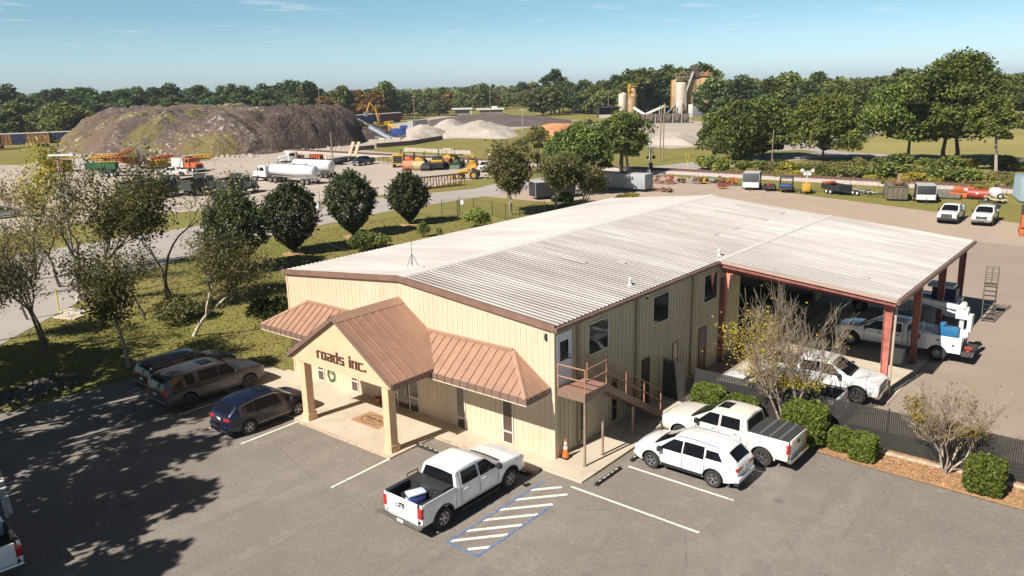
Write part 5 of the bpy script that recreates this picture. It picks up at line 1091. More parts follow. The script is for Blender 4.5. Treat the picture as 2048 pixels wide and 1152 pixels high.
c2 = crepe('smaller bare crepe myrtle with a yellow leaf collar in the mulch bed', (13.2, 8.45, 0.03), 4.3, 52, [((0.5, 0.14), nearb(-1.2, 0.2, 2.3, 0.6)), ((0.07, 0.12), None)], [((0, 0, 1.95), (0.27, 0.25, 0.13), 750), ((-0.9, -0.1, 2.15), (0.30, 0.2, 0.12), 380), ((-1.4, 0, 2.6), (0.2, 0.2, 0.22), 260), ((0.7, 0, 2.0), (0.25, 0.2, 0.10), 200)], r0=0.06, spread=0.46, trunk=0.22)
for i, (a, h, m, per, lb_) in enumerate((((1022, 430), 8.8, L_THIN, 4.5, 'green leafy crepe myrtle with fanned pale stems by the gravel drive'), ((1112, 416), 7.0, L_THIN, 3.5, 'half bare crepe myrtle in front of the black enclosed trailer'), ((1168, 410), 5.6, L_THIN, 1.2, 'bare brown crepe myrtle right of the black enclosed trailer'))):
    o = thing('crepe_myrtle', lb_, 'tree', tuple(g(*a)), 0, 'crepe myrtle trees'); seg, tips = branch(60 + i, h, r0=0.09, stems=4, depth=5, spread=0.45, trunk=0.26, kids=(2, 3)); rs = np.random.default_rng(60 + i)
    wood('trunk', [s for s in seg if s[4] <= 1], M_BARKL, o, n0=7); wood('twigs', [s for s in seg if s[4] > 1], M_TWIG, o, minr=0.016, n0=5); link('foliage', leaves('foliage', tipleaves(tips, per, 0.38, rs), 0.11, m, rand=rs), o)
# ---- clipped hedges and shrubs
def hedge(label, loc, w, d, h, seed, rz=0.0, n=None, ell=False):
    o = thing('clipped_hedge', label, 'hedge', loc, rz, 'clipped hedges along the fence'); rs = np.random.default_rng(seed); n = n or int(5200 * max(w * d, w * h, 0.5))
    f = rs.integers(0, 6, n); u, v = rs.uniform(-1, 1, n), rs.uniform(-1, 1, n); P = np.zeros((n, 3)); ax = f // 2
    for a in range(3):
        s_ = ax == a; P[s_, a] = np.where(f[s_] % 2, 1.0, -1.0); P[s_, (a + 1) % 3] = u[s_]; P[s_, (a + 2) % 3] = v[s_]
    rr_ = np.power((np.abs(P) ** 4).sum(1), 0.25); P /= rr_[:, None]; P *= (1 + 0.05 * np.sin(P[:, :1] * 6 + seed) * np.cos(P[:, 1:2] * 5)) * (1 - rs.normal(size=(n, 1)) * 0.045) * (1 + 0.04 * np.sin(P[:, 2:3] * 13 + P[:, :1] * 11))
    P *= np.array([w / 2, d / 2, h / 2]); P[:, 2] += h / 2 + 0.03
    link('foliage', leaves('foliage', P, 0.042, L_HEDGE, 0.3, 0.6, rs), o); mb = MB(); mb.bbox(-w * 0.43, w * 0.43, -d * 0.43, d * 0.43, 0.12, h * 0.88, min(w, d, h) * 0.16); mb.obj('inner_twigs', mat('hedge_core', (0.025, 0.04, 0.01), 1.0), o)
    mb = MB(); mb.cyl((0, 0, 0), (0, 0, 0.3), 0.05, 0.05, 6); mb.obj('stem', M_BARK, o); return o
hedge('first clipped hedge at the left, beside the stair foot and fence corner', (2.95, 8.35, 0.03), 1.5, 1.2, 1.35, 1)
hedge('long low hedge seen behind the roof of the cream pickup', (4.6, 8.3, 0.03), 1.5, 1.1, 1.2, 2)
hedge('tallest and widest clipped hedge, right of the crepe myrtle trunk', (7.7, 8.0, 0.03), 1.75, 1.35, 1.75, 3)
hedge('small square hedge just right of the tallest hedge', (9.15, 8.15, 0.03), 0.8, 0.8, 0.95, 4)
hedge('round clipped hedge between the small square one and the mulch strip', (10.2, 7.8, 0.03), 0.98, 0.95, 1.05, 5)
hedge('box shaped bright green hedge alone near the right edge of the photo', (14.65, 7.75, 0.03), 1.3, 1.15, 1.3, 6)
def bush(label, loc, w, h, seed, m=L_BUSH, size=0.10, n=2600, group='loose shrubs', name='shrub', rz=0.0):
    o = thing(name, label, 'shrub', loc, rz, group); rs = np.random.default_rng(seed); lb = [(Vector((rs.uniform(-w, w) * 0.28, rs.uniform(-w, w) * 0.28, h * rs.uniform(0.25, 0.6))), Vector((w * 0.25, w * 0.25, h * rs.uniform(0.28, 0.4)))) for k in range(8)]
    C = lobeleaves(lb, n // 8, rs, 0.3); C[:, 2] = np.abs(C[:, 2]); link('foliage', leaves('foliage', C, size, m, rand=rs), o)
    mb = MB(); [mb.cyl((0, 0, 0), tuple(c), 0.03, 0.012, 5, cap=False) for c, r in lb]; mb.obj('stems', M_GTWIG, o, fix=False); return o
bush('green shrub row between the third and fourth magnolias', tuple(g(738, 500)), 4.6, 2.1, 1, L_BUSH, 0.085, 4200)
bush('small upright shrub below the fourth magnolia', tuple(g(848, 474)), 1.5, 1.9, 2, L_BUSH, 0.07, 1100)
bush('tiny shrub on the lawn beside the roof edge', tuple(g(880, 470)), 0.8, 0.9, 3, L_BUSH, 0.06, 500)
bush('green shrub beside the wire fence near the roof edge', tuple(g(950, 455)), 3.2, 2.4, 4, L_BUSH, 0.09, 3000)
bush('bright green shrub at the foot of the crepe myrtles', tuple(g(1125, 412)), 3.2, 1.9, 5, L_HEDGE, 0.12, 2200)
bush('dark shrubs behind the left end of the building', (-22.2, 6.2, 0), 3.4, 3.0, 6, L_OAK, 0.075, 5200)
bush('dark evergreen shrub beside the pale leaning tree', (-27.0, 4.4, 0), 3.2, 2.6, 7, L_OAK, 0.075, 4600)
bush('low loose shrub at the foot of the front wall corner', (-20.2, 2.6, 0), 2.2, 1.6, 8, L_THIN, 0.06, 2400)
bush('low thicket under the slim trees of the grove', (-34.5, 1.5, 0), 4.5, 1.5, 9, L_THIN, 0.075, 3000)
bush('small yellow green bushes by the gravel drive', tuple(g(1255, 400)), 5.0, 0.9, 10, L_YGR, 0.1, 1500)
# ---- big oaks
OK_ = 'large oaks beyond the yard'
crowntree('oak_tree', 'dark oak left of the crossing signal, thick pale double trunk', 'tree', tuple(g(1165, 388)), 9.8, 11.0, 2.4, L_OAK, 71, 26, 620, 0.14, group=OK_, stems=2, bark=M_BARKL)
crowntree('oak_tree', 'dark oak right behind it with slanting dark trunks, beside the road crossing', 'tree', tuple(g(1246, 352)), 10.4, 10.2, 2.9, L_OAK, 72, 24, 620, 0.15, group=OK_, stems=3)
crowntree('oak_tree', 'loose pale green tree with a bare dead top left of the dark oaks', 'tree', tuple(g(1075, 345)), 8.6, 8.0, 1.2, L_THIN, 73, 16, 380, 0.13, group=OK_)
crowntree('oak_tree', 'broad dark oak in front of the silos, leftmost of the big trees behind the track', 'tree', tuple(g(1474, 324)), 11.8, 14.5, 0.6, L_OAK, 74, 34, 800, 0.19, group=OK_)
crowntree('oak_tree', 'dark full oak right of the silos, its crown touching the next one', 'tree', tuple(g(1525, 316)), 11.6, 14.0, 0.8, L_OAK, 75, 28, 760, 0.19, group=OK_)
crowntree('oak_tree', 'medium green oak behind the grey generator trailer, open low branches', 'tree', tuple(g(1645, 322)), 11.8, 16.5, 1.6, L_BUSH, 76, 30, 700, 0.18, group=OK_)
crowntree('oak_tree', 'tall oak with a visible dark trunk on the left of the highest crown', 'tree', tuple(g(1815, 326)), 14.5, 16.5, 3.2, L_OAK, 77, 34, 800, 0.19, group=OK_, stems=1)
crowntree('oak_tree', 'highest and broadest dark oak, towering over the right hand field', 'tree', tuple(g(1893, 330)), 18.4, 19.0, 3.8, L_OAK, 78, 40, 900, 0.19, group=OK_, stems=2)
crowntree('oak_tree', 'leaning pale trunked tree right of the highest oak, light green crown', 'tree', tuple(g(1992, 348)), 11.5, 8.0, 5.0, L_BUSH, 79, 16, 520, 0.16, group=OK_, bark=M_BARKL, lean=-0.12)
crowntree('oak_tree', 'green oak at the right edge of the photo behind the white cottage', 'tree', tuple(gd(2075, 300)), 16.0, 16.0, 3.0, L_OAK, 80, 22, 420, 0.4, group=OK_)
# ---- far tree line: individual trees copied from a few prototypes
protos = {}
for key, m, h, w, z0, con in (('pine', L_PINE, 20, 12, 0.8, 0), ('pine2', L_PINE, 18, 13, 0.6, 0), ('oak', L_FOREST, 15, 13, 1.0, 0), ('oak2', L_FOREST, 17, 12, 1.5, 0), ('oak3', L_FOREST, 13, 15, 0.8, 0), ('aut', L_AUT, 14, 10, 2.0, 0)):
    protos[key] = crowntree('forest_tree', 'x', 'tree', (0, 0, -200), h, w, z0, m, 100 + len(protos), 30, 120, 0.42, group='x', thick=0.42)
rr = random.Random(3); cnt = 0
def forest(keys, x0, x1, d0, d1, n, smin, smax, label, group):
    for k in range(n):
        key = rr.choice(keys); x = x0 + (x1 - x0) * (k + rr.uniform(0.1, 0.9)) / n; p = gd(x, rr.uniform(d0, d1)); s_ = rr.uniform(smin, smax)
        o = dup(protos[key], (p.x, p.y, 0), rr.uniform(0, 6.28), label, group, (s_ * rr.uniform(1.0, 1.4), s_ * rr.uniform(1.0, 1.4), s_)); o.name = 'forest_tree'
        o['label'] = label; o['category'] = 'tree'
FP = 'pine trees of the dark wood left, behind the dirt mound'
forest(['pine', 'pine2'], -20, 640, 440, 520, 46, 0.80, 1.12, 'tall dark pine standing in the wood behind the dirt mound', FP)
forest(['pine', 'pine2', 'oak'], -10, 640, 400, 440, 34, 0.60, 0.85, 'lower dark tree at the near edge of the pine wood behind the mound', 'lower trees at the edge of the pine wood')
forest(['oak', 'oak3'], -20, 150, 330, 380, 12, 0.7, 0.95, 'bushy green tree behind the parked railway boxcars at the far left', 'trees behind the boxcars')
forest(['oak', 'oak2', 'oak3', 'pine2'], 560, 880, 430, 560, 34, 0.62, 1.0, 'mixed green tree of the wood behind the excavator and stockpiles', 'trees behind the stockpiles')
forest(['aut', 'oak2'], 600, 800, 420, 440, 6, 0.9, 1.2, 'yellowing tree of the wood behind the excavator', 'yellowing trees behind the excavator')
forest(['aut'], 890, 1000, 560, 600, 4, 0.75, 0.95, 'orange tinted tree beside the far white canopy roofs', 'orange tinted far trees')
forest(['oak', 'oak2', 'oak3', 'pine2'], 860, 1130, 560, 700, 26, 0.65, 1.1, 'green tree of the far wood behind the white canopy roofs', 'trees behind the far canopies')
forest(['oak', 'oak2', 'pine', 'oak3'], 1080, 1420, 430, 520, 40, 0.75, 1.25, 'green tree of the wood around the concrete plant silos', 'trees around the silos')
forest(['oak', 'oak2', 'oak3', 'pine2'], 1400, 2070, 330, 470, 60, 0.75, 1.12, 'green tree of the wood beyond the dry field on the right', 'trees beyond the dry field')
forest(['oak2', 'oak'], 1250, 1420, 400, 430, 6, 1.2, 1.55, 'green tree of the wood around the concrete plant silos', 'trees around the silos')
for o in protos.values():
    for c in list(KIDS(o)): bpy.data.objects.remove(c)
    bpy.data.objects.remove(o)
rs = np.random.default_rng(9); n = 60000
a0 = np.array([gd(x, 1.0)[:2] for x in np.linspace(-120, 2180, 60)]) - np.array([CAMP.x, CAMP.y]); idx = rs.uniform(0, 59, n); i0 = idx.astype(int); f = (idx - i0)[:, None]; dr = a0[i0] * (1 - f) + a0[np.minimum(i0 + 1, 59)] * f
D = rs.uniform(640, 1500, (n, 1)); XY = np.array([CAMP.x, CAMP.y]) + dr * D; cl = np.sin(XY[:, 0] * 0.11) * np.cos(XY[:, 1] * 0.13) + np.sin(XY[:, 0] * 0.037 + 2) * np.cos(XY[:, 1] * 0.043)
Z = (12.5 + 2.4 * cl) * np.sqrt(rs.uniform(0.05, 1, n)); tag(link('distant_wood', leaves('distant_wood', np.column_stack([XY, Z]), 2.1, L_FOREST, 0.8, 0.6, rs)), 'continuous dark green wood closing the horizon behind everything', 'wood', kind='stuff')
# scrub along the railway
scrub_l = 'loose roadside bush in the scrub strip behind the railway track'
b0 = bush(scrub_l, (0, 0, -50), 4.2, 2.4, 31, L_BUSH, 0.16, 1500, 'bushes behind the railway track', 'scrub_bush'); b1 = bush('thin olive bush in the scrub strip behind the railway track', (0, 0, -50), 3.4, 1.9, 32, L_THIN, 0.15, 1300, 'bushes behind the railway track', 'scrub_bush'); b2 = bush('low yellowish bush in the scrub strip behind the railway track', (0, 0, -50), 3.8, 1.7, 33, L_YGR, 0.15, 1000, 'bushes behind the railway track', 'scrub_bush')
for k in range(44):
    x = 1405 + 680 * (k + rr.uniform(0, 1)) / 44; row = rr.choice((0, 0, 1, 2)); y = {0: 338, 1: 345, 2: 328}[row] + (x - 1400) * (0.062 if row < 2 else 0.02) + rr.uniform(-5, 5); p = g(x, y); s_ = rr.uniform(0.7, 1.25) * (0.65 if row == 1 else 1.0)
    dup((b0, b1, b0, b2)[rr.randint(0, 3)] if row != 1 else b2, (p.x, p.y, 0), rr.uniform(0, 6), None, scale=s_)
for k in range(12):
    p = rt.location; t_ = 60 + k * 11.0; q = R0 + rd * (t_ + rr.uniform(-2, 2)) + rn * rr.uniform(6, 9); dup(b2, (q.x, q.y, 0), rr.uniform(0, 6), None, scale=rr.uniform(0.4, 0.6))
for o in (b0, b1, b2):
    for c in list(KIDS(o)): bpy.data.objects.remove(c)
    bpy.data.objects.remove(o)
def strip(name, label, cat, n, a, b, zf, size, m, t0=40, t1=330):
    T = rs.uniform(t0, t1, n); O = rs.uniform(a, b, n); h = zf(T, O); Z = h * np.sqrt(rs.uniform(0, 1, n)) + 0.03; C = np.column_stack([R0.x + rd.x * T + rn.x * O, R0.y + rd.y * T + rn.y * O, Z]); keep = (C[:, 0] > -40) & (h > 0.1)
    tag(link(name, leaves(name, C[keep], size, m, -0.2, 1.0, rs)), label, cat, kind='stuff')
nzs = lambda T, O: np.sin(T * 0.31) * np.cos(O * 0.5 + T * 0.07) + 0.6 * np.sin(T * 0.83 + O * 1.3) + 0.5 * np.sin(T * 0.11 + 1.7)
strip('tall_grass', 'yellow green tall grass on the bank just behind the railway track', 'tall grass', 26000, 3.0, 9.0, lambda T, O: 0.45 + 0.16 * nzs(T, O), 0.085, leafmat('leaf_tall_grass', (0.15, 0.15, 0.03), (0.36, 0.30, 0.08), 0.25, 0.3))
strip('thicket', 'tangled brown green undergrowth in the strip behind the railway', 'undergrowth', 52000, 8.0, 17.0, lambda T, O: np.clip(0.80 + 0.55 * nzs(T, O), 0, 3), 0.12, leafmat('leaf_thicket', (0.075, 0.085, 0.024), (0.19, 0.165, 0.05), 0.18, 0.3))
# grass tufts on the lawns, rough tufts near the tracks, riprap stones, fallen leaves
n = 42000; P = np.column_stack([rs.uniform(-56, -19, n), rs.uniform(-24, 46, n)]); keep = (P[:, 0] < -19.2) & ~((P[:, 0] > -25.5) & (P[:, 1] < -0.2)); P = P[keep]
def inroad(p):
    xs_ = np.interp(p[:, 1], [-60, -25, -8.2, 5.2, 15.7, 31.2, 45, 62], [-19, -30, -38.5, -50.6, -55.9, -58.6, -60, -58.6]); return p[:, 0] < xs_ + 0.3
P = P[~inroad(P)]; C = np.column_stack([P, np.full(len(P), 0.04)]); tag(link('grass_tufts', leaves('grass_tufts', C, 0.055, leafmat('leaf_grass', (0.105, 0.140, 0.025), (0.238, 0.210, 0.056), 0.6, 0.2), 0.0, 0.5, rs)), 'short dry lawn grass left of the building', 'grass', kind='stuff')
n = 9000; P = np.column_stack([rs.uniform(2.4, 18, n), rs.uniform(7.25, 9.25, n), np.full(n, 0.055)]); tag(link('fallen_leaves', leaves('fallen_leaves', P, 0.028, leafmat('leaf_litter', (0.250, 0.120, 0.050), (0.520, 0.330, 0.170), 5.0, 0.0), 0.8, 0.5, rs)), 'brown pine straw and leaves littering the mulch bed', 'leaf litter', kind='stuff')
mb = MB(); 
for k in range(260):
    t_ = rr.random(); x = -25.9 - rr.uniform(0, 2.6) - t_ * 1.0; y = -13.0 + t_ * 4.5 + rr.uniform(-1.2, 1.2); s_ = rr.uniform(0.05, 0.15); M = Matrix.Translation((x, y, s_ * 0.4)) @ Matrix.Rotation(rr.uniform(0, 6), 4, Vector((rr.random(), rr.random(), rr.random())).normalized()); mb.M = M; mb.bbox(-s_, s_, -s_ * 0.7, s_ * 0.7, -s_ * 0.6, s_ * 0.6, s_ * 0.3)
mb.M = Matrix.Identity(4); tag(mb.obj('riprap', mat('stone_grey', (0.17, 0.15, 0.135), 0.95, vary=0.4, vscale=0.9)), 'broken grey drainage stones at the shaded left edge of the lot', 'stones', kind='stuff')
# ---- slatted black fence and gate
fe = thing('slatted_fence', 'black chain link fence with dense vertical privacy slats along the mulch bed', 'fence', (1.7, 9.3, 0.03))
FX = 40.0; mb = MB(); x = 0.05; k = 0
while x < FX: mb.box(x, x + 0.073, -0.006, 0.006, 0.05, 1.73); x += 0.083
mb.obj('slats', mat('slat_black', (0.035, 0.033, 0.031), 0.55), fe)
for i in range(14): pb = MB(); pb.cyl((i * 3.0, 0.045, 0), (i * 3.0, 0.045, 1.86), 0.034, 0.034, 8); pb.obj('post', M_BLK, fe)
mb = MB(); mb.tube([(0, 0.0, 1.76), (FX, 0, 1.76)], 0.022, 6); mb.obj('top_rail', M_BLK, fe)
gt = thing('slatted_gate', 'black slatted gate leaf standing open between the side wall and the fence', 'gate', (0.15, 9.0, 0.1), R(-12)); mb = MB(); x = 0.03
while x < 1.35: mb.box(x, x + 0.052, -0.006, 0.006, 0.08, 1.95); x += 0.066
mb.obj('slats', mat('slat_black', (0.035, 0.033, 0.031)), gt); mb = MB(); mb.tube([(0, 0, 0.05), (0, 0, 2.0), (1.4, 0, 2.0), (1.4, 0, 0.05), (0, 0, 0.05)], 0.025, 6); mb.obj('gate_frame', M_BLK, gt)
# ================================================================ yard equipment and far structures
def C3(n, c, r=0.6, **k): return mat(n, c, r, **k)
M_YEL = C3('machine_yellow', (0.50, 0.28, 0.03), vary=0.25, vscale=1.2); M_ORG = C3('machine_orange', (0.45, 0.11, 0.035), vary=0.3, vscale=1.0); M_STEEL = C3('steel_grey', (0.30, 0.30, 0.30), 0.5, vary=0.2); M_RUST = C3('rust_brown', (0.17, 0.075, 0.04), 0.8, vary=0.4, vscale=2)
M_MBLK = C3('machine_black', (0.028, 0.028, 0.03), 0.6); M_BLUE2 = C3('machine_blue', (0.03, 0.075, 0.26), 0.5, vary=0.2); M_WHT = C3('fleet_white', (0.66, 0.66, 0.64), 0.4, vary=0.08); M_GRNM = C3('dumpster_green', (0.03, 0.13, 0.05), 0.6, vary=0.3); M_BEIGE = C3('silo_beige', (0.52, 0.38, 0.24), 0.7, vary=0.15, vscale=0.4, col2=(0.36, 0.24, 0.12)); M_PALE = C3('silo_pale', (0.62, 0.52, 0.44), 0.7, vary=0.1, vscale=0.4); M_DGREEN = C3('faded_green', (0.085, 0.10, 0.075), 0.7, col2=(0.16, 0.12, 0.075), vscale=1.5); M_WOOD = C3('pole_wood', (0.26, 0.20, 0.14), 0.9, vary=0.25, vscale=3); M_TANK = C3('tank_white', (0.64, 0.65, 0.66), 0.25, coat=0.4); M_REDT = C3('tank_red', (0.30, 0.045, 0.03), 0.5, vary=0.2); M_GBLUE = C3('trailer_grey', (0.32, 0.34, 0.36), 0.45, vary=0.1)
_whm = {}
def whl(root, spots, r, w=0.3, m=None):
    k = (r, w, m.name if m else '')
    if k not in _whm:
        mb = MB(); mb.lathe([(0.02, -w / 2 + 0.05), (r * 0.5, -w / 2 + 0.03), (r * 0.55, -w / 2), (r * 0.93, -w / 2), (r, -w / 2 + 0.05), (r, w / 2 - 0.05), (r * 0.93, w / 2), (r * 0.55, w / 2), (r * 0.5, w / 2 - 0.03), (0.02, w / 2 - 0.05)], 20, 'y'); t_ = mb.mesh('wheel', M_TYRE, 40)
        mb = MB(); mb.cyl((0, -w / 2 - 0.01, 0), (0, w / 2 + 0.01, 0), r * 0.5, r * 0.5, 12); mb.cyl((0, -w / 2 - 0.03, 0), (0, w / 2 + 0.03, 0), r * 0.18, r * 0.18, 8); h = mb.mesh('rim', m or M_STEEL, 40); _whm[k] = (t_, h)
    for x, y in spots: o = link('wheel', _whm[k][0], root); o.location = (x, y, r); q = link('rim', _whm[k][1], o)
class K:
    """one machine: parts added in local metres, x forward"""
    def __init__(s, name, label, cat, loc, rz=0.0, group=None): s.o = thing(name, label, cat, tuple(loc), rz, group)
    def p(s, name, m, fn, smooth=None, parent=None, label=None): mb = MB(); fn(mb); return mb.obj(name, m, parent or s.o, smooth, label)
    def bx(s, name, m, *a, b=0.03, parent=None): return s.p(name, m, lambda q: q.bbox(*a, b), 40, parent)
    def w(s, spots, r, w=0.3, m=None): whl(s.o, spots, r, w, m); return s
def pair(xs, y): return [(x, s_ * y) for x in xs for s_ in (-1, 1)]
# ---- trailers and stores along the track (front of the row is the side towards the building)
ra_ = math.atan2(rd.y, rd.x)
def enclosed(label, loc, rz, L, Wd, H, mbody, mlow=None, group=None, axle=(0,), door=True, nose=True, mfront=None):
    k = K('enclosed_trailer', label, 'trailer', loc, rz, group); zb = 0.45
    k.bx('body', mbody, -L / 2, L / 2, -Wd / 2, Wd / 2, zb, zb + H, b=0.05)
    k.p('roof', C3('trailer_roof', (0.50, 0.50, 0.48), 0.4), lambda q: q.box(-L / 2 + 0.03, L / 2 - 0.03, -Wd / 2 + 0.03, Wd / 2 - 0.03, zb + H + 0.002, zb + H + 0.03))
    [k.p('corner_trim', M_STEEL, lambda q: q.box(sx * L / 2 - 0.04, sx * L / 2 + 0.04, sy * Wd / 2 - 0.04, sy * Wd / 2 + 0.04, zb, zb + H)) for sx in (-1, 1) for sy in (-1, 1)]
    if mlow: k.p('stone_guard', mlow, lambda q: q.box(L / 2 + 0.002, L / 2 + 0.02, -Wd / 2 + 0.05, Wd / 2 - 0.05, zb, zb + H * 0.36))
    if door:
        d = k.p('door', mbody, lambda q: q.box(L * 0.12, L * 0.12 + 0.8, -Wd / 2 - 0.02, -Wd / 2 + 0.0, zb + 0.08, zb + H - 0.1)); k.p('handle', M_CHROME, lambda q: q.box(L * 0.12 + 0.66, L * 0.12 + 0.72, -Wd / 2 - 0.05, -Wd / 2 - 0.02, zb + 0.9, zb + 1.05), parent=d)
    k.p('hitch', M_MBLK, lambda q: (q.tube([(L / 2, -0.6, 0.42), (L / 2 + 1.1, 0, 0.42)], 0.05), q.tube([(L / 2, 0.6, 0.42), (L / 2 + 1.1, 0, 0.42)], 0.05), q.cyl((L / 2 + 0.9, 0, 0.05), (L / 2 + 0.9, 0, 0.8), 0.04, 0.04, 8)))
    for a in axle: k.p('mudguard', M_MBLK, lambda q: [q.box(a - 0.5, a + 0.5, s_ * (Wd / 2 + 0.12) - 0.13, s_ * (Wd / 2 + 0.12) + 0.13, 0.72, 0.76) for s_ in (-1, 1)])
    k.w(pair(axle, Wd / 2 + 0.12), 0.33, 0.2, M_WHT); return k
A0 = R(-72)   # trailers in the row point their noses towards the building
enclosed('long black enclosed trailer half hidden by the crepe myrtles', g(1105, 396), R(62), 6.2, 2.3, 2.0, M_MBLK, axle=(-0.5, 0.4))
k = enclosed('long grey office trailer with a door, parked beyond the white roof', g(1248, 380), R(-10) + heading(1195, 378, 1300, 382) * 0 + math.atan2(79.2 - 77.4, -41 + 49), 8.2, 2.5, 2.1, M_GBLUE, axle=(-3.0,), door=True)
k.p('roof_vent', M_MBLK, lambda q: q.box(-0.4, 0.4, -0.3, 0.3, 2.58, 2.8))
k = enclosed('dark grey enclosed trailer with a silver band, first in the row by the track', g(1503, 378), A0, 3.6, 2.3, 2.05, C3('trailer_dark', (0.07, 0.075, 0.08), 0.4), M_WHT, axle=(-0.4,))
k.p('round_logo', M_STEEL, lambda q: [q.cbox((0.45 * math.cos(a) - 0.1, 1.165, 1.9 + 0.26 * math.sin(a)), (0.12, 0.01, 0.07), 0, -a) for a in [math.pi * i / 9 for i in range(10)]] + [q.box(-0.45 + i * 0.24, -0.3 + i * 0.24, 1.16, 1.17, 1.72, 1.86) for i in range(4)] + [q.box(-0.5, 0.3, 1.16, 1.17, 1.25, 1.3)])
enclosed('black and white enclosed cargo trailer right of the green dumpster', g(1848, 403), A0, 3.4, 2.2, 1.75, M_MBLK, M_WHT, axle=(-0.3,))
def utility(label, loc, rz, L, Wd, mside, sideh=0.45, cage=0, group=None, axle=(-0.3,), load=None):
    k = K('utility_trailer', label, 'trailer', loc, rz, group); z = 0.55
    k.p('deck', M_RUST if load is None else mside, lambda q: q.box(-L / 2, L / 2, -Wd / 2, Wd / 2, z - 0.06, z))
    k.p('side_rails', mside, lambda q: ([q.box(-L / 2, L / 2, s_ * Wd / 2 - 0.03, s_ * Wd / 2 + 0.03, z + (0.0 if sideh > 0.4 and not cage else sideh - 0.06), z + sideh) for s_ in (-1, 1)], [q.box(sx * L / 2 - 0.03, sx * L / 2 + 0.03, -Wd / 2, Wd / 2, z, z + sideh) for sx in (-1, 1)], [q.box(-L / 2 + L * i / 5 - 0.025, -L / 2 + L * i / 5 + 0.025, s_ * Wd / 2 - 0.03, s_ * Wd / 2 + 0.03, z, z + sideh) for i in range(6) for s_ in (-1, 1)]))
    if cage: k.p('cage', M_MBLK, lambda q: ([q.tube([(-L / 2 + L * i / 5, -Wd / 2, z), (-L / 2 + L * i / 5, -Wd / 2, z + cage), (-L / 2 + L * i / 5, Wd / 2, z + cage), (-L / 2 + L * i / 5, Wd / 2, z)], 0.03, 5) for i in range(6)], [q.tube([(-L / 2, y, z + h), (L / 2, y, z + h)], 0.03, 5) for y in (-Wd / 2, 0, Wd / 2) for h in (cage, cage * 0.5)]))
    k.p('hitch', M_MBLK, lambda q: (q.tube([(L / 2, -0.5, 0.5), (L / 2 + 1.0, 0, 0.48)], 0.045), q.tube([(L / 2, 0.5, 0.5), (L / 2 + 1.0, 0, 0.48)], 0.045), q.cyl((L / 2 + 0.8, 0, 0.05), (L / 2 + 0.8, 0, 0.85), 0.035, 0.035, 6)))
    k.w(pair(axle, Wd / 2 + 0.12), 0.33, 0.2, M_WHT); return k
k = utility('small low trailer with red gear beside the grey enclosed trailer', g(1538, 381), A0, 2.6, 1.5, M_MBLK, 0.3); k.p('engine', M_REDT, lambda q: (q.box(-0.5, 0.4, -0.35, 0.35, 0.56, 0.95), q.cyl((0.6, 0, 0.6), (0.6, 0, 1.2), 0.12, 0.1, 8)))
k = utility('caged utility trailer carrying a blue box, in the row by the track', g(1572, 383), A0, 3.4, 1.7, M_MBLK, 0.4, 1.5); k.bx('blue_box', M_BLUE2, 0.4, 1.6, -0.8, 0.8, 0.57, 1.15)
k = K('light_tower', 'yellow light tower trailer with a folded mast and white lamps', 'light tower', g(1612, 387), A0); k.bx('engine_box', M_YEL, -0.7, 0.9, -0.55, 0.55, 0.45, 1.45); k.p('mast', M_WHT, lambda q: (q.cyl((-0.2, 0, 1.4), (-0.2, 0, 3.1), 0.06, 0.05, 8), q.tube([(-0.2, -0.7, 3.1), (-0.2, 0.7, 3.1)], 0.04)))
for y in (-0.7, -0.3, 0.3, 0.7): k.p('lamp', M_WHT, lambda q: q.lathe([(0.0, -0.15), (0.12, -0.12), (0.24, 0.06), (0.0, 0.1)], 12, 'x', (-0.15, y, 3.2 if abs(y) > 0.5 else 2.75)), 50)
k.p('outrigger', M_MBLK, lambda q: (q.tube([(0, -1.2, 0.35), (0, 1.2, 0.35)], 0.04), q.cyl((0, -1.2, 0), (0, -1.2, 0.6), 0.04, 0.04, 6), q.cyl((0, 1.2, 0), (0, 1.2, 0.6), 0.04, 0.04, 6), q.tube([(0.9, 0, 0.45), (1.9, 0, 0.42)], 0.05))); k.w(pair((-0.1,), 0.68), 0.3, 0.2)
k = K('dump_trailer', 'black dump trailer with an orange cover beside the light tower', 'trailer', g(1672, 387), R(-35)); k.p('tub', M_MBLK, lambda q: (q.box(-2.0, 2.0, -1.0, 1.0, 0.55, 0.62), q.box(-2.0, 2.0, -1.0, -0.95, 0.62, 1.3), q.box(-2.0, 2.0, 0.95, 1.0, 0.62, 1.3), q.box(1.95, 2.0, -0.95, 0.95, 0.62, 1.3), q.box(-2.0, -1.95, -0.95, 0.95, 0.62, 1.3), [q.box(-1.9 + i * 0.63, -1.82 + i * 0.63, s_ * 1.0 - 0.04, s_ * 1.0 + 0.04, 0.55, 1.32) for i in range(7) for s_ in (-1, 1)])); k.bx('cover', M_ORG, -2.1, -1.3, -0.9, 0.9, 1.2, 1.55, b=0.1); k.p('hitch', M_MBLK, lambda q: (q.tube([(2.0, -0.6, 0.5), (3.2, 0, 0.48)], 0.05), q.tube([(2.0, 0.6, 0.5), (3.2, 0, 0.48)], 0.05), q.box(2.1, 2.6, -0.3, 0.3, 0.55, 0.85))); k.w(pair((-0.5, 0.35), 1.12), 0.36, 0.24, M_WHT)
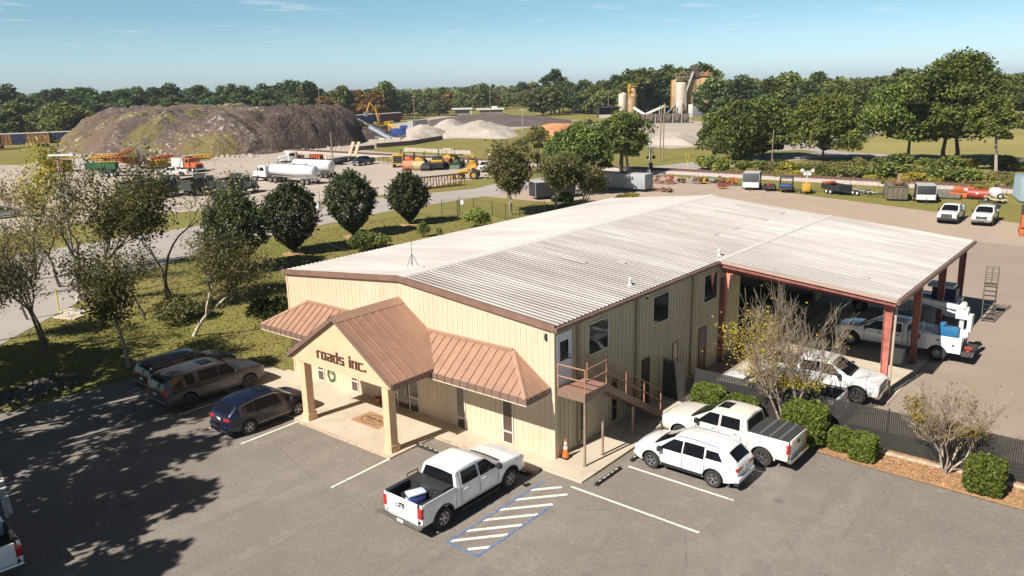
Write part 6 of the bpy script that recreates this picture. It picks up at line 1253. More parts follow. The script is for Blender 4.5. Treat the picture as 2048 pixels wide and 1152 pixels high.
k = K('boat_trailer', 'bare black frame trailer with white wheels left of the green dumpster', 'trailer', g(1735, 392), R(-30)); k.p('frame', M_MBLK, lambda q: (q.tube([(-2.6, -0.8, 0.5), (1.4, -0.8, 0.5), (3.0, 0, 0.5), (1.4, 0.8, 0.5), (-2.6, 0.8, 0.5)], 0.06), [q.tube([(x, -0.8, 0.5), (x, 0.8, 0.5)], 0.05) for x in (-2.5, -1.3, 0, 1.2)], q.cyl((2.7, 0, 0), (2.7, 0, 1.5), 0.05, 0.05, 6))); k.p('rollers', M_WHT, lambda q: [q.cyl((x, -0.5, 0.62), (x, 0.5, 0.62), 0.07, 0.07, 8) for x in (-2.2, -1.0, 0.3, 1.3)]); k.w(pair((-1.6, -0.8), 0.98), 0.36, 0.22, M_WHT)
def dumpster(label, loc, rz, L, Wd, H, m, junk=True, name='dumpster'):
    k = K(name, label, 'dumpster', loc, rz); k.p('tub', m, lambda q: (q.prism([(-L / 2 + 0.3, 0.25), (L / 2 - 0.1, 0.25), (L / 2, H), (-L / 2, H)], -Wd / 2, -Wd / 2 + 0.06, 'y'), q.prism([(-L / 2 + 0.3, 0.25), (L / 2 - 0.1, 0.25), (L / 2, H), (-L / 2, H)], Wd / 2 - 0.06, Wd / 2, 'y'), q.prism([(-L / 2 + 0.3, 0.25), (-L / 2 + 0.36, 0.25), (-L / 2 + 0.06, H), (-L / 2, H)], -Wd / 2 + 0.06, Wd / 2 - 0.06, 'y'), q.box(L / 2 - 0.12, L / 2 - 0.05, -Wd / 2 + 0.06, Wd / 2 - 0.06, 0.25, H), q.box(-L / 2 + 0.35, L / 2 - 0.15, -Wd / 2 + 0.06, Wd / 2 - 0.06, 0.2, 0.3)))
    k.p('ribs', m, lambda q: [q.box(-L / 2 + 0.35 + (L - 0.6) * i / 9, -L / 2 + 0.45 + (L - 0.6) * i / 9, s_ * (Wd / 2 + 0.04) - 0.04, s_ * (Wd / 2 + 0.04) + 0.04, 0.25, H) for i in range(10) for s_ in (-1, 1)] + [q.box(L / 2 - 0.05, L / 2 + 0.05, -Wd / 2 + Wd * i / 4 - 0.04, -Wd / 2 + Wd * i / 4 + 0.04, 0.25, H) for i in range(5)])
    k.p('top_rim', m, lambda q: [q.box(-L / 2 - 0.05, L / 2 + 0.05, s_ * Wd / 2 - 0.07, s_ * Wd / 2 + 0.07, H, H + 0.1) for s_ in (-1, 1)] + [q.box(s_ * L / 2 - 0.06, s_ * L / 2 + 0.06, -Wd / 2 + 0.08, Wd / 2 - 0.08, H + 0.002, H + 0.098) for s_ in (-1, 1)])
    k.p('skids', M_MBLK, lambda q: [q.box(-L / 2 + 0.4, L / 2 + 0.2, s_ * 0.5 - 0.08, s_ * 0.5 + 0.08, 0.03, 0.2) for s_ in (-1, 1)])
    if junk: k.p('scrap_load', M_RUST, lambda q: [q.cbox((rr.uniform(-L * .4, L * .35), rr.uniform(-Wd * .35, Wd * .35), H - 0.15 + rr.uniform(0, .3)), (rr.uniform(.4, 1.6), rr.uniform(.1, .4), 0.08), rr.uniform(0, 3), rr.uniform(-.6, .6)) for _ in range(16)])
    return k
k = dumpster('large faded green dumpster full of scrap with a plank sticking up', g(1790, 396), A0, 6.2, 2.4, 1.85, M_DGREEN); k.p('plank', C3('plank', (0.42, 0.30, 0.16)), lambda q: q.cbox((-1.8, 0.4, 2.3), (0.12, 0.5, 1.6), 0.2, 0.25))
for i, (a, r, L, rz_, lb_) in enumerate((((1888, 392), 0.45, 2.4, 0.2, 'large dark drain pipe lying behind the others by the track'), ((1893, 398), 0.3, 1.8, 0.25, 'left one of the two small grey drain pipes'), ((1905, 398), 0.33, 2.0, -0.1, 'right one of the two small grey drain pipes'), ((1880, 397), 0.35, 1.6, 0.3, 'dark drain pipe against the cargo trailer'))):
    k = K('drain_pipe', lb_, 'pipe', g(*a), rz_); k.p('pipe_wall', C3('pipe_grey', (0.12, 0.115, 0.10), 0.8, vary=0.3), lambda q: q.lathe([(r, -L / 2), (r, L / 2), (r * 0.85, L / 2), (r * 0.85, -L / 2), (r, -L / 2)], 18, 'x', (0, 0, r)), 50)
k = K('fuel_tank', 'orange red box sided fuel tank, left of two tanks by the track', 'tank', g(1926, 396), 0.02); k.bx('tank_body', M_ORG, -1.6, 1.5, -0.7, 0.7, 0.15, 0.75); k.bx('upper_tank', M_ORG, -1.2, 1.3, -0.55, 0.55, 0.76, 1.5, b=0.2); k.p('lid', M_WHT, lambda q: q.box(0.1, 0.9, -0.56, -0.545, 1.05, 1.35))
k = K('fuel_tank', 'dark red half round tank, right of two tanks by the track', 'tank', g(1955, 399), 0.02); k.p('tank_body', M_REDT, lambda q: q.cyl((-1.2, 0, 0.75), (1.2, 0, 0.75), 0.62, 0.62, 20), 40); [k.p('cradle', M_MBLK, lambda q: q.box(x - 0.1, x + 0.1, -0.6, 0.6, 0, 0.4)) for x in (-0.8, 0.8)]; k.p('stripe', M_WHT, lambda q: q.box(-0.2, 0.1, -0.64, -0.60, 0.75, 0.95))
k = K('tank_trailer', 'white round tank on a cream trailer with a spare wheel in front', 'trailer', g(1990, 405), R(-60)); k.p('tank', M_TANK, lambda q: q.lathe([(0, -1.1), (0.5, -0.95), (0.66, -0.6), (0.66, 0.6), (0.5, 0.95), (0, 1.1)], 20, 'x', (-0.2, 0, 1.25)), 60); k.p('frame', C3('cream_frame', (0.55, 0.45, 0.25)), lambda q: (q.box(-1.5, 1.5, -0.8, 0.8, 0.45, 0.55), q.tube([(1.5, 0, 0.5), (2.4, 0, 0.45)], 0.06), q.box(-0.6, 0.5, -1.15, -0.85, 0.75, 0.8), q.box(-0.6, 0.5, 0.85, 1.15, 0.75, 0.8))); k.p('pump', M_MBLK, lambda q: (q.cyl((-0.3, 0, 1.8), (-0.3, 0, 2.3), 0.22, 0.16, 10))); k.w(pair((-0.05,), 1.0), 0.34, 0.22, M_WHT); o_ = link('spare_wheel', _whm[(0.34, 0.22, 'fleet_white')][0], k.o); o_.location = (1.25, 0, 0.95); o_.rotation_euler = (0, 0, math.pi / 2); q_ = link('rim', _whm[(0.34, 0.22, 'fleet_white')][1], o_)
# rusty implements left of the row
def junk(name, label, cat, loc, m, n, w, d, h, seed, m2=None):
    k = K(name, label, cat, loc, ra_); r_ = random.Random(seed)
    k.p('frame', m, lambda q: ([q.tube([(-w / 2, y, 0.35), (w / 2, y, 0.35)], 0.05, 5) for y in (-d / 2, d / 2)], [q.tube([(x, -d / 2, 0.35), (x, d / 2, 0.35)], 0.045, 5) for x in (-w / 2, 0, w / 2)]))
    for i in range(n): k.p('implement_part', m if i % 2 or not m2 else m2, lambda q: (q.cbox((r_.uniform(-w, w) * .42, r_.uniform(-d, d) * .4, r_.uniform(.3, h * 0.8)), (r_.uniform(.2, .9), r_.uniform(.1, .5), r_.uniform(.15, .5)), r_.uniform(0, 3), r_.uniform(-.5, .5)), q.tube([(r_.uniform(-w, w) * .5, r_.uniform(-d, d) * .5, .1), (r_.uniform(-w, w) * .5, r_.uniform(-d, d) * .5, r_.uniform(.5, h))], 0.04, 5)))
    return k
for i, (a, m, m2, w, d, h, n, lb_) in enumerate((((1325, 368), M_RUST, M_REDT, 3.8, 1.6, 1.5, 10, 'rusty red stack of implement frames next to the office trailer'), ((1328, 384), M_RUST, None, 2.6, 1.2, 0.8, 5, 'low rusty rack in front of the stacked implement frames'), ((1362, 366), M_RUST, M_MBLK, 1.4, 0.9, 0.8, 4, 'small dark rack standing alone by the wire fence'), ((1390, 368), M_STEEL, M_RUST, 1.6, 1.3, 1.5, 6, 'pale grey compressor with a dark red end by the fence'), ((1410, 368), M_YEL, M_MBLK, 1.6, 1.1, 1.2, 6, 'yellow small machine beside the compressor'), ((1427, 366), M_MBLK, M_STEEL, 1.8, 1.2, 0.8, 6, 'dark low attachment right of the yellow machine'), ((1452, 371), M_RUST, M_ORG, 3.2, 1.6, 1.6, 12, 'large rusty heap of ploughs left of the grey enclosed trailer'), ((1444, 378), M_ORG, M_RUST, 1.6, 0.9, 0.7, 5, 'orange rusty attachment in front of the plough heap'), ((1702, 386), M_MBLK, M_STEEL, 1.2, 0.7, 0.6, 4, 'small black attachment right of the dump trailer'))): junk('farm_implement', lb_, 'implement', g(*a), m, n, w, d, h, 200 + i, m2)
# right edge: pale blue box and orange excavator partly cut off
k = K('shipping_container', 'pale blue steel container cut off by the right edge of the photo', 'container', g(2066, 400), R(-75)); k.bx('body', C3('pale_blue', (0.27, 0.36, 0.40), 0.5, vary=0.1), -3.0, 3.0, -1.9, 1.2, 0.15, 3.0); k.p('ribs', C3('pale_blue', (0.5, 0.6, 0.65)), lambda q: [q.box(-2.9 + i * 0.45, -2.75 + i * 0.45, -1.94, -1.9, 0.2, 2.95) for i in range(13)] + [q.box(3.0, 3.04, -1.8 + i * 0.5, -1.7 + i * 0.5, 0.2, 2.9) for i in range(6)])
k = K('excavator', 'orange machine with a raised white yellow boom at the right photo edge', 'excavator', g(2064, 470), R(100)); k.p('track_unit', M_ORG, lambda q: [q.bbox(-1.3, 1.5, s_ * 0.9 - 0.28, s_ * 0.9 + 0.28, 0, 0.75, 0.2) for s_ in (-1, 1)], 40); k.bx('house', M_ORG, -1.3, 1.0, -1.1, 1.1, 0.85, 2.0); k.bx('cab', M_MBLK, -0.2, 0.9, 0.1, 1.1, 2.0, 2.9); k.p('boom', M_YEL, lambda q: (q.cyl((0.8, -0.2, 1.6), (0.4, -0.2, 4.6), 0.22, 0.18, 8), q.cyl((0.4, -0.2, 4.6), (2.0, -0.2, 5.4), 0.18, 0.14, 8))); k.p('stick', M_WHT, lambda q: q.cyl((2.0, -0.2, 5.4), (2.4, -0.2, 2.2), 0.14, 0.12, 8)); k.p('bucket', M_RUST, lambda q: q.prism([(2.1, 2.2), (2.9, 2.1), (2.9, 1.3), (2.3, 1.2)], -0.6, 0.2, 'y'))
# ---- service trucks below the canopy
def service(label, loc, rz, box=True):
    o, C = None, None; P = PICKUP(R_=0.44, handle_mat=M_BLK, xr=-2.35, L=6.6, rim='steel', spokes=8, bumper_mat=M_CHROME)
    dxx = 0.35
    for key in ('top', 'belt', 'half', 'rock'): P[key] = [(a + dxx, b) for a, b in P[key]]
    P['xf'] += dxx; P['L'] = 2 * (2.93 + dxx); P['shell_rear'] += dxx; P['seams'] = [(a + dxx, b, c, d) for a, b, c, d in P['seams']]; P['hseams'] = []; P['across'] = [(n_, a + dxx, b + dxx, c) for n_, a, b, c in P['across']]
    P['sidewin'] = [(a + dxx, b + dxx, c + dxx, d + dxx, e, f) for a, b, c, d, e, f in P['sidewin']]; P['handles'] = [(a + dxx, b) for a, b in P['handles']]; P['mirror'] = (P['mirror'][0] + dxx, P['mirror'][1])
    o = thing('service_truck', label, 'service truck', loc, rz, None); car(o, P, P_WHITE); xr, Ra, zc = P['xr'], P['Ra'], P['R'] + 0.02
    x0, x1, zt_ = -3.5, -0.82, 1.52
    for s_ in (-1, 1):
        a, b = sorted((s_ * 0.55, s_ * 1.06)); mb = MB(); arch = [(xr + Ra * math.cos(math.pi * i / 14), zc + Ra * math.sin(math.pi * i / 14)) for i in range(15)]
        mb.prism([(x0, 0.62), (x0, zt_), (x1, zt_), (x1, 0.62)] + [(p[0], max(0.62, p[1])) for p in arch], a, b, 'y'); bo = mb.obj('toolbox_side', P_WHITE, o)
        for xx, z0, z1, ww in ((-3.42, 0.72, 1.4, 0.62), (-2.72, 1.08, 1.44, 0.75), (-1.6, 0.72, 1.44, 0.62)):
            mb = MB(); y = s_ * 1.06; a, b = sorted((y, y + s_ * 0.012)); mb.bbox(xx, xx + ww, a, b, z0, z1, 0.004); dd = mb.obj('locker_door', P_WHITE, bo); mb = MB(); a, b = sorted((y + s_ * 0.012, y + s_ * 0.03)); mb.box(xx + ww / 2 - 0.06, xx + ww / 2 + 0.06, a, b, (z0 + z1) / 2 - 0.05, (z0 + z1) / 2 + 0.05); mb.obj('latch', M_BLK, dd)
    mb = MB(); mb.box(x0, x1, -0.55, 0.55, 0.72, 0.80); mb.box(x0 + 0.0, x0 + 0.03, -0.55, 0.55, 0.8, 1.2); mb.obj('bed_floor', M_BLK, o); mb = MB(); mb.bbox(x0 - 0.55, x0 - 0.02, -1.0, 1.0, 0.5, 0.74, 0.03); wb = mb.obj('work_bumper', C3('bumper_dark', (0.06, 0.05, 0.045), 0.7, vary=0.3), o); mb = MB(); mb.box(x0 - 0.56, x0 - 0.552, 0.55, 0.92, 0.5, 0.7); mb.obj('licence_plate', M_PLATE, wb)
    return o
sv = service('white service truck with a long folded crane boom and a blue welder in its bed', (7.45, 23.55, 0.06), math.pi)
mb = MB(); mb.cyl((-3.1, -0.75, 1.52), (-3.1, -0.75, 2.5), 0.13, 0.13, 10); mb.box(-3.4, -2.8, -1.0, -0.5, 2.2, 2.75); mb.obj('crane_base', M_WHT, sv)
mb = MB(); mb.M = Matrix.Translation((-3.1, -0.75, 2.75)) @ Matrix.Rotation(-0.09, 4, 'Y'); mb.box(-0.3, 3.6, -0.11, 0.11, -0.12, 0.14); mb.box(3.6, 4.6, -0.08, 0.08, -0.08, 0.10); mb.cyl((0.2, 0, -0.35), (2.0, 0, -0.14), 0.06, 0.05, 8); mb.obj('crane_boom', M_WHT, sv)
mb = MB(); mb.cyl((-3.1, -0.98, 2.95), (-3.1, -0.52, 2.95), 0.17, 0.17, 14); mb.obj('winch_drum', M_WHT, sv); mb = MB(); mb.box(-3.72, -3.5, -0.5, 0.1, 1.7, 2.6); mb.obj('control_box', M_WHT, sv)
mb = MB(); mb.cyl((-1.4, 0.4, 0.8), (-1.4, 0.4, 2.0), 0.06, 0.06, 8); mb.box(-1.6, -1.2, 0.2, 0.6, 0.8, 0.88); mb.obj('boom_rest', M_WHT, sv)
mb = MB(); mb.cyl((-1.2, 1.075, 1.3), (-1.2, 1.16, 1.3), 0.25, 0.25, 18); mb.obj('hose_reel', M_REDT, sv)
k = K('welder', 'bright blue welding machine standing in the bed of the crane truck', 'welder', (10.25, 22.75, 1.585), math.pi); k.bx('case', C3('welder_blue', (0.02, 0.14, 0.30), 0.4), -0.5, 0.5, -0.27, 0.27, 0, 0.5); k.bx('control_panel', C3('welder_blue', (0.02, 0.22, 0.48)), 0.2, 0.48, -0.25, 0.25, 0.5, 0.7); k.p('handle', M_STEEL, lambda q: q.box(-0.5, 0.2, -0.31, -0.30, 0.4, 0.44)); k.p('exhaust', M_BLK, lambda q: q.cyl((-0.4, 0, 0.6), (-0.4, 0, 0.85), 0.04, 0.04, 8))
k = K('bench_vice', 'red vice bolted on the rear bumper of the crane truck', 'vice', (11.25, 22.9, 0.80)); k.bx('jaw', M_REDT, -0.2, 0.2, -0.08, 0.08, 0.1, 0.26); k.p('stand', M_REDT, lambda q: q.cyl((0, 0, 0), (0, 0, 0.12), 0.09, 0.06, 10))
sv2 = service('second white service truck deep under the canopy with a dark blue welder on top', (5.7, 31.2, 0.06), math.pi)
mb = MB(); mb.bbox(-3.3, -1.9, -0.5, 0.5, 1.3, 2.25, 0.04); mb.obj('welder_box', C3('deep_blue', (0.012, 0.025, 0.085), 0.4), sv2); mb = MB(); mb.bbox(-3.2, -1.6, -0.6, 0.6, 2.26, 2.5, 0.12); mb.obj('white_cover', M_WHT, sv2)
k = K('rolling_ladder', 'black rolling platform ladder with a caged top beside the canopy corner', 'ladder', (10.5, 33.4, 0.03), R(100)); k.p('legs', M_DGREEN, lambda q: (q.tube([(-0.9, -0.35, 0), (0.3, -0.35, 2.2)], 0.03), q.tube([(-0.9, 0.35, 0), (0.3, 0.35, 2.2)], 0.03), q.tube([(0.9, -0.35, 0), (0.9, -0.35, 2.2)], 0.03), q.tube([(0.9, 0.35, 0), (0.9, 0.35, 2.2)], 0.03), q.box(0.28, 0.95, -0.38, 0.38, 2.18, 2.22))); k.p('steps', M_MBLK, lambda q: [q.box(-0.9 + 0.15 * i, -0.7 + 0.15 * i, -0.35, 0.35, 0.27 * i + 0.2, 0.27 * i + 0.23) for i in range(8)]); k.p('cage', M_DGREEN, lambda q: ([q.tube([(x, y, 2.2), (x, y, 3.3)], 0.022, 5) for x in (0.3, 0.93) for y in (-0.36, 0, 0.36)], [q.tube([(0.3, -0.36, z), (0.93, -0.36, z), (0.93, 0.36, z), (0.3, 0.36, z), (0.3, -0.36, z)], 0.022, 5) for z in (2.55, 2.9, 3.3)]))
k = K('tank', 'pale poly tank standing in the canopy shade beyond the crane truck', 'tank', (8.1, 28.0, 0.06)); k.p('tank_body', C3('poly', (0.42, 0.42, 0.40), 0.5), lambda q: q.lathe([(0, 0.2), (0.65, 0.22), (0.7, 0.4), (0.7, 1.4), (0.45, 1.65), (0, 1.7)], 20), 50); k.p('stand', M_MBLK, lambda q: q.box(-0.7, 0.7, -0.7, 0.7, 0, 0.2))
k = K('waste_bin', 'grey plastic wheeled bin beside the second canopy post', 'bin', (8.2, 20.8, 0.06)); k.p('bin_body', C3('bin_grey', (0.20, 0.235, 0.235), 0.6), lambda q: q.prism([(-0.28, 0.05), (0.28, 0.05), (0.36, 0.98), (-0.36, 0.98)], -0.3, 0.3, 'y')); k.bx('lid', C3('bin_lid', (0.15, 0.18, 0.18), 0.6), -0.4, 0.4, -0.34, 0.34, 0.98, 1.05); k.w(pair((-0.25,), 0.3), 0.1, 0.06)
# ---- gravel yard across the road
def cabtruck(label, loc, rz, mcab, mbox, kind='dump', group=None, name='dump_truck', cat='dump truck', L=8.0, extra=None):
    k = K(name, label, cat, loc, rz, group); f = L / 2
    k.p('chassis', M_MBLK, lambda q: q.box(-f + 0.2, f - 0.4, -0.45, 0.45, 0.55, 0.85)); k.p('bonnet', mcab, lambda q: q.prism([(f - 2.0, 0.9), (f, 0.9), (f - 0.02, 1.6), (f - 0.3, 1.85), (f - 2.0, 2.05)], -0.85, 0.85, 'y')); cb = k.bx('cab', mcab, f - 3.7, f - 1.95, -1.1, 1.1, 0.9, 2.85, b=0.08)
    k.p('windshield', M_CG, lambda q: q.prism([(f - 1.96, 1.95), (f - 1.93, 1.95), (f - 2.03, 2.7), (f - 2.06, 2.7)], -0.95, 0.95, 'y')); [k.p('side_window', M_CG, lambda q: q.box(f - 3.3, f - 2.25, s_ * 1.11 - 0.01, s_ * 1.11 + 0.01, 1.95, 2.6), parent=cb) for s_ in (-1, 1)]
    k.p('grille', M_MBLK, lambda q: q.box(f, f + 0.03, -0.5, 0.5, 0.95, 1.6)); k.bx('front_bumper', M_CHROME, f - 0.05, f + 0.2, -1.15, 1.15, 0.5, 0.85); [k.bx('fender', mcab, f - 1.55, f - 0.15, s_ * 1.0 - 0.17, s_ * 1.0 + 0.17, 0.95, 1.25, b=0.1) for s_ in (-1, 1)]; [k.p('headlight', M_HEAD, lambda q: q.box(f - 0.2, f - 0.13, s_ * 1.0 - 0.12, s_ * 1.0 + 0.12, 0.98, 1.2)) for s_ in (-1, 1)]
    [k.p('side_mirror', M_MBLK, lambda q: (q.box(f - 2.1, f - 2.0, s_ * 1.35 - 0.08, s_ * 1.35 + 0.08, 1.9, 2.5), q.tube([(f - 2.1, s_ * 1.1, 2.2), (f - 2.05, s_ * 1.35, 2.2)], 0.02))) for s_ in (-1, 1)]; k.p('exhaust_stack', M_CHROME, lambda q: q.cyl((f - 3.8, 1.0, 1.0), (f - 3.8, 1.0, 3.2), 0.07, 0.07, 8))
    if kind == 'dump':
        x0, x1 = -f, f - 3.95; z0, z1 = 1.05, 2.75
        k.p('dump_body', mbox, lambda q: (q.box(x0, x1, -1.2, 1.2, z0 - 0.1, z0), q.box(x0, x1, -1.2, -1.14, z0, z1), q.box(x0, x1, 1.14, 1.2, z0, z1), q.box(x1 - 0.08, x1, -1.14, 1.14, z0, z1 + 0.5), q.box(x0, x0 + 0.08, -1.14, 1.14, z0, z1 - 0.1), q.box(x1, x1 + 0.9, -1.1, 1.1, z1 + 0.44, z1 + 0.5), [q.box(x0 + (x1 - x0) * i / 6 - 0.05, x0 + (x1 - x0) * i / 6 + 0.05, s_ * 1.23 - 0.04, s_ * 1.23 + 0.04, z0, z1) for i in range(7) for s_ in (-1, 1)]))
        k.p('hoist_arm', M_STEEL, lambda q: [q.cyl((x1 + 0.1, s_ * 1.28, z1 + 0.4), (x1 - 1.3, s_ * 1.28, 0.9), 0.05, 0.05, 6) for s_ in (-1, 1)])
    if kind == 'dump': k.w(pair((-f + 1.4, -f + 2.7), 0.98), 0.52, 0.5, M_WHT)
    k.w(pair((f - 0.85,), 1.02), 0.52, 0.32, M_CHROME if mcab is not M_ORG else M_WHT)
    if extra: extra(k, f)
    return k
M_GCAB = C3('cab_grey', (0.20, 0.22, 0.24), 0.35); M_DKG = C3('dump_dark', (0.03, 0.035, 0.032), 0.6)
DG = 'dark dump trucks parked in a line'
rz_ = heading(455, 395, 505, 385)
cabtruck('dark dump truck with a grey cab, rightmost of the parked line', g(478, 388), rz_, M_GCAB, M_DKG, group=DG, L=7.4)
cabtruck('dark dump truck second from the right of the parked line, half behind trees', g(405, 388), rz_, M_GCAB, M_DKG, group=DG, L=7.4)
cabtruck('dark dump truck third in the line, mostly hidden by airy treetops', g(338, 392), rz_, M_GCAB, M_DKG, group=DG, L=7.4); cabtruck('dark dump truck leftmost in the line behind the grove branches', g(285, 395), rz_, M_GCAB, M_DKG, group=DG, L=7.4)
cabtruck('orange and white dump truck facing right below the dirt mound', g(378, 343), heading(350, 340, 405, 344), M_ORG, M_WHT, L=8.0)
o_, C = pickup('white pickup beside the orange dump truck in the gravel yard', tuple(g(345, 353)), R(200), P_WHITE, PICKUP()); o_.rotation_euler = (0, 0, heading(368, 352, 325, 354))
o_, C = pickup('dark blue pickup parked alone in the middle of the gravel yard', tuple(g(727, 330)), 0, P_NAVY, PICKUP()); o_.rotation_euler = (0, 0, heading(745, 328, 712, 333))
o_, C = suv('silver car at the left edge of the photo beside the road verge', tuple(g(8, 436)), heading(-10, 440, 25, 436), P_SILV, CROSS, flare_mat=P_SILV, name='silver_car')
o_, C = pickup('white pickup beside the paving machines at the right of the gravel yard', tuple(g(972, 342)), heading(1000, 330, 955, 350), P_WHITE, PICKUP())
def tanker(label, loc, rz, group=None, tractor=True):
    def ex(k, f):
        k.p('tank', M_TANK, lambda q: q.lathe([(0.0, -5.6), (0.7, -5.55), (0.98, -5.3), (1.0, -2), (1.02, 2), (0.98, 5.3), (0.7, 5.55), (0.0, 5.6)], 28, 'x', (f - 9.8, 0, 2.25)), 60)
        k.p('tank_frame', M_CHROME, lambda q: (q.box(f - 15.2, f - 4.6, -0.5, 0.5, 1.0, 1.22), q.box(f - 15.3, f - 15.2, -1.1, 1.1, 0.7, 0.95), [q.box(f - 9.0 + i * 1.5, f - 8.2 + i * 1.5, -1.1, -0.6, 0.75, 1.15) for i in range(2)])); k.p('catwalk', M_STEEL, lambda q: (q.box(f - 14.8, f - 4.8, -0.25, 0.25, 3.28, 3.32), [q.cyl((x, 0, 3.3), (x, 0, 3.5), 0.25, 0.25, 10) for x in (f - 13, f - 10, f - 7)])); k.p('ladder', M_STEEL, lambda q: (q.tube([(f - 15.35, -0.3, 0.7), (f - 15.45, -0.3, 3.3)], 0.03), q.tube([(f - 15.35, 0.3, 0.7), (f - 15.45, 0.3, 3.3)], 0.03)))
        k.p('tail_lamp', M_TAIL, lambda q: q.box(f - 15.32, f - 15.3, -1.0, -0.8, 0.72, 0.9)); k.w(pair((f - 5.0, f - 6.2, f - 13.2, f - 14.4), 0.98), 0.52, 0.5, M_CHROME)
    return cabtruck(label, loc, rz, M_WHT, M_WHT, kind='tank', group=group, name='tanker_truck', cat='tanker truck', L=7.0, extra=ex)
tz = heading(640, 370, 525, 362)
tanker('long white tanker truck facing left in the gravel yard', g(541, 363), tz)
k = K('tank_trailer', 'second white tank trailer parked behind the tanker truck', 'trailer', g(628, 354), tz); k.p('tank', M_TANK, lambda q: q.lathe([(0, -5.0), (0.8, -4.95), (1.05, -4.7), (1.05, 4.7), (0.8, 4.95), (0, 5.0)], 28, 'x', (0, 0, 2.2)), 60); k.p('tank_frame', M_CHROME, lambda q: (q.box(-4.8, 4.6, -0.5, 0.5, 0.95, 1.18), q.box(3.2, 3.4, -0.6, 0.6, 0, 1.0))); k.w(pair((-3.2, -4.4), 0.98), 0.52, 0.5, M_CHROME)
def flatex(k, f):
    k.p('flat_bed', M_MBLK, lambda q: q.box(-f - 2.5, f - 3.9, -1.2, 1.2, 1.05, 1.2)); k.p('side_rack', M_RUST, lambda q: (q.box(f - 4.0, f - 3.9, -1.2, 1.2, 1.2, 2.6), q.box(f - 5.4, f - 4.1, -1.1, 1.1, 1.2, 2.0))); k.w(pair((-f + 0.4, -f - 0.8), 0.98), 0.5, 0.5, M_WHT)
cabtruck('white flatbed truck facing left behind the two tankers', g(590, 329), heading(620, 327, 560, 331), M_WHT, M_WHT, kind='flat', name='flatbed_truck', cat='truck', L=7.0, extra=flatex)
BG = 'orange traffic barrels on the flatbed'
for i in range(9):
    p = g(640, 327); k_ = K('traffic_barrel', 'orange traffic barrel stacked on the low trailer behind the tankers', 'barrel', (p.x + 0.75 * (i % 5) * math.cos(tz), p.y + 0.75 * (i % 5) * math.sin(tz) + 0.7 * (i // 5), 1.0), 0, BG); k_.p('drum', M_ORG, lambda q: q.lathe([(0, 0), (0.3, 0), (0.29, 0.3), (0.27, 0.6), (0.24, 1.0), (0, 1.0)], 12), 40)
k = K('low_trailer', 'black low trailer loaded with orange barrels behind the tankers', 'trailer', g(650, 328), tz); k.p('deck', M_MBLK, lambda q: q.box(-5.5, 5.5, -1.3, 1.3, 0.8, 0.98)); k.w(pair((-4.0, -3.0, -2.0), 1.1), 0.4, 0.3)
cone(tuple(g(653, 326, 1.0)), 'tall orange cone standing on the low trailer beside the wooden pole', s=2.2)
k = K('ramp_trailer', 'equipment trailer with two long wooden ramps tilted up', 'trailer', g(690, 323), heading(670, 325, 700, 320)); k.p('deck', M_MBLK, lambda q: q.box(-4.5, 3.0, -1.25, 1.25, 0.8, 0.95)); [k.p('ramp', C3('ramp_wood', (0.44, 0.33, 0.22), 0.8), lambda q: q.cbox((4.0, y, 2.4), (3.9, 0.75, 0.12), 0, -0.95)) for y in (-0.75, 0.75)]; k.w(pair((0.5, 1.5, 2.4), 1.1), 0.4, 0.3)
def roller(label, loc, rz, m, m2, grp=None, canopy=True):
    k = K('road_roller', label, 'road roller', loc, rz, grp); k.p('drum', M_RUST if m2 is None else m2, lambda q: q.cyl((1.5, -0.95, 0.7), (1.5, 0.95, 0.7), 0.7, 0.7, 24), 40); k.p('drum_frame', m, lambda q: (q.box(0.6, 2.3, -1.15, -1.0, 0.55, 0.85), q.box(0.6, 2.3, 1.0, 1.15, 0.55, 0.85), q.box(0.4, 0.7, -1.1, 1.1, 0.5, 0.9))); k.bx('engine_hood', m, -2.4, -0.6, -0.8, 0.8, 0.7, 1.75, b=0.1); k.bx('front_cowl', m, 0.2, 0.75, -0.7, 0.7, 0.9, 1.7, b=0.05); k.p('operator_seat', M_MBLK, lambda q: (q.box(-0.5, 0.0, -0.3, 0.3, 0.9, 1.4), q.cyl((0.3, 0, 0.8), (0.15, 0, 1.7), 0.04, 0.04, 6)))
    if canopy: k.p('canopy', C3('canopy_cream', (0.55, 0.5, 0.35)), lambda q: q.box(-0.9, 0.7, -0.85, 0.85, 2.7, 2.78)); k.p('canopy_posts', M_MBLK, lambda q: [q.cyl((x, y, 0.9), (x, y, 2.7), 0.035, 0.035, 6) for x in (-0.8, 0.6) for y in (-0.78, 0.78)])
    k.w(pair((-1.5,), 0.85), 0.7, 0.5, m); k.o.scale = (1.2, 1.2, 1.3); return k
rz2 = R(-50)
roller('pale orange road roller, second machine from the left of the paving line', g(820, 338), rz2, M_ORG, C3('drum_orange', (0.50, 0.22, 0.12))); roller('cream drum road roller, third machine of the paving line', g(840, 339), rz2, M_YEL, C3('drum_cream', (0.50, 0.38, 0.22))); roller('small yellow roller between the paver and the green tractor', g(898, 333), R(-70), M_YEL, None)
k = K('milling_machine', 'yellow boxy generator machine at the left end of the paving line', 'machine', g(798, 334), rz2); k.bx('body', M_YEL, -1.8, 1.8, -1.1, 1.1, 0.7, 2.6); k.p('vent', M_MBLK, lambda q: (q.box(1.8, 1.83, -0.9, 0.9, 1.0, 2.4), q.cyl((-0.5, 0.5, 2.6), (-0.5, 0.5, 3.6), 0.09, 0.09, 8))); k.p('track_unit', M_MBLK, lambda q: [q.bbox(-1.6, 1.6, s_ * 0.9 - 0.2, s_ * 0.9 + 0.2, 0, 0.75, 0.15) for s_ in (-1, 1)], 40)
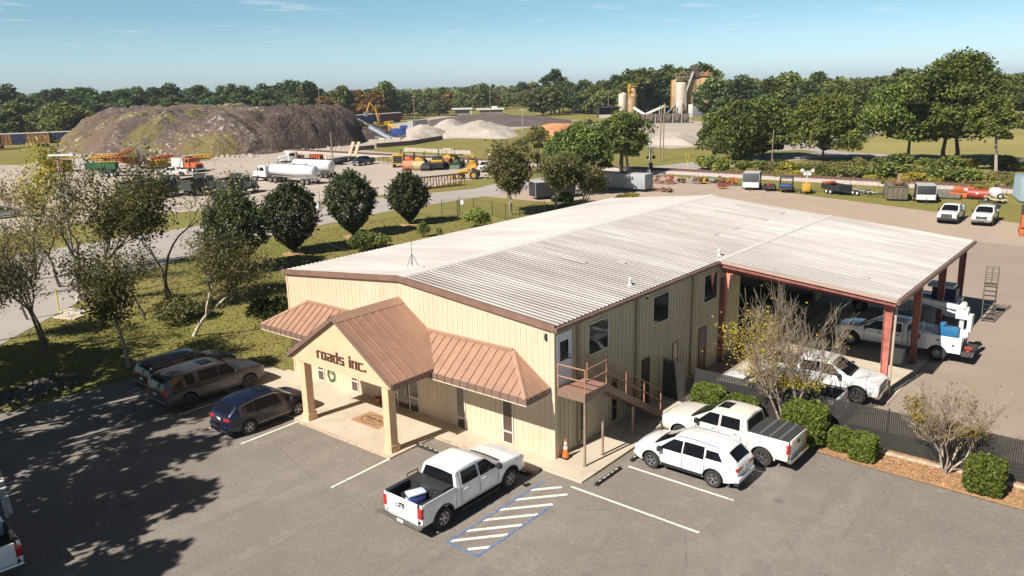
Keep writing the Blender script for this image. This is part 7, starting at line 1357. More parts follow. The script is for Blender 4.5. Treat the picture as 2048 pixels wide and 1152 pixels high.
k = K('paver', 'large yellow and black asphalt paver in the middle of the paving line', 'paver', g(875, 338), rz2); k.bx('body', M_YEL, -1.5, 1.6, -1.2, 1.2, 0.6, 1.9); k.p('hopper', M_MBLK, lambda q: q.prism([(1.6, 0.5), (3.0, 0.5), (3.3, 1.3), (1.6, 1.5)], -1.4, 1.4, 'y')); k.bx('hood', M_MBLK, -0.8, 1.2, -0.9, 0.9, 1.9, 2.5); k.p('exhaust', M_MBLK, lambda q: q.cyl((0, 0.3, 2.4), (0, 0.3, 3.8), 0.1, 0.1, 8)); k.p('screed', M_YEL, lambda q: q.box(-3.0, -2.1, -1.6, 1.6, 0.1, 0.7)); k.p('tow_arm', M_YEL, lambda q: [q.cbox((-1.6, s_ * 1.3, 0.9), (3.2, 0.14, 0.3), 0, 0.15) for s_ in (-1, 1)]); k.w(pair((-0.6,), 1.2), 0.8, 0.45); k.w(pair((1.1,), 1.1), 0.4, 0.35)
k = K('broom_machine', 'dark machine with a coiled black brush in front of the paver', 'machine', g(852, 341), rz2); k.p('brush', M_MBLK, lambda q: q.cyl((1.0, -0.9, 0.6), (1.0, 0.9, 0.6), 0.55, 0.55, 16)); k.bx('body', M_DKG, -1.4, 0.4, -0.7, 0.7, 0.5, 1.5); k.p('roll_bar', M_MBLK, lambda q: q.tube([(-0.6, -0.6, 1.5), (-0.6, -0.6, 2.4), (-0.6, 0.6, 2.4), (-0.6, 0.6, 1.5)], 0.05)); k.w(pair((-0.9,), 0.75), 0.5, 0.3)
def tractor(label, loc, rz, m, hoe=False, mcan=None, group=None):
    k = K('tractor', label, 'tractor', loc, rz, group); k.bx('hood', m, 0.2, 2.1, -0.4, 0.4, 0.9, 1.6, b=0.08); k.bx('rear_body', m, -1.2, 0.3, -0.6, 0.6, 0.8, 1.3); k.p('canopy', mcan or m, lambda q: q.box(-1.1, 0.5, -0.75, 0.75, 2.5, 2.6)); k.p('canopy_posts', M_MBLK, lambda q: [q.cyl((x, y, 1.2), (x, y, 2.5), 0.04, 0.04, 6) for x in (-1.0, 0.4) for y in (-0.65, 0.65)]); k.p('seat', M_MBLK, lambda q: q.box(-0.7, -0.2, -0.3, 0.3, 1.3, 1.9)); k.p('bucket', m, lambda q: q.prism([(2.9, 0.1), (3.6, 0.1), (3.5, 0.3), (3.1, 0.8), (2.9, 0.8)], -1.0, 1.0, 'y')); k.p('loader_arm', m, lambda q: [q.tube([(0.6, s_ * 0.6, 1.4), (1.9, s_ * 0.6, 1.3), (3.0, s_ * 0.6, 0.5)], 0.08) for s_ in (-1, 1)])
    if hoe: k.p('backhoe_arm', m, lambda q: (q.cyl((-1.4, 0, 0.9), (-2.4, 0, 2.9), 0.16, 0.13, 8), q.cyl((-2.4, 0, 2.9), (-3.1, 0, 1.3), 0.12, 0.1, 8), q.prism([(-3.3, 0.6), (-2.8, 0.6), (-2.8, 1.3), (-3.3, 1.3)], -0.3, 0.3, 'y')))
    k.w(pair((-0.7,), 0.85), 0.75, 0.45, m); k.w(pair((1.6,), 0.75), 0.45, 0.3, m); return k
tractor('dark green cabbed tractor right of the paver', g(917, 335), R(-60), C3('tractor_green', (0.05, 0.09, 0.05)), mcan=C3('tractor_green', (0.05, 0.09, 0.05)))
tractor('yellow backhoe with a raised rear arm right of the green tractor', g(945, 336), R(-50), M_YEL, True); tractor('yellow compact loader in front of the backhoe, above the steel truss', g(942, 358), R(210), M_YEL, False)
k = K('tow_frame', 'small rusty frame at the left end of the paving line', 'frame', g(772, 328), 0); k.p('frame', M_RUST, lambda q: ([q.tube([(x, -0.8, 0.1), (x, -0.8, 1.4), (x, 0.8, 1.4), (x, 0.8, 0.1)], 0.05, 5) for x in (-1.5, 0, 1.5)], q.tube([(-1.5, 0.8, 1.4), (1.5, 0.8, 1.4)], 0.05), q.tube([(-1.5, -0.8, 1.4), (1.5, -0.8, 1.4)], 0.05)))
# loader, excavator, crusher by the stockpiles
k = K('wheel_loader', 'yellow wheel loader standing at the foot of the dark debris pile', 'wheel loader', g(689, 289), heading(672, 291, 712, 288)); k.bx('rear_body', M_YEL, -3.2, -0.6, -1.1, 1.1, 0.9, 2.2, b=0.15); k.bx('cab', C3('loader_cab', (0.42, 0.30, 0.12)), -0.8, 0.6, -0.8, 0.8, 1.4, 3.2); k.p('cab_glass', M_CG, lambda q: q.box(-0.7, 0.62, -0.82, 0.82, 2.0, 2.95)); k.p('front_frame', M_YEL, lambda q: q.box(0.6, 2.2, -0.5, 0.5, 0.7, 1.5)); k.p('lift_arm', M_YEL, lambda q: [q.cbox((2.6, s_ * 0.6, 1.1), (2.4, 0.2, 0.35), 0, 0.35) for s_ in (-1, 1)]); k.p('bucket', M_RUST, lambda q: q.prism([(3.4, 0.1), (4.7, 0.1), (4.3, 0.5), (3.7, 1.2), (3.4, 1.0)], -1.4, 1.4, 'y')); k.w(pair((-2.0, 1.5), 1.05), 0.8, 0.6, M_YEL)
k = K('excavator', 'yellow excavator with a raised bent boom on the pile behind the crusher', 'excavator', g(768, 272), math.pi + heading(740, 275, 800, 272)); kz = 2.2; k.p('track_unit', M_MBLK, lambda q: [q.bbox(-2.2, 2.2, s_ * 1.2 - 0.35, s_ * 1.2 + 0.35, kz, kz + 1.0, 0.25) for s_ in (-1, 1)], 40); k.bx('house', M_YEL, -2.4, 1.4, -1.4, 1.4, kz + 1.1, kz + 2.6, b=0.15); k.bx('cab', M_MBLK, 0.2, 1.6, 0.3, 1.4, kz + 1.6, kz + 3.4); k.p('boom', M_YEL, lambda q: (q.cyl((1.2, -0.2, kz + 2.2), (2.3, -0.2, kz + 6.8), 0.42, 0.36, 8), q.cyl((2.3, -0.2, kz + 6.8), (4.2, -0.2, kz + 9.0), 0.36, 0.28, 8))); k.p('stick', M_YEL, lambda q: q.cyl((4.2, -0.2, kz + 9.0), (5.6, -0.2, kz + 6.0), 0.28, 0.22, 8)); k.p('bucket', M_STEEL, lambda q: q.prism([(5.0, kz + 5.9), (6.4, kz + 6.1), (6.3, kz + 4.8), (5.6, kz + 4.4)], -0.9, 0.5, 'y'))
k = K('second_boom', 'yellow lowered arm of a machine right of the raised excavator', 'excavator', g(785, 276), 0); k.p('boom', M_YEL, lambda q: (q.cyl((-1.5, 0, 4.4), (1.8, 0, 3.0), 0.5, 0.45, 8), q.cyl((1.8, 0, 3.0), (2.8, 0, 0.6), 0.4, 0.25, 8), q.cyl((-1.5, 0, 4.4), (-1.2, 0, 1.6), 0.3, 0.3, 8))); k.bx('base', M_MBLK, -2.4, 0.4, -1.0, 1.0, 0, 1.5)
k = K('crusher', 'blue and white screening plant with inclined conveyors', 'crusher', g(780, 281), heading(755, 282, 810, 280)); k.bx('hopper', M_BLUE2, 0.5, 5.0, -1.5, 1.5, 1.6, 3.6); k.p('hopper_rim', M_BLUE2, lambda q: q.prism([(3.4, 3.4), (5.2, 3.4), (5.6, 4.4), (3.4, 4.4)], -1.7, 1.7, 'y')); k.p('chassis', M_STEEL, lambda q: q.box(-4.5, 5.0, -1.1, 1.1, 0.8, 1.4)); k.p('conveyor', M_STEEL, lambda q: q.cbox((-4.6, 0.2, 4.2), (11.0, 1.0, 0.3), 0, 0.52)); k.p('side_conveyor', C3('crusher_white', (0.5, 0.55, 0.68)), lambda q: [q.cbox((-3.2, -1.5, 2.6), (7.2, 0.8, 0.9), 0, 0.55)]); k.p('track_unit', M_WHT, lambda q: [q.bbox(-3.5, 3.0, s_ * 1.1 - 0.3, s_ * 1.1 + 0.3, 0, 0.8, 0.2) for s_ in (-1, 1)], 40); k.p('posts', M_BLUE2, lambda q: [q.box(x - 0.1, x + 0.1, s_ * 0.8 - 0.1, s_ * 0.8 + 0.1, 1.2, z) for x, z in ((-2, 3.5), (-5, 4.8), (0, 2.6)) for s_ in (-1, 1)])
# containers, dumpster, frames at the left of the yard
def container(label, loc, rz, L, m, name='shipping_container', H=2.5, cat='container'):
    k = K(name, label, cat, loc, rz); k.p('body', m, lambda q: q.box(-L / 2, L / 2, -1.2, 1.2, 0.1, H)); k.p('corrugation', m, lambda q: [q.box(-L / 2 + 0.2 + i * 0.35, -L / 2 + 0.36 + i * 0.35, -1.24, 1.24, 0.2, H - 0.1) for i in range(int((L - 0.3) / 0.35))]); k.p('door', M_DKG if m is not M_GBLUE else m, lambda q: q.box(L / 2, L / 2 + 0.04, -1.15, 1.15, 0.2, H - 0.1)); return k
container('red corrugated shipping container behind the left grove', g(118, 343), heading(98, 342, 146, 344), 6.1, C3('container_red', (0.36, 0.05, 0.05), 0.5, vary=0.15))
dumpster('dark green open dumpster right of the red container', g(204, 340), heading(175, 340, 232, 338), 6.2, 2.4, 1.5, M_GRNM, False)
def rack(label, loc, rz, m, L, n, seed, h=1.6, tilt=0.0, m2=None):
    k = K('steel_frame_stack', label, 'steel frames', loc, rz); r_ = random.Random(seed)
    for i in range(n):
        def fr(q, i=i):
            a = r_.uniform(-0.3, 0.3); x0 = -L / 2 + r_.uniform(0, L * 0.4); ln = r_.uniform(L * 0.35, L * 0.7); z = 0.3 + h * i / n; y = r_.uniform(-0.9, 0.9); dz = tilt * ln if i == n - 1 else 0
            for d in (-0.3, 0.3): q.tube([(x0, y + d, z), (x0 + ln, y + d + a, z + dz)], 0.09, 5); q.tube([(x0, y + d, z + 0.5), (x0 + ln, y + d + a, z + dz + 0.5)], 0.09, 5)
            for j in range(7): t_ = j / 6; q.tube([(x0 + ln * t_, y - 0.3 + a * t_, z + dz * t_), (x0 + ln * t_, y + 0.3 + a * t_, z + dz * t_ + 0.5)], 0.06, 4); q.cbox((x0 + ln * t_, y + a * t_, z + dz * t_ + 0.25), (0.5, 0.5, 0.35), 0.3 * j)
        k.p('lattice_section', m2 if (m2 and i % 2) else m, fr)
    return k
rack('yellow machine sections piled behind the green dumpster', g(215, 326), heading(187, 326, 245, 324), M_YEL, 8.0, 6, 1); rack('orange lattice sections right of the green dumpster', g(262, 330), heading(232, 332, 290, 326), M_ORG, 9.5, 6, 2, 1.8, 0.28, M_ORG); rack('long row of yellow lattice sections lying below the mound', g(405, 321), heading(375, 322, 434, 320), M_YEL, 9.0, 4, 3, 0.8); rack('yellow and orange drilling parts on a black trailer left of the orange truck', g(325, 338), heading(305, 341, 350, 337), M_YEL, 7.0, 6, 4, 2.0, 0.1, M_ORG)
k = K('low_trailer', 'black gooseneck trailer under the yellow drilling parts', 'trailer', g(325, 342), heading(300, 343, 350, 340)); k.p('deck', M_MBLK, lambda q: (q.box(-4, 4, -1.2, 1.2, 0.7, 0.95), q.box(-4.3, -3.9, -1.2, 1.2, 0.9, 4.2))); k.w(pair((1.5, 2.5), 1.1), 0.42, 0.3)
k = K('low_trailer', 'black triple axle flat trailer in front of the green dumpster', 'trailer', g(240, 352), heading(218, 352, 262, 351)); k.p('deck', M_MBLK, lambda q: (q.box(-3.6, 3.2, -1.2, 1.2, 0.75, 0.9), q.box(-3.6, -1.0, -1.1, 1.1, 0.9, 1.3), q.box(3.2, 6.0, -0.2, 0.2, 0.6, 0.8))); k.w(pair((-3.0, -2.0, -1.0), 1.1), 0.42, 0.3, M_WHT)
k = K('steel_truss', 'long rusty steel truss standing on the verge beside the road', 'truss', (-71.9, 66.0, 0), math.atan2(6.8, 1.7)); N = 9; Lt = 9.6
k.p('chords', M_RUST, lambda q: [q.box(-Lt / 2, Lt / 2, y - 0.06, y + 0.06, z, z + 0.12) for y in (-0.5, 0.5) for z in (0.1, 1.85)]); k.p('web', M_RUST, lambda q: ([q.box(-Lt / 2 + Lt * i / N - 0.05, -Lt / 2 + Lt * i / N + 0.05, y - 0.05, y + 0.05, 0.2, 1.86) for i in range(N + 1) for y in (-0.5, 0.5)], [q.tube([(-Lt / 2 + Lt * i / N, -0.5, 0.2), (-Lt / 2 + Lt * (i + 1) / N, -0.5, 1.86)], 0.045, 4) for i in range(N)]))
# walls of concrete blocks round the stockpiles
M_CBLK = C3('block_concrete', (0.42, 0.36, 0.30), 0.9, vary=0.2); M_CBLD = C3('block_dark', (0.16, 0.13, 0.11), 0.9, vary=0.2)
def blockwall(label, pts, m, h=1.0, name='block_wall'):
    a = g(*pts[0]); o = thing(name, label, 'wall', (a.x, a.y, 0)); P = [g(*p) - a for p in pts]; mb = MB()
    for p, q in zip(P, P[1:]):
        d = q - p; n = max(1, int(d.length / 2.4)); an = math.atan2(d.y, d.x)
        for i in range(n): c = p + d * ((i + 0.5) / n); mb.cbox((c.x, c.y, h / 2), (d.length / n - 0.06, 0.6, h), an + rr.uniform(-0.015, 0.015))
    mb.obj('blocks', m, o); return o
blockwall('pale concrete block wall in front of the screening plant', [(738, 285), (802, 284)], M_CBLK, 0.9); blockwall('long dark block wall running along the sand bays', [(752, 296), (820, 290), (884, 279)], M_CBLD, 1.2); blockwall('short dark block wall beside the wooden ramps', [(700, 303), (748, 298)], M_CBLD, 1.1); blockwall('broken pale block row on the grass verge', [(810, 302), (880, 306), (944, 309)], M_CBLK, 0.9); blockwall('short pale block row at the verge end by the leafy tree', [(978, 315), (1010, 317)], M_CBLK, 0.9)
# ---- mounds: real height fields
def mound(name, label, pts, H, m, res=64, rough=0.6, flat=0.55, seed=0, cat='mound', ridge=None, power=1.0):
    """footprint polygon from surveyed points; height rises inwards to a rough plateau"""
    P = np.array([tuple(g(*p)[:2]) if len(p) == 2 else p[:2] for p in pts]); c = P.mean(0); x0, y0 = P.min(0); x1, y1 = P.max(0); xs = np.linspace(x0, x1, res); ys = np.linspace(y0, y1, res); X, Y = np.meshgrid(xs, ys); Q = np.stack([X.ravel(), Y.ravel()], 1)
    ins = np.zeros(len(Q), bool); D = np.full(len(Q), 1e9); n = len(P)
    for i in range(n):
        a, b = P[i], P[(i + 1) % n]; ab = b - a; t_ = np.clip(((Q - a) @ ab) / (ab @ ab), 0, 1); D = np.minimum(D, np.linalg.norm(Q - a - t_[:, None] * ab, axis=1)); cnd = ((a[1] > Q[:, 1]) != (b[1] > Q[:, 1])) & (Q[:, 0] < (b[0] - a[0]) * (Q[:, 1] - a[1]) / (b[1] - a[1] + 1e-12) + a[0]); ins ^= cnd
    D = np.where(ins, D, 0); dm = D.max(); t_ = np.clip(D / (dm * flat), 0, 1); Z = H * (t_ ** power) * (1 - 0.12 * t_ * t_)
    Z2 = np.array([noise.noise(Vector((q[0] * 0.09 + seed, q[1] * 0.09, seed * 1.7))) + 0.5 * noise.noise(Vector((q[0] * 0.25, q[1] * 0.25 + seed, 3.1))) + 0.3 * noise.noise(Vector((q[0] * 0.8, q[1] * 0.8, seed))) for q in Q]); Z = Z + rough * Z2 * np.minimum(1, D / 3.0) - 0.05
    Z = np.where(ins, Z, -0.3)
    V = [(Q[i, 0] - c[0], Q[i, 1] - c[1], float(Z[i])) for i in range(len(Q))]; F = [(j * res + i, j * res + i + 1, (j + 1) * res + i + 1, (j + 1) * res + i) for j in range(res - 1) for i in range(res - 1) if ins[j * res + i] or ins[j * res + i + 1] or ins[(j + 1) * res + i + 1] or ins[(j + 1) * res + i]]
    me = bpy.data.meshes.new(name); me.from_pydata(V, [], F); me.materials.append(m); me.update(); o = link(name, me); o.location = (c[0], c[1], 0.02); tag(o, label, cat); o.name = name; return o
t = NT('mound_soil', 0.95); n1 = t.noise(0.05, 0.4, 0.62, 6, dist=0.6); n2 = t.noise(0.5, 0.3, 0.7, 6); n3 = t.noise(0.09, 0.49, 0.58, 6, dist=0.8); n4 = t.noise(0.9, 0.56, 0.61, 5); n5 = t.noise(0.06, 0.45, 0.6, 4, vec=t.map((1, 1, 0.4), 1.0)); st = t.noise(0.35, 0.45, 0.7, 5, vec=t.map((1, 0.25, 0.3), R(35)))
c = t.mix(n1, (0.070, 0.052, 0.050), (0.165, 0.105, 0.070)); c = t.mix(t.mul(st, 0.6), c, (0.145, 0.115, 0.105)); c = t.mix(t.mul(n3, 0.75), c, (0.17, 0.145, 0.035)); c = t.mix(t.mul(t.mul(n4, n5), 0.85), c, (0.44, 0.40, 0.37)); c = t.mix(t.mul(n2, 0.3), c, (0.11, 0.085, 0.075)); M_MND = t.out(c, n2, 1.0, 0.5)
t = NT('debris_soil', 0.95); n1 = t.noise(0.12, 0.4, 0.62, 6, dist=0.6); n2 = t.noise(0.9, 0.3, 0.7, 6); n4 = t.noise(1.3, 0.57, 0.64, 5, dist=0.8); c = t.mix(n1, (0.075, 0.055, 0.048), (0.15, 0.105, 0.085)); c = t.mix(t.mul(n4, 0.7), c, (0.33, 0.275, 0.25)); c = t.mix(t.mul(n2, 0.4), c, (0.045, 0.035, 0.03)); M_DEB = t.out(c, n2, 1.0, 0.8)
def pilemat(nm, a, b, k=0.3):
    t = NT(nm, 0.95); n1 = t.noise(0.15, 0.35, 0.65, 6); n2 = t.noise(1.0, 0.3, 0.7, 5); c = t.mix(n1, a, b); c = t.mix(t.mul(n2, k), c, tuple(v * 0.7 for v in a)); return t.out(c, n2, 0.6, 0.3)
M_SAND = pilemat('pale_aggregate', (0.42, 0.37, 0.32), (0.50, 0.44, 0.38)); M_ORS = pilemat('orange_aggregate', (0.46, 0.19, 0.085), (0.58, 0.31, 0.16)); M_DKP = pilemat('dark_millings', (0.10, 0.08, 0.075), (0.15, 0.12, 0.105)); M_GRP = pilemat('grey_gravel', (0.27, 0.25, 0.24), (0.34, 0.32, 0.30))
MP = lambda *a: list(a)
mound('dirt_mound', 'high flat topped dirt mound with weeds and broken concrete on its slopes', MP((106, 306), (170, 312), (300, 315), (440, 314), (540, 308), (640, 292), (640, 262), (520, 254), (380, 254), (200, 260), (120, 280)), 11.0, M_MND, 120, 2.4, 0.40, 1, power=0.9)
mound('debris_pile', 'dark brown woody debris pile right of the flat topped mound', MP((490, 311), (560, 305), (640, 297), (712, 289), (742, 276), (735, 262), (680, 254), (560, 256), (500, 270)), 10.4, M_DEB, 110, 2.6, 0.42, 2, power=0.8)
mound('debris_heap', 'low brown rubble heap between the wheel loader and the excavator', MP((690, 286), (740, 283), (800, 277), (790, 264), (720, 266), (680, 276)), 3.2, M_DEB, 50, 1.4, 0.7, 3)
mound('sand_pile', 'pale aggregate stockpile right of the blue screening plant', MP((796, 284), (850, 282), (880, 276), (900, 262), (830, 256), (790, 268)), 3.0, M_SAND, 60, 1.1, 0.95, 4); mound('sand_pile', 'broad pale aggregate stockpile behind the grass verge', MP((880, 276), (940, 277), (1015, 278), (1040, 272), (1020, 254), (930, 254), (885, 262)), 3.4, M_SAND, 60, 0.9, 0.95, 5); mound('sand_pile', 'long pale pile behind the screening plant along the grey container', MP((860, 264), (930, 262), (935, 251), (870, 250)), 3.4, M_SAND, 40, 0.5, 0.8, 6)
mound('gravel_pile', 'small grey gravel heap left of the orange trucks', MP((150, 333), (182, 333), (180, 326), (154, 326)), 1.9, M_GRP, 24, 0.2, 1.0, 7); mound('orange_pile', 'bright orange aggregate pile behind the leafy trees', MP((1048, 277), (1100, 280), (1180, 276), (1200, 262), (1140, 254), (1060, 258)), 3.0, M_ORS, 60, 0.8, 0.9, 8)
mound('dark_pile', 'long dark asphalt millings pile before the far canopies', MP((856, 252), (930, 255), (1040, 254), (1140, 250), (1150, 240), (1040, 236), (900, 236), (850, 242)), 3.8, M_DKP, 60, 0.7, 0.9, 9); mound('pale_heap', 'pale stone heap in front of the silos', MP((1290, 290), (1390, 292), (1400, 278), (1310, 272)), 2.0, M_SAND, 40, 0.5, 0.8, 10)
n = 1500; stc = MB(); rr2 = random.Random(8)
for k in range(420):
    x = rr2.choice([rr2.gauss(235, 22), rr2.gauss(155, 16), rr2.gauss(225, 14), rr2.gauss(470, 22), rr2.gauss(620, 40)]); base = rr2.uniform(306, 315) if x < 520 else rr2.uniform(293, 302); p = g(x, base); s_ = rr2.uniform(0.12, 0.45); stc.M = Matrix.Translation((p.x, p.y, s_ * 0.5)) @ Matrix.Rotation(rr2.uniform(0, 6), 4, 'Z'); stc.bbox(-s_, s_, -s_ * 0.7, s_ * 0.7, -s_ * 0.6, s_ * 0.6, s_ * 0.3)
stc.M = Matrix.Identity(4); tag(stc.obj('rubble', C3('rubble_pale', (0.46, 0.41, 0.37), 0.95)), 'scattered broken concrete at the foot of the mounds', 'rubble', kind='stuff')
# ---- silos
def silo(k, x, y, r, z0, z1, m, cone=True):
    def f(q): q.lathe([(0.0, z0)] * 1 + [(r * 0.35, z0 - 1.8), (r, z0), (r, z1), (r * 0.25, z1 + r * 0.4), (0, z1 + r * 0.42)] if cone else [(0, z0), (r, z0), (r, z1), (r * 0.25, z1 + r * 0.35), (0, z1 + r * 0.37)], 28, 'z', (x, y, 0)); [q.cyl((x, y, z), (x, y, z + 0.12), r + 0.05, r + 0.05, 28) for z in np.arange(z0 + 2, z1, 2.6)]
    return k.p('silo', m, f, 45)
def railing(q, x, y, r, z, n=12):
    for i in range(n): a = 2 * math.pi * i / n; b = 2 * math.pi * (i + 1) / n; p0 = (x + r * math.cos(a), y + r * math.sin(a), z); q.cyl(p0, (p0[0], p0[1], z + 1.2), 0.06, 0.06, 4); [q.cyl((p0[0], p0[1], z + h), (x + r * math.cos(b), y + r * math.sin(b), z + h), 0.06, 0.06, 4) for h in (0.6, 1.2)]
    q.cyl((x, y, z - 0.12), (x, y, z), r + 0.1, r + 0.1, 20)
u = Vector((RV.x, RV.y)).normalized(); az = math.atan2(u.y, u.x)      # plant axes: x along the picture, y away
k = K('silo_tower', 'tall group of cream asphalt silos with a conveyor tower on top', 'silos', gd(1388, 392), az); k.o.scale = (1.16, 1.16, 1.08)
silo(k, -5.2, -1.0, 2.3, 3.5, 14.2, M_PALE); silo(k, -0.6, 1.5, 2.2, 3.5, 15.5, M_BEIGE); silo(k, 1.8, 2.0, 2.2, 3.5, 15.5, M_BEIGE); silo(k, 4.6, -0.4, 2.5, 3.5, 15.8, M_BEIGE); silo(k, -7.0, 1.6, 1.8, 3.5, 15.0, M_BEIGE)
k.p('top_platform', C3('platform_tan', (0.42, 0.31, 0.18)), lambda q: (railing(q, 4.6, -0.4, 2.6, 17.0), railing(q, -5.2, -1.0, 2.4, 15.4), q.box(-7.5, 6.0, -0.6, 1.8, 16.6, 16.8), [q.box(x, x + 0.1, -0.6, -0.5, 16.8, 18.0) for x in np.arange(-7.5, 6.1, 1.5)], q.box(-7.5, 6.0, -0.62, -0.52, 17.9, 18.0)))
k.p('conveyor_head', C3('head_dark', (0.09, 0.06, 0.05), 0.7), lambda q: (q.box(-1.6, 1.6, -0.8, 1.6, 16.8, 19.0), q.cyl((0.3, -0.9, 20.2), (0.3, 1.6, 20.2), 1.2, 1.2, 14), q.box(-1.0, 1.3, -0.4, 1.2, 19.0, 20.0), q.cyl((-6.5, 0, 17.2), (-4.6, 0, 18.4), 0.8, 0.8, 10), q.cyl((2.0, 0, 17.0), (3.6, 0, 18.6), 0.7, 0.7, 10)))
k.p('red_motor', M_ORG, lambda q: (q.box(4.2, 5.2, -0.6, 0.4, 17.0, 18.6), q.cyl((5.4, 0, 17.0), (5.4, 0, 19.2), 0.35, 0.3, 10))); k.p('slat_elevator', M_STEEL, lambda q: (q.cyl((-4.2, -2.6, 9.0), (-0.6, -1.0, 18.6), 0.55, 0.55, 6), q.box(-4.6, -3.6, -3.0, -2.2, 4.0, 9.4)))
k.p('legs', C3('platform_tan', (0.4, 0.3, 0.2)), lambda q: [q.box(x - 0.2, x + 0.2, y - 0.2, y + 0.2, 0, 4.2) for x in (-7, -3.4, -1.5, 1.0, 3.0, 6.4) for y in (-2.2, 2.4)]); k.bx('control_house', C3('house_white', (0.55, 0.53, 0.5)), -7.6, -5.4, -4.6, -2.8, 0.5, 6.5); k.bx('base_building', C3('base_grey', (0.16, 0.17, 0.19)), -1.0, 6.0, -4.0, -2.6, -0.1, 5.2); k.bx('base_door', M_WHT, -2.6, -1.05, -4.02, -2.6, 0, 5.2); k.p('duct', M_PALE, lambda q: q.tube([(3.0 + 2.6 * math.cos(a), -3.4, 6.5 + 3.4 * math.sin(a)) for a in [math.pi * i / 10 for i in range(11)]], 0.55, 10), 60)
k.p('stair_ladder', M_YEL, lambda q: (q.tube([(-8.9, 1.0, 3), (-8.9, 1.0, 15.5)], 0.12), [q.box(-9.2, -8.6, 0.8, 1.2, z, z + 0.1) for z in np.arange(3, 15, 0.8)]))
k = K('silo_pair', 'pair of shorter silos with a yellow caged tower, left of the tall silos', 'silos', gd(1258, 392), az); silo(k, -2.9, 0, 2.0, 1.5, 10.8, M_PALE); silo(k, 1.5, 0, 2.2, 1.5, 9.4, M_BEIGE); silo(k, 2.2, 0.4, 1.3, 9.4, 14.0, M_BEIGE, False); k.p('yellow_tower', M_YEL, lambda q: (q.box(-0.6, 0.6, -0.6, 0.6, 9.4, 15.4), railing(q, 2.2, 0.4, 1.8, 14.2), railing(q, 1.5, 0, 2.3, 9.6), q.tube([(3.4, 0, 9.6), (3.4, 0, 15.4)], 0.15))); k.p('legs', M_STEEL, lambda q: [q.box(x - 0.15, x + 0.15, y - 0.15, y + 0.15, 0, 1.6) for x in (-4, -1.8, 0.4, 3) for y in (-1.2, 1.2)])
k = K('bin_shed', 'dark open roofed bin shed left of the short silos', 'shed', gd(1222, 392), az); k.p('roof', M_DKG, lambda q: q.prism([(-6, 4.8), (6, 4.8), (6.5, 5.1), (-6, 5.4)], -3, 3, 'y')); k.p('walls', M_DKG, lambda q: (q.box(-6, 6, 2.6, 2.9, 0, 4.8), q.box(-6, -5.7, -2.9, 2.6, 0, 4.8), q.box(-0.15, 0.15, -2.9, 2.6, 0, 4.8))); k.p('bin_front', C3('bin_pale', (0.5, 0.42, 0.34)), lambda q: q.box(-6, 0, -3.2, -3.0, 0, 1.6)); k.p('bin_front', M_ORS, lambda q: q.box(0, 6, -3.2, -3.0, 0, 1.6))
def conveyor(label, p0, z0, p1, z1, m=M_STEEL):
    a = Vector((*gd(*p0)[:2], z0)); b = Vector((*gd(*p1)[:2], z1)); k = K('conveyor', label, 'conveyor', (a.x, a.y, 0)); d = b - a; e = Vector((0, 0, a.z)); k.p('belt_truss', m, lambda q: [q.cyl(e + Vector((0, 0, h)), e + d + Vector((0, 0, h)), 0.28, 0.28, 5) for h in (0, 0.6)]); k.p('legs', m, lambda q: [q.cyl(e + d * t_, Vector(((e + d * t_).x, (e + d * t_).y, 0)), 0.14, 0.14, 5) for t_ in (0.3, 0.7, 0.97)]); return k
conveyor('thin conveyor rising right between the two silo groups', (1292, 385), 1.2, (1332, 380), 5.2, M_WHT); conveyor('short conveyor sloping down from the short silos', (1268, 375), 4.6, (1292, 372), 1.4, M_WHT); conveyor('conveyor rising to the tall silos', (1335, 378), 1.5, (1352, 384), 5.0, M_STEEL)
k = K('feed_bins', 'long row of rusty dark feed bins in front of the silos', 'bins', gd(1322, 330), az - 0.25); [k.p('bin', C3('bin_dark', (0.12, 0.085, 0.075), 0.8, vary=0.2), lambda q: q.prism([(-12 + i * 3.4, 3.6), (-9 + i * 3.4, 3.6), (-9.9 + i * 3.4, 1.2), (-11.1 + i * 3.4, 1.2)], -1.5, 1.5, 'y')) for i in range(7)]; k.p('frame', M_STEEL, lambda q: [q.box(-12.2 + i * 3.4, -11.9 + i * 3.4, -1.7, -1.5, 0, 3.7) for i in range(8)]); k.p('charging_ramp', C3('bin_pale', (0.5, 0.42, 0.34)), lambda q: q.box(-10, 11, 1.7, 4.5, 0, 3.3))
# ---- boxcars on the far line
def boxcar(label, loc, rz, m, L=17.0, band=None):
    k = K('boxcar', label, 'rail car', loc, rz, 'railway boxcars far behind the yard'); k.p('body', m, lambda q: q.box(-L / 2, L / 2, -1.5, 1.5, 1.1, 4.5)); k.p('ribs', m, lambda q: [q.box(-L / 2 + L * i / 16 - 0.08, -L / 2 + L * i / 16 + 0.08, -1.58, 1.58, 1.15, 4.45) for i in range(17)]); k.p('roof', C3('boxcar_roof', (0.45, 0.42, 0.40), 0.5), lambda q: q.prism([(-1.6, 4.5), (1.6, 4.5), (0, 4.75)], -L / 2, L / 2, 'x'))
    if band: k.p('sliding_door', band, lambda q: q.box(-1.9, 1.9, -1.64, 1.64, 1.15, 4.4))
    k.p('bogies', M_MBLK, lambda q: [q.box(x - 1.3, x + 1.3, -1.2, 1.2, 0.4, 1.05) for x in (-L / 2 + 2.5, L / 2 - 2.5)]); k.w(pair((-L / 2 + 1.7, -L / 2 + 3.3, L / 2 - 3.3, L / 2 - 1.7), 0.75), 0.46, 0.14, M_RUST); return k
M_BRC = C3('boxcar_brown', (0.30, 0.15, 0.075), 0.7, vary=0.25, vscale=0.6); M_NVC = C3('boxcar_navy', (0.025, 0.035, 0.085), 0.6, vary=0.25, vscale=0.6)
hb = heading(0, 298, 140, 292); p = g(42, 296)
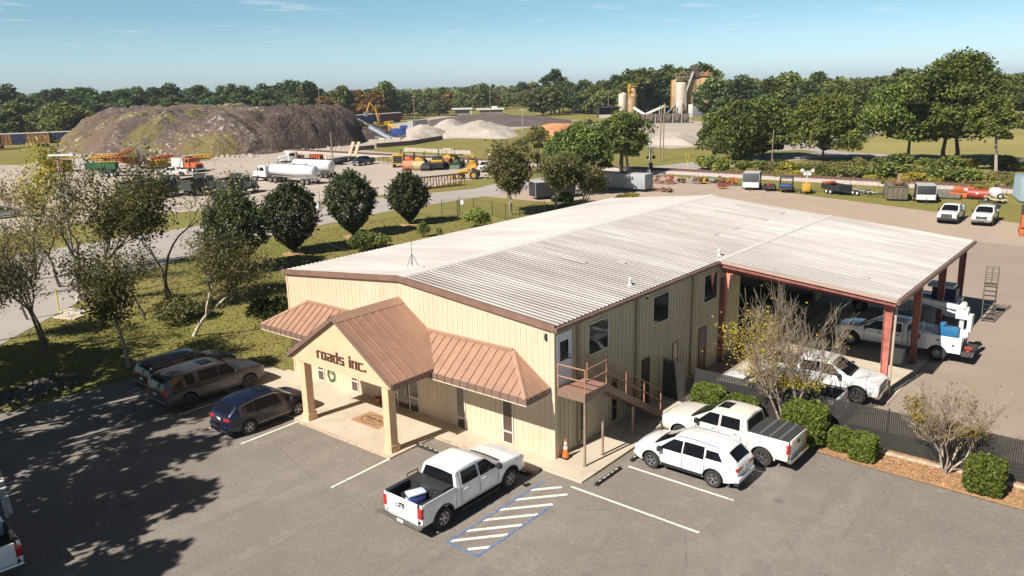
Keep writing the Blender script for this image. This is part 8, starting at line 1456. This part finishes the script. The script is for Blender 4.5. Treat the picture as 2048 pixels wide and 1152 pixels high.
boxcar('brown railway boxcar with a dark blue door at the far left', p, hb, M_BRC, 17, M_NVC); boxcar('dark blue railway boxcar ending behind the dirt mound', g(128, 292), hb, M_NVC, 16.0); boxcar('brown railway boxcar cut off by the left photo edge', g(-60, 303), hb, M_BRC, 17)
hb2 = heading(690, 250, 800, 241); boxcar('blue railway boxcar behind the raised excavator', g(722, 250), hb2, M_BLUE2, 18.0); boxcar('dark red railway boxcar right of the blue one behind the excavator', g(778, 246), hb2, C3('boxcar_red', (0.12, 0.045, 0.04), 0.7), 18.0)
container('grey blue long container beside the pale stockpile', g(836, 256), heading(815, 257, 856, 252), 13.5, M_GBLUE, H=3.2)
# ---- far white canopies, cottage, poles, signal, fences
k = K('far_canopy', 'long low white roofed filling station far behind the dark pile', 'building', gd(930, 470), az); k.p('roof', C3('roof_far', (0.62, 0.60, 0.57)), lambda q: (q.box(-12, 4, -3, 3, 3.4, 4.2), q.box(6, 22, -3, 3, 2.9, 3.7), q.box(15, 18, -1, 1, 3.7, 4.8))); k.p('walls', C3('wall_far', (0.18, 0.17, 0.17)), lambda q: (q.box(-6, 2, -1.5, 1.5, 0, 3.4), q.box(8, 21, -2, 2, 0, 2.9))); k.p('pillars', M_WHT, lambda q: [q.box(x - 0.2, x + 0.2, -2.6, -2.2, 0, 3.4) for x in (-11, -7, 3)])
k = K('cottage', 'low white cottage with a brown hipped roof at the right photo edge', 'house', gd(2030, 285), az); k.p('wall', C3('cottage_white', (0.62, 0.60, 0.55)), lambda q: q.box(-6, 9, -3, 3, 0, 2.7)); k.p('roof', C3('cottage_roof', (0.24, 0.18, 0.15), 0.9), lambda q: (q.add([(-6.8, -3.8, 2.6), (9.8, -3.8, 2.6), (9.8, 3.8, 2.6), (-6.8, 3.8, 2.6), (-3, 0, 4.9), (6, 0, 4.9)], [(0, 1, 5, 4), (1, 2, 5), (2, 3, 4, 5), (3, 0, 4), (0, 3, 2, 1)]))); [k.p('window', M_CG, lambda q: q.box(x - 0.6, x + 0.6, -3.03, -3.0, 1.0, 2.0)) for x in (-3, 1.5, 6)]; k.p('door', C3('door_blue', (0.05, 0.32, 0.62)), lambda q: q.box(-5.8, -2.2, -4.2, -4.1, 0.2, 1.8))
k = K('cottage', 'far white house half hidden by dark trees at the left', 'house', gd(72, 372), az); k.p('wall', C3('cottage_white', (0.6, 0.6, 0.6)), lambda q: q.box(-5, 5, -3, 3, 0, 3.2)); k.p('roof', C3('roof_far', (0.6, 0.6, 0.6)), lambda q: q.prism([(-3.6, 3.1), (3.6, 3.1), (0, 5.2)], -5.5, 5.5, 'x')); k.p('window', M_CG, lambda q: q.box(-1, 1, -3.03, -3.0, 1, 2.2))
def pole(label, loc, h, lean=0.0, arm=True, r=0.14, m=None, cat='utility pole', name='utility_pole', rz=0.0):
    k = K(name, label, cat, loc, rz); k.p('shaft', m or M_WOOD, lambda q: q.cyl((0, 0, 0), (lean * h, 0, h), r, r * 0.65, 8), 50)
    if arm: k.p('crossarm', m or M_WOOD, lambda q: q.box(-1.1 + lean * h, 1.1 + lean * h, -0.06, 0.06, h - 0.9, h - 0.75)); k.p('insulators', M_STEEL, lambda q: [q.cyl((x + lean * h, 0, h - 0.75), (x + lean * h, 0, h - 0.5), 0.06, 0.04, 6) for x in (-1, 0, 1)])
    return Vector((*k.o.location[:2], h - 0.6))
pole('wooden pole standing alone beside the tank trailers', g(668, 354), 8.1, 0, False); A1 = pole('left one of two tall poles beside the crossing', g(1319, 323), 10.8, 0.02, False, 0.15); A2 = pole('right one of two tall poles beside the crossing', g(1326, 320), 11.6, 0.0, True, 0.15)
A3 = pole('tall thin pole behind the pale stockpiles', gd(826, 300), 13.5, 0, True, 0.16); A4 = pole('thin far pole beside the white filling station', gd(979, 420), 14, 0, True, 0.18); pole('thin far pole left of the silos', gd(1217, 405), 13, 0, True, 0.18); A5 = pole('far pole right of the short silos', gd(1348, 400), 13.5, 0, False, 0.2, M_STEEL); pole('far thin pole in the wood behind the debris pile', gd(637, 330), 16.5, 0, False, 0.16); pole('pale pole among the trees behind the railway scrub', g(1543, 335), 6.8, 0, False, 0.12)
A6 = pole('pole standing in front of the orange aggregate pile', gd(1044, 205), 10.5, 0, True, 0.14, M_STEEL)
def wire(label, a, b, sag=1.0, r=0.03):
    o = thing('power_line', label, 'power line', tuple(a)); mb = MB(); mb.tube([tuple((b - a) * t_ - Vector((0, 0, sag * 4 * t_ * (1 - t_)))) for t_ in [i / 14 for i in range(15)]], r, 4); mb.obj('cable', M_MBLK, o)
wire('thin cable between the stockpile pole and the filling station pole', A3, A4, 1.5, 0.05); wire('thin cable from the filling station pole towards the silos', A4, Vector((*gd(1217, 405)[:2], 12.4)), 1.5, 0.06); wire('low service wire running behind the magnolias to the building', Vector((*g(440, 470)[:2], 6.0)), Vector((-18.2, 6.0, 5.6)), 0.8, 0.015)
k = K('crossing_signal', 'railway crossing signal with a white crossbuck and black lamp discs', 'crossing signal', g(1301, 345), az); k.p('mast', M_STEEL, lambda q: q.cyl((0, 0, 0), (0, 0, 4.3), 0.09, 0.08, 8)); k.p('crossbuck', M_WHT, lambda q: [q.cbox((0, -0.12 - 0.02 * (a > 0), 3.9), (1.5, 0.02, 0.26), 0, a) for a in (0.8, -0.8)]); [k.p('signal_lamp', M_MBLK, lambda q: (q.cyl((x, -0.1, 2.7), (x, -0.2, 2.7), 0.3, 0.3, 16), q.cyl((x, -0.2, 2.7), (x, -0.4, 2.7), 0.13, 0.15, 10))) for x in (-0.5, 0.5)]; k.bx('relay_box', M_MBLK, -0.35, 0.35, -0.3, 0.3, 0.3, 1.7); k.p('base', M_CBLK, lambda q: q.cyl((0, 0, 0), (0, 0, 0.3), 0.4, 0.35, 10)); k.p('bell', M_WHT, lambda q: q.cyl((0.5, 0, 2.9), (0.7, 0, 2.9), 0.16, 0.16, 10))
k = K('crossing_gate', 'raised white barrier arm beside the crossing signal', 'barrier', g(1297, 352), az); k.p('arm', M_WHT, lambda q: q.cyl((0, 0, 1.0), (0.2, 0, 7.0), 0.06, 0.04, 6)); k.bx('gate_box', M_STEEL, -0.3, 0.3, -0.25, 0.25, 0, 1.1)
def wirefence(label, pts, h=1.5, step=3.0, mesh=True, m=M_MBLK, r=0.035, name='wire_fence'):
    a = pts[0]; o = thing(name, label, 'fence', (a[0], a[1], 0)); mb = MB(); P = [Vector((p[0] - a[0], p[1] - a[1], 0)) for p in pts]; wr = MB(); posts = 0
    for p, q in zip(P, P[1:]):
        d = q - p; n = max(1, round(d.length / step))
        for i in range(n + 1):
            c = p + d * (i / n); pb = MB(); pb.cyl(c, c + Vector((0, 0, h + 0.05)), r, r, 6); posts += 1
            if posts < 40: pb.obj('post', m, o)
        for z in (0.1, h * 0.5, h) if mesh else (h,): wr.cyl(p + Vector((0, 0, z)), q + Vector((0, 0, z)), r * 0.5, r * 0.5, 4)
        if mesh and d.length < 60:
            L = d.length; nn = int(L / 0.30); k_ = h - 0.1
            for i in range(nn):
                t0 = i / nn; t1 = min(1, (i + 1) / nn)
                wr.cyl(p + d * t0 + Vector((0, 0, 0.1)), p + d * t1 + Vector((0, 0, h)), 0.006, 0.006, 3, cap=False); wr.cyl(p + d * t0 + Vector((0, 0, h)), p + d * t1 + Vector((0, 0, 0.1)), 0.006, 0.006, 3, cap=False)
    wr.obj('wires', m, o); return o
gp = lambda x, y: tuple(g(x, y)[:2])
wirefence('black chain link fence corner with a sign by the gravel drive', [gp(884, 432), gp(915, 432), gp(920, 427), gp(948, 427)], 2.0, 2.5); wirefence('black chain link fence running behind the shrubs to the back yard', [gp(948, 427), gp(985, 432), gp(1040, 446), gp(1090, 432)], 1.8, 3); wirefence('black wire fence on the grass verge beyond the road at the left', [gp(-60, 468), gp(60, 458), gp(250, 445), gp(405, 436), gp(480, 424), gp(600, 412), gp(640, 405)], 1.5, 3.5, False); wirefence('thin black fence along the near side of the railway', [tuple((R0 + rd * t_ - rn * 5.2)) for t_ in (20, 60, 100, 140, 180, 201)], 1.7, 4.0, False, r=0.03); wirefence('old wire fence in the scrub behind the railway', [tuple((R0 + rd * t_ + rn * 9.5)) for t_ in (60, 110, 160, 190)], 1.6, 5.0, False, M_WOOD, 0.05)
k = K('warning_sign', 'small white sign hanging on the chain link gate', 'sign', tuple(g(925, 428))); k.p('panel', M_WHT, lambda q: q.box(-0.25, 0.25, -0.03, -0.01, 1.2, 1.75)); k.p('hanger', M_BLK, lambda q: q.box(-0.02, 0.02, -0.01, 0.0, 1.1, 1.9))
for i, (a, lb_, h) in enumerate((((373, 628), 'thin yellow marker post on the lawn under the grove', 1.6), ((1375, 345), 'yellow marker post beside the railway crossing', 2.2), ((1372, 317), 'left short yellow post across the crossing road', 1.2), ((1378, 317), 'right short yellow post across the crossing road', 1.2))):
    if i == 0: a = (118, 622)
    k = K('marker_post', lb_, 'post', g(*a)); k.p('shaft', C3('post_yellow', (0.66, 0.50, 0.04)), lambda q: q.cyl((0, 0, 0), (0.06 * (i == 0), 0, h), 0.05, 0.05, 8)); k.p('cap', M_MBLK, lambda q: q.cyl((0.06 * (i == 0), 0, h), (0.06 * (i == 0), 0, h + 0.05), 0.055, 0.055, 8))
k = K('lamp_post', 'pale street lamp with a flat white head above the left grove', 'street lamp', g(160, 600)); k.p('shaft', M_STEEL, lambda q: q.cyl((0, 0, 0), (0, 0, 11.2), 0.10, 0.07, 8), 50); k.p('lamp_head', M_WHT, lambda q: q.cbox((0.2, 0.25, 11.25), (1.9, 0.35, 0.12), az)); k.p('base', M_CBLK, lambda q: q.cyl((0, 0, 0), (0, 0, 0.5), 0.28, 0.25, 10))
for i, (x, y) in enumerate(((150, 624), (138, 635))): k = K('manhole_slab', ('upper' if i == 0 else 'lower') + ' pale concrete slab set in the lawn under the grove', 'slab', g(x, y), 0.4); k.p('slab', M_CONC, lambda q: q.bbox(-1.0, 1.0, -0.5, 0.5, 0, 0.12, 0.02)); k.p('lid', M_STEEL, lambda q: q.cyl((0.2, 0, 0.12), (0.2, 0, 0.135), 0.3, 0.3, 16))
k = K('utility_box', 'small white utility box on the verge between the magnolias', 'utility box', g(637, 417)); k.bx('case', M_WHT, -0.3, 0.3, -0.25, 0.25, 0.05, 0.75); k.p('base', M_CBLK, lambda q: q.box(-0.35, 0.35, -0.3, 0.3, 0, 0.05))
TR = 'small orange delineator posts across the gravel yard'
for i in range(14):
    p = g(430 + 18 * i + (i % 3) * 4, 332 - i * 0.9 + (i % 2) * 6); k = K('delineator', 'thin grey delineator post in the gravel yard behind the tankers', 'post', p, 0, 'thin delineator posts in the gravel yard'); k.p('stake', M_WHT if i % 3 else M_ORG, lambda q: q.cyl((0, 0, 0), (0, 0, 1.0), 0.05, 0.05, 6)); k.p('foot', M_MBLK, lambda q: q.cyl((0, 0, 0), (0, 0, 0.06), 0.2, 0.18, 8))
for i in range(5): p = g(180 + 27 * i, 364 + (i % 2)); k = K('delineator', 'orange stake at the near edge of the gravel yard on the left', 'post', p, 0, 'orange stakes at the left of the gravel yard'); k.p('stake', M_ORG, lambda q: q.cyl((0, 0, 0), (0, 0, 0.9), 0.06, 0.05, 6)); k.p('foot', M_MBLK, lambda q: q.cyl((0, 0, 0), (0, 0, 0.06), 0.2, 0.18, 8))
dumpster('black open roll off skip on the verge in front of the dump trucks', g(452, 402), heading(430, 404, 470, 400), 4.0, 2.0, 1.0, M_DKG, False, 'skip')
# ---- thin afternoon haze: far woods pale slightly
hz = MB(); hz.box(-1000, 420, -70, 1560, -1.0, 26.0); ho = hz.obj('haze', None); ho['kind'] = 'stuff'; ho['label'] = 'thin pale afternoon haze over the whole place'; ho['category'] = 'haze'
hm = bpy.data.materials.new('haze'); hm.use_nodes = True; hn = hm.node_tree; hn.nodes.remove(hn.nodes['Principled BSDF']); hv = hn.nodes.new('ShaderNodeVolumePrincipled'); hv.inputs['Density'].default_value = 0.00015; hv.inputs['Color'].default_value = (0.80, 0.88, 1.0, 1); hv.inputs['Anisotropy'].default_value = 0.2
hn.links.new(hv.outputs[0], hn.nodes['Material Output'].inputs['Volume']); ho.data.materials.clear(); ho.data.materials.append(hm)
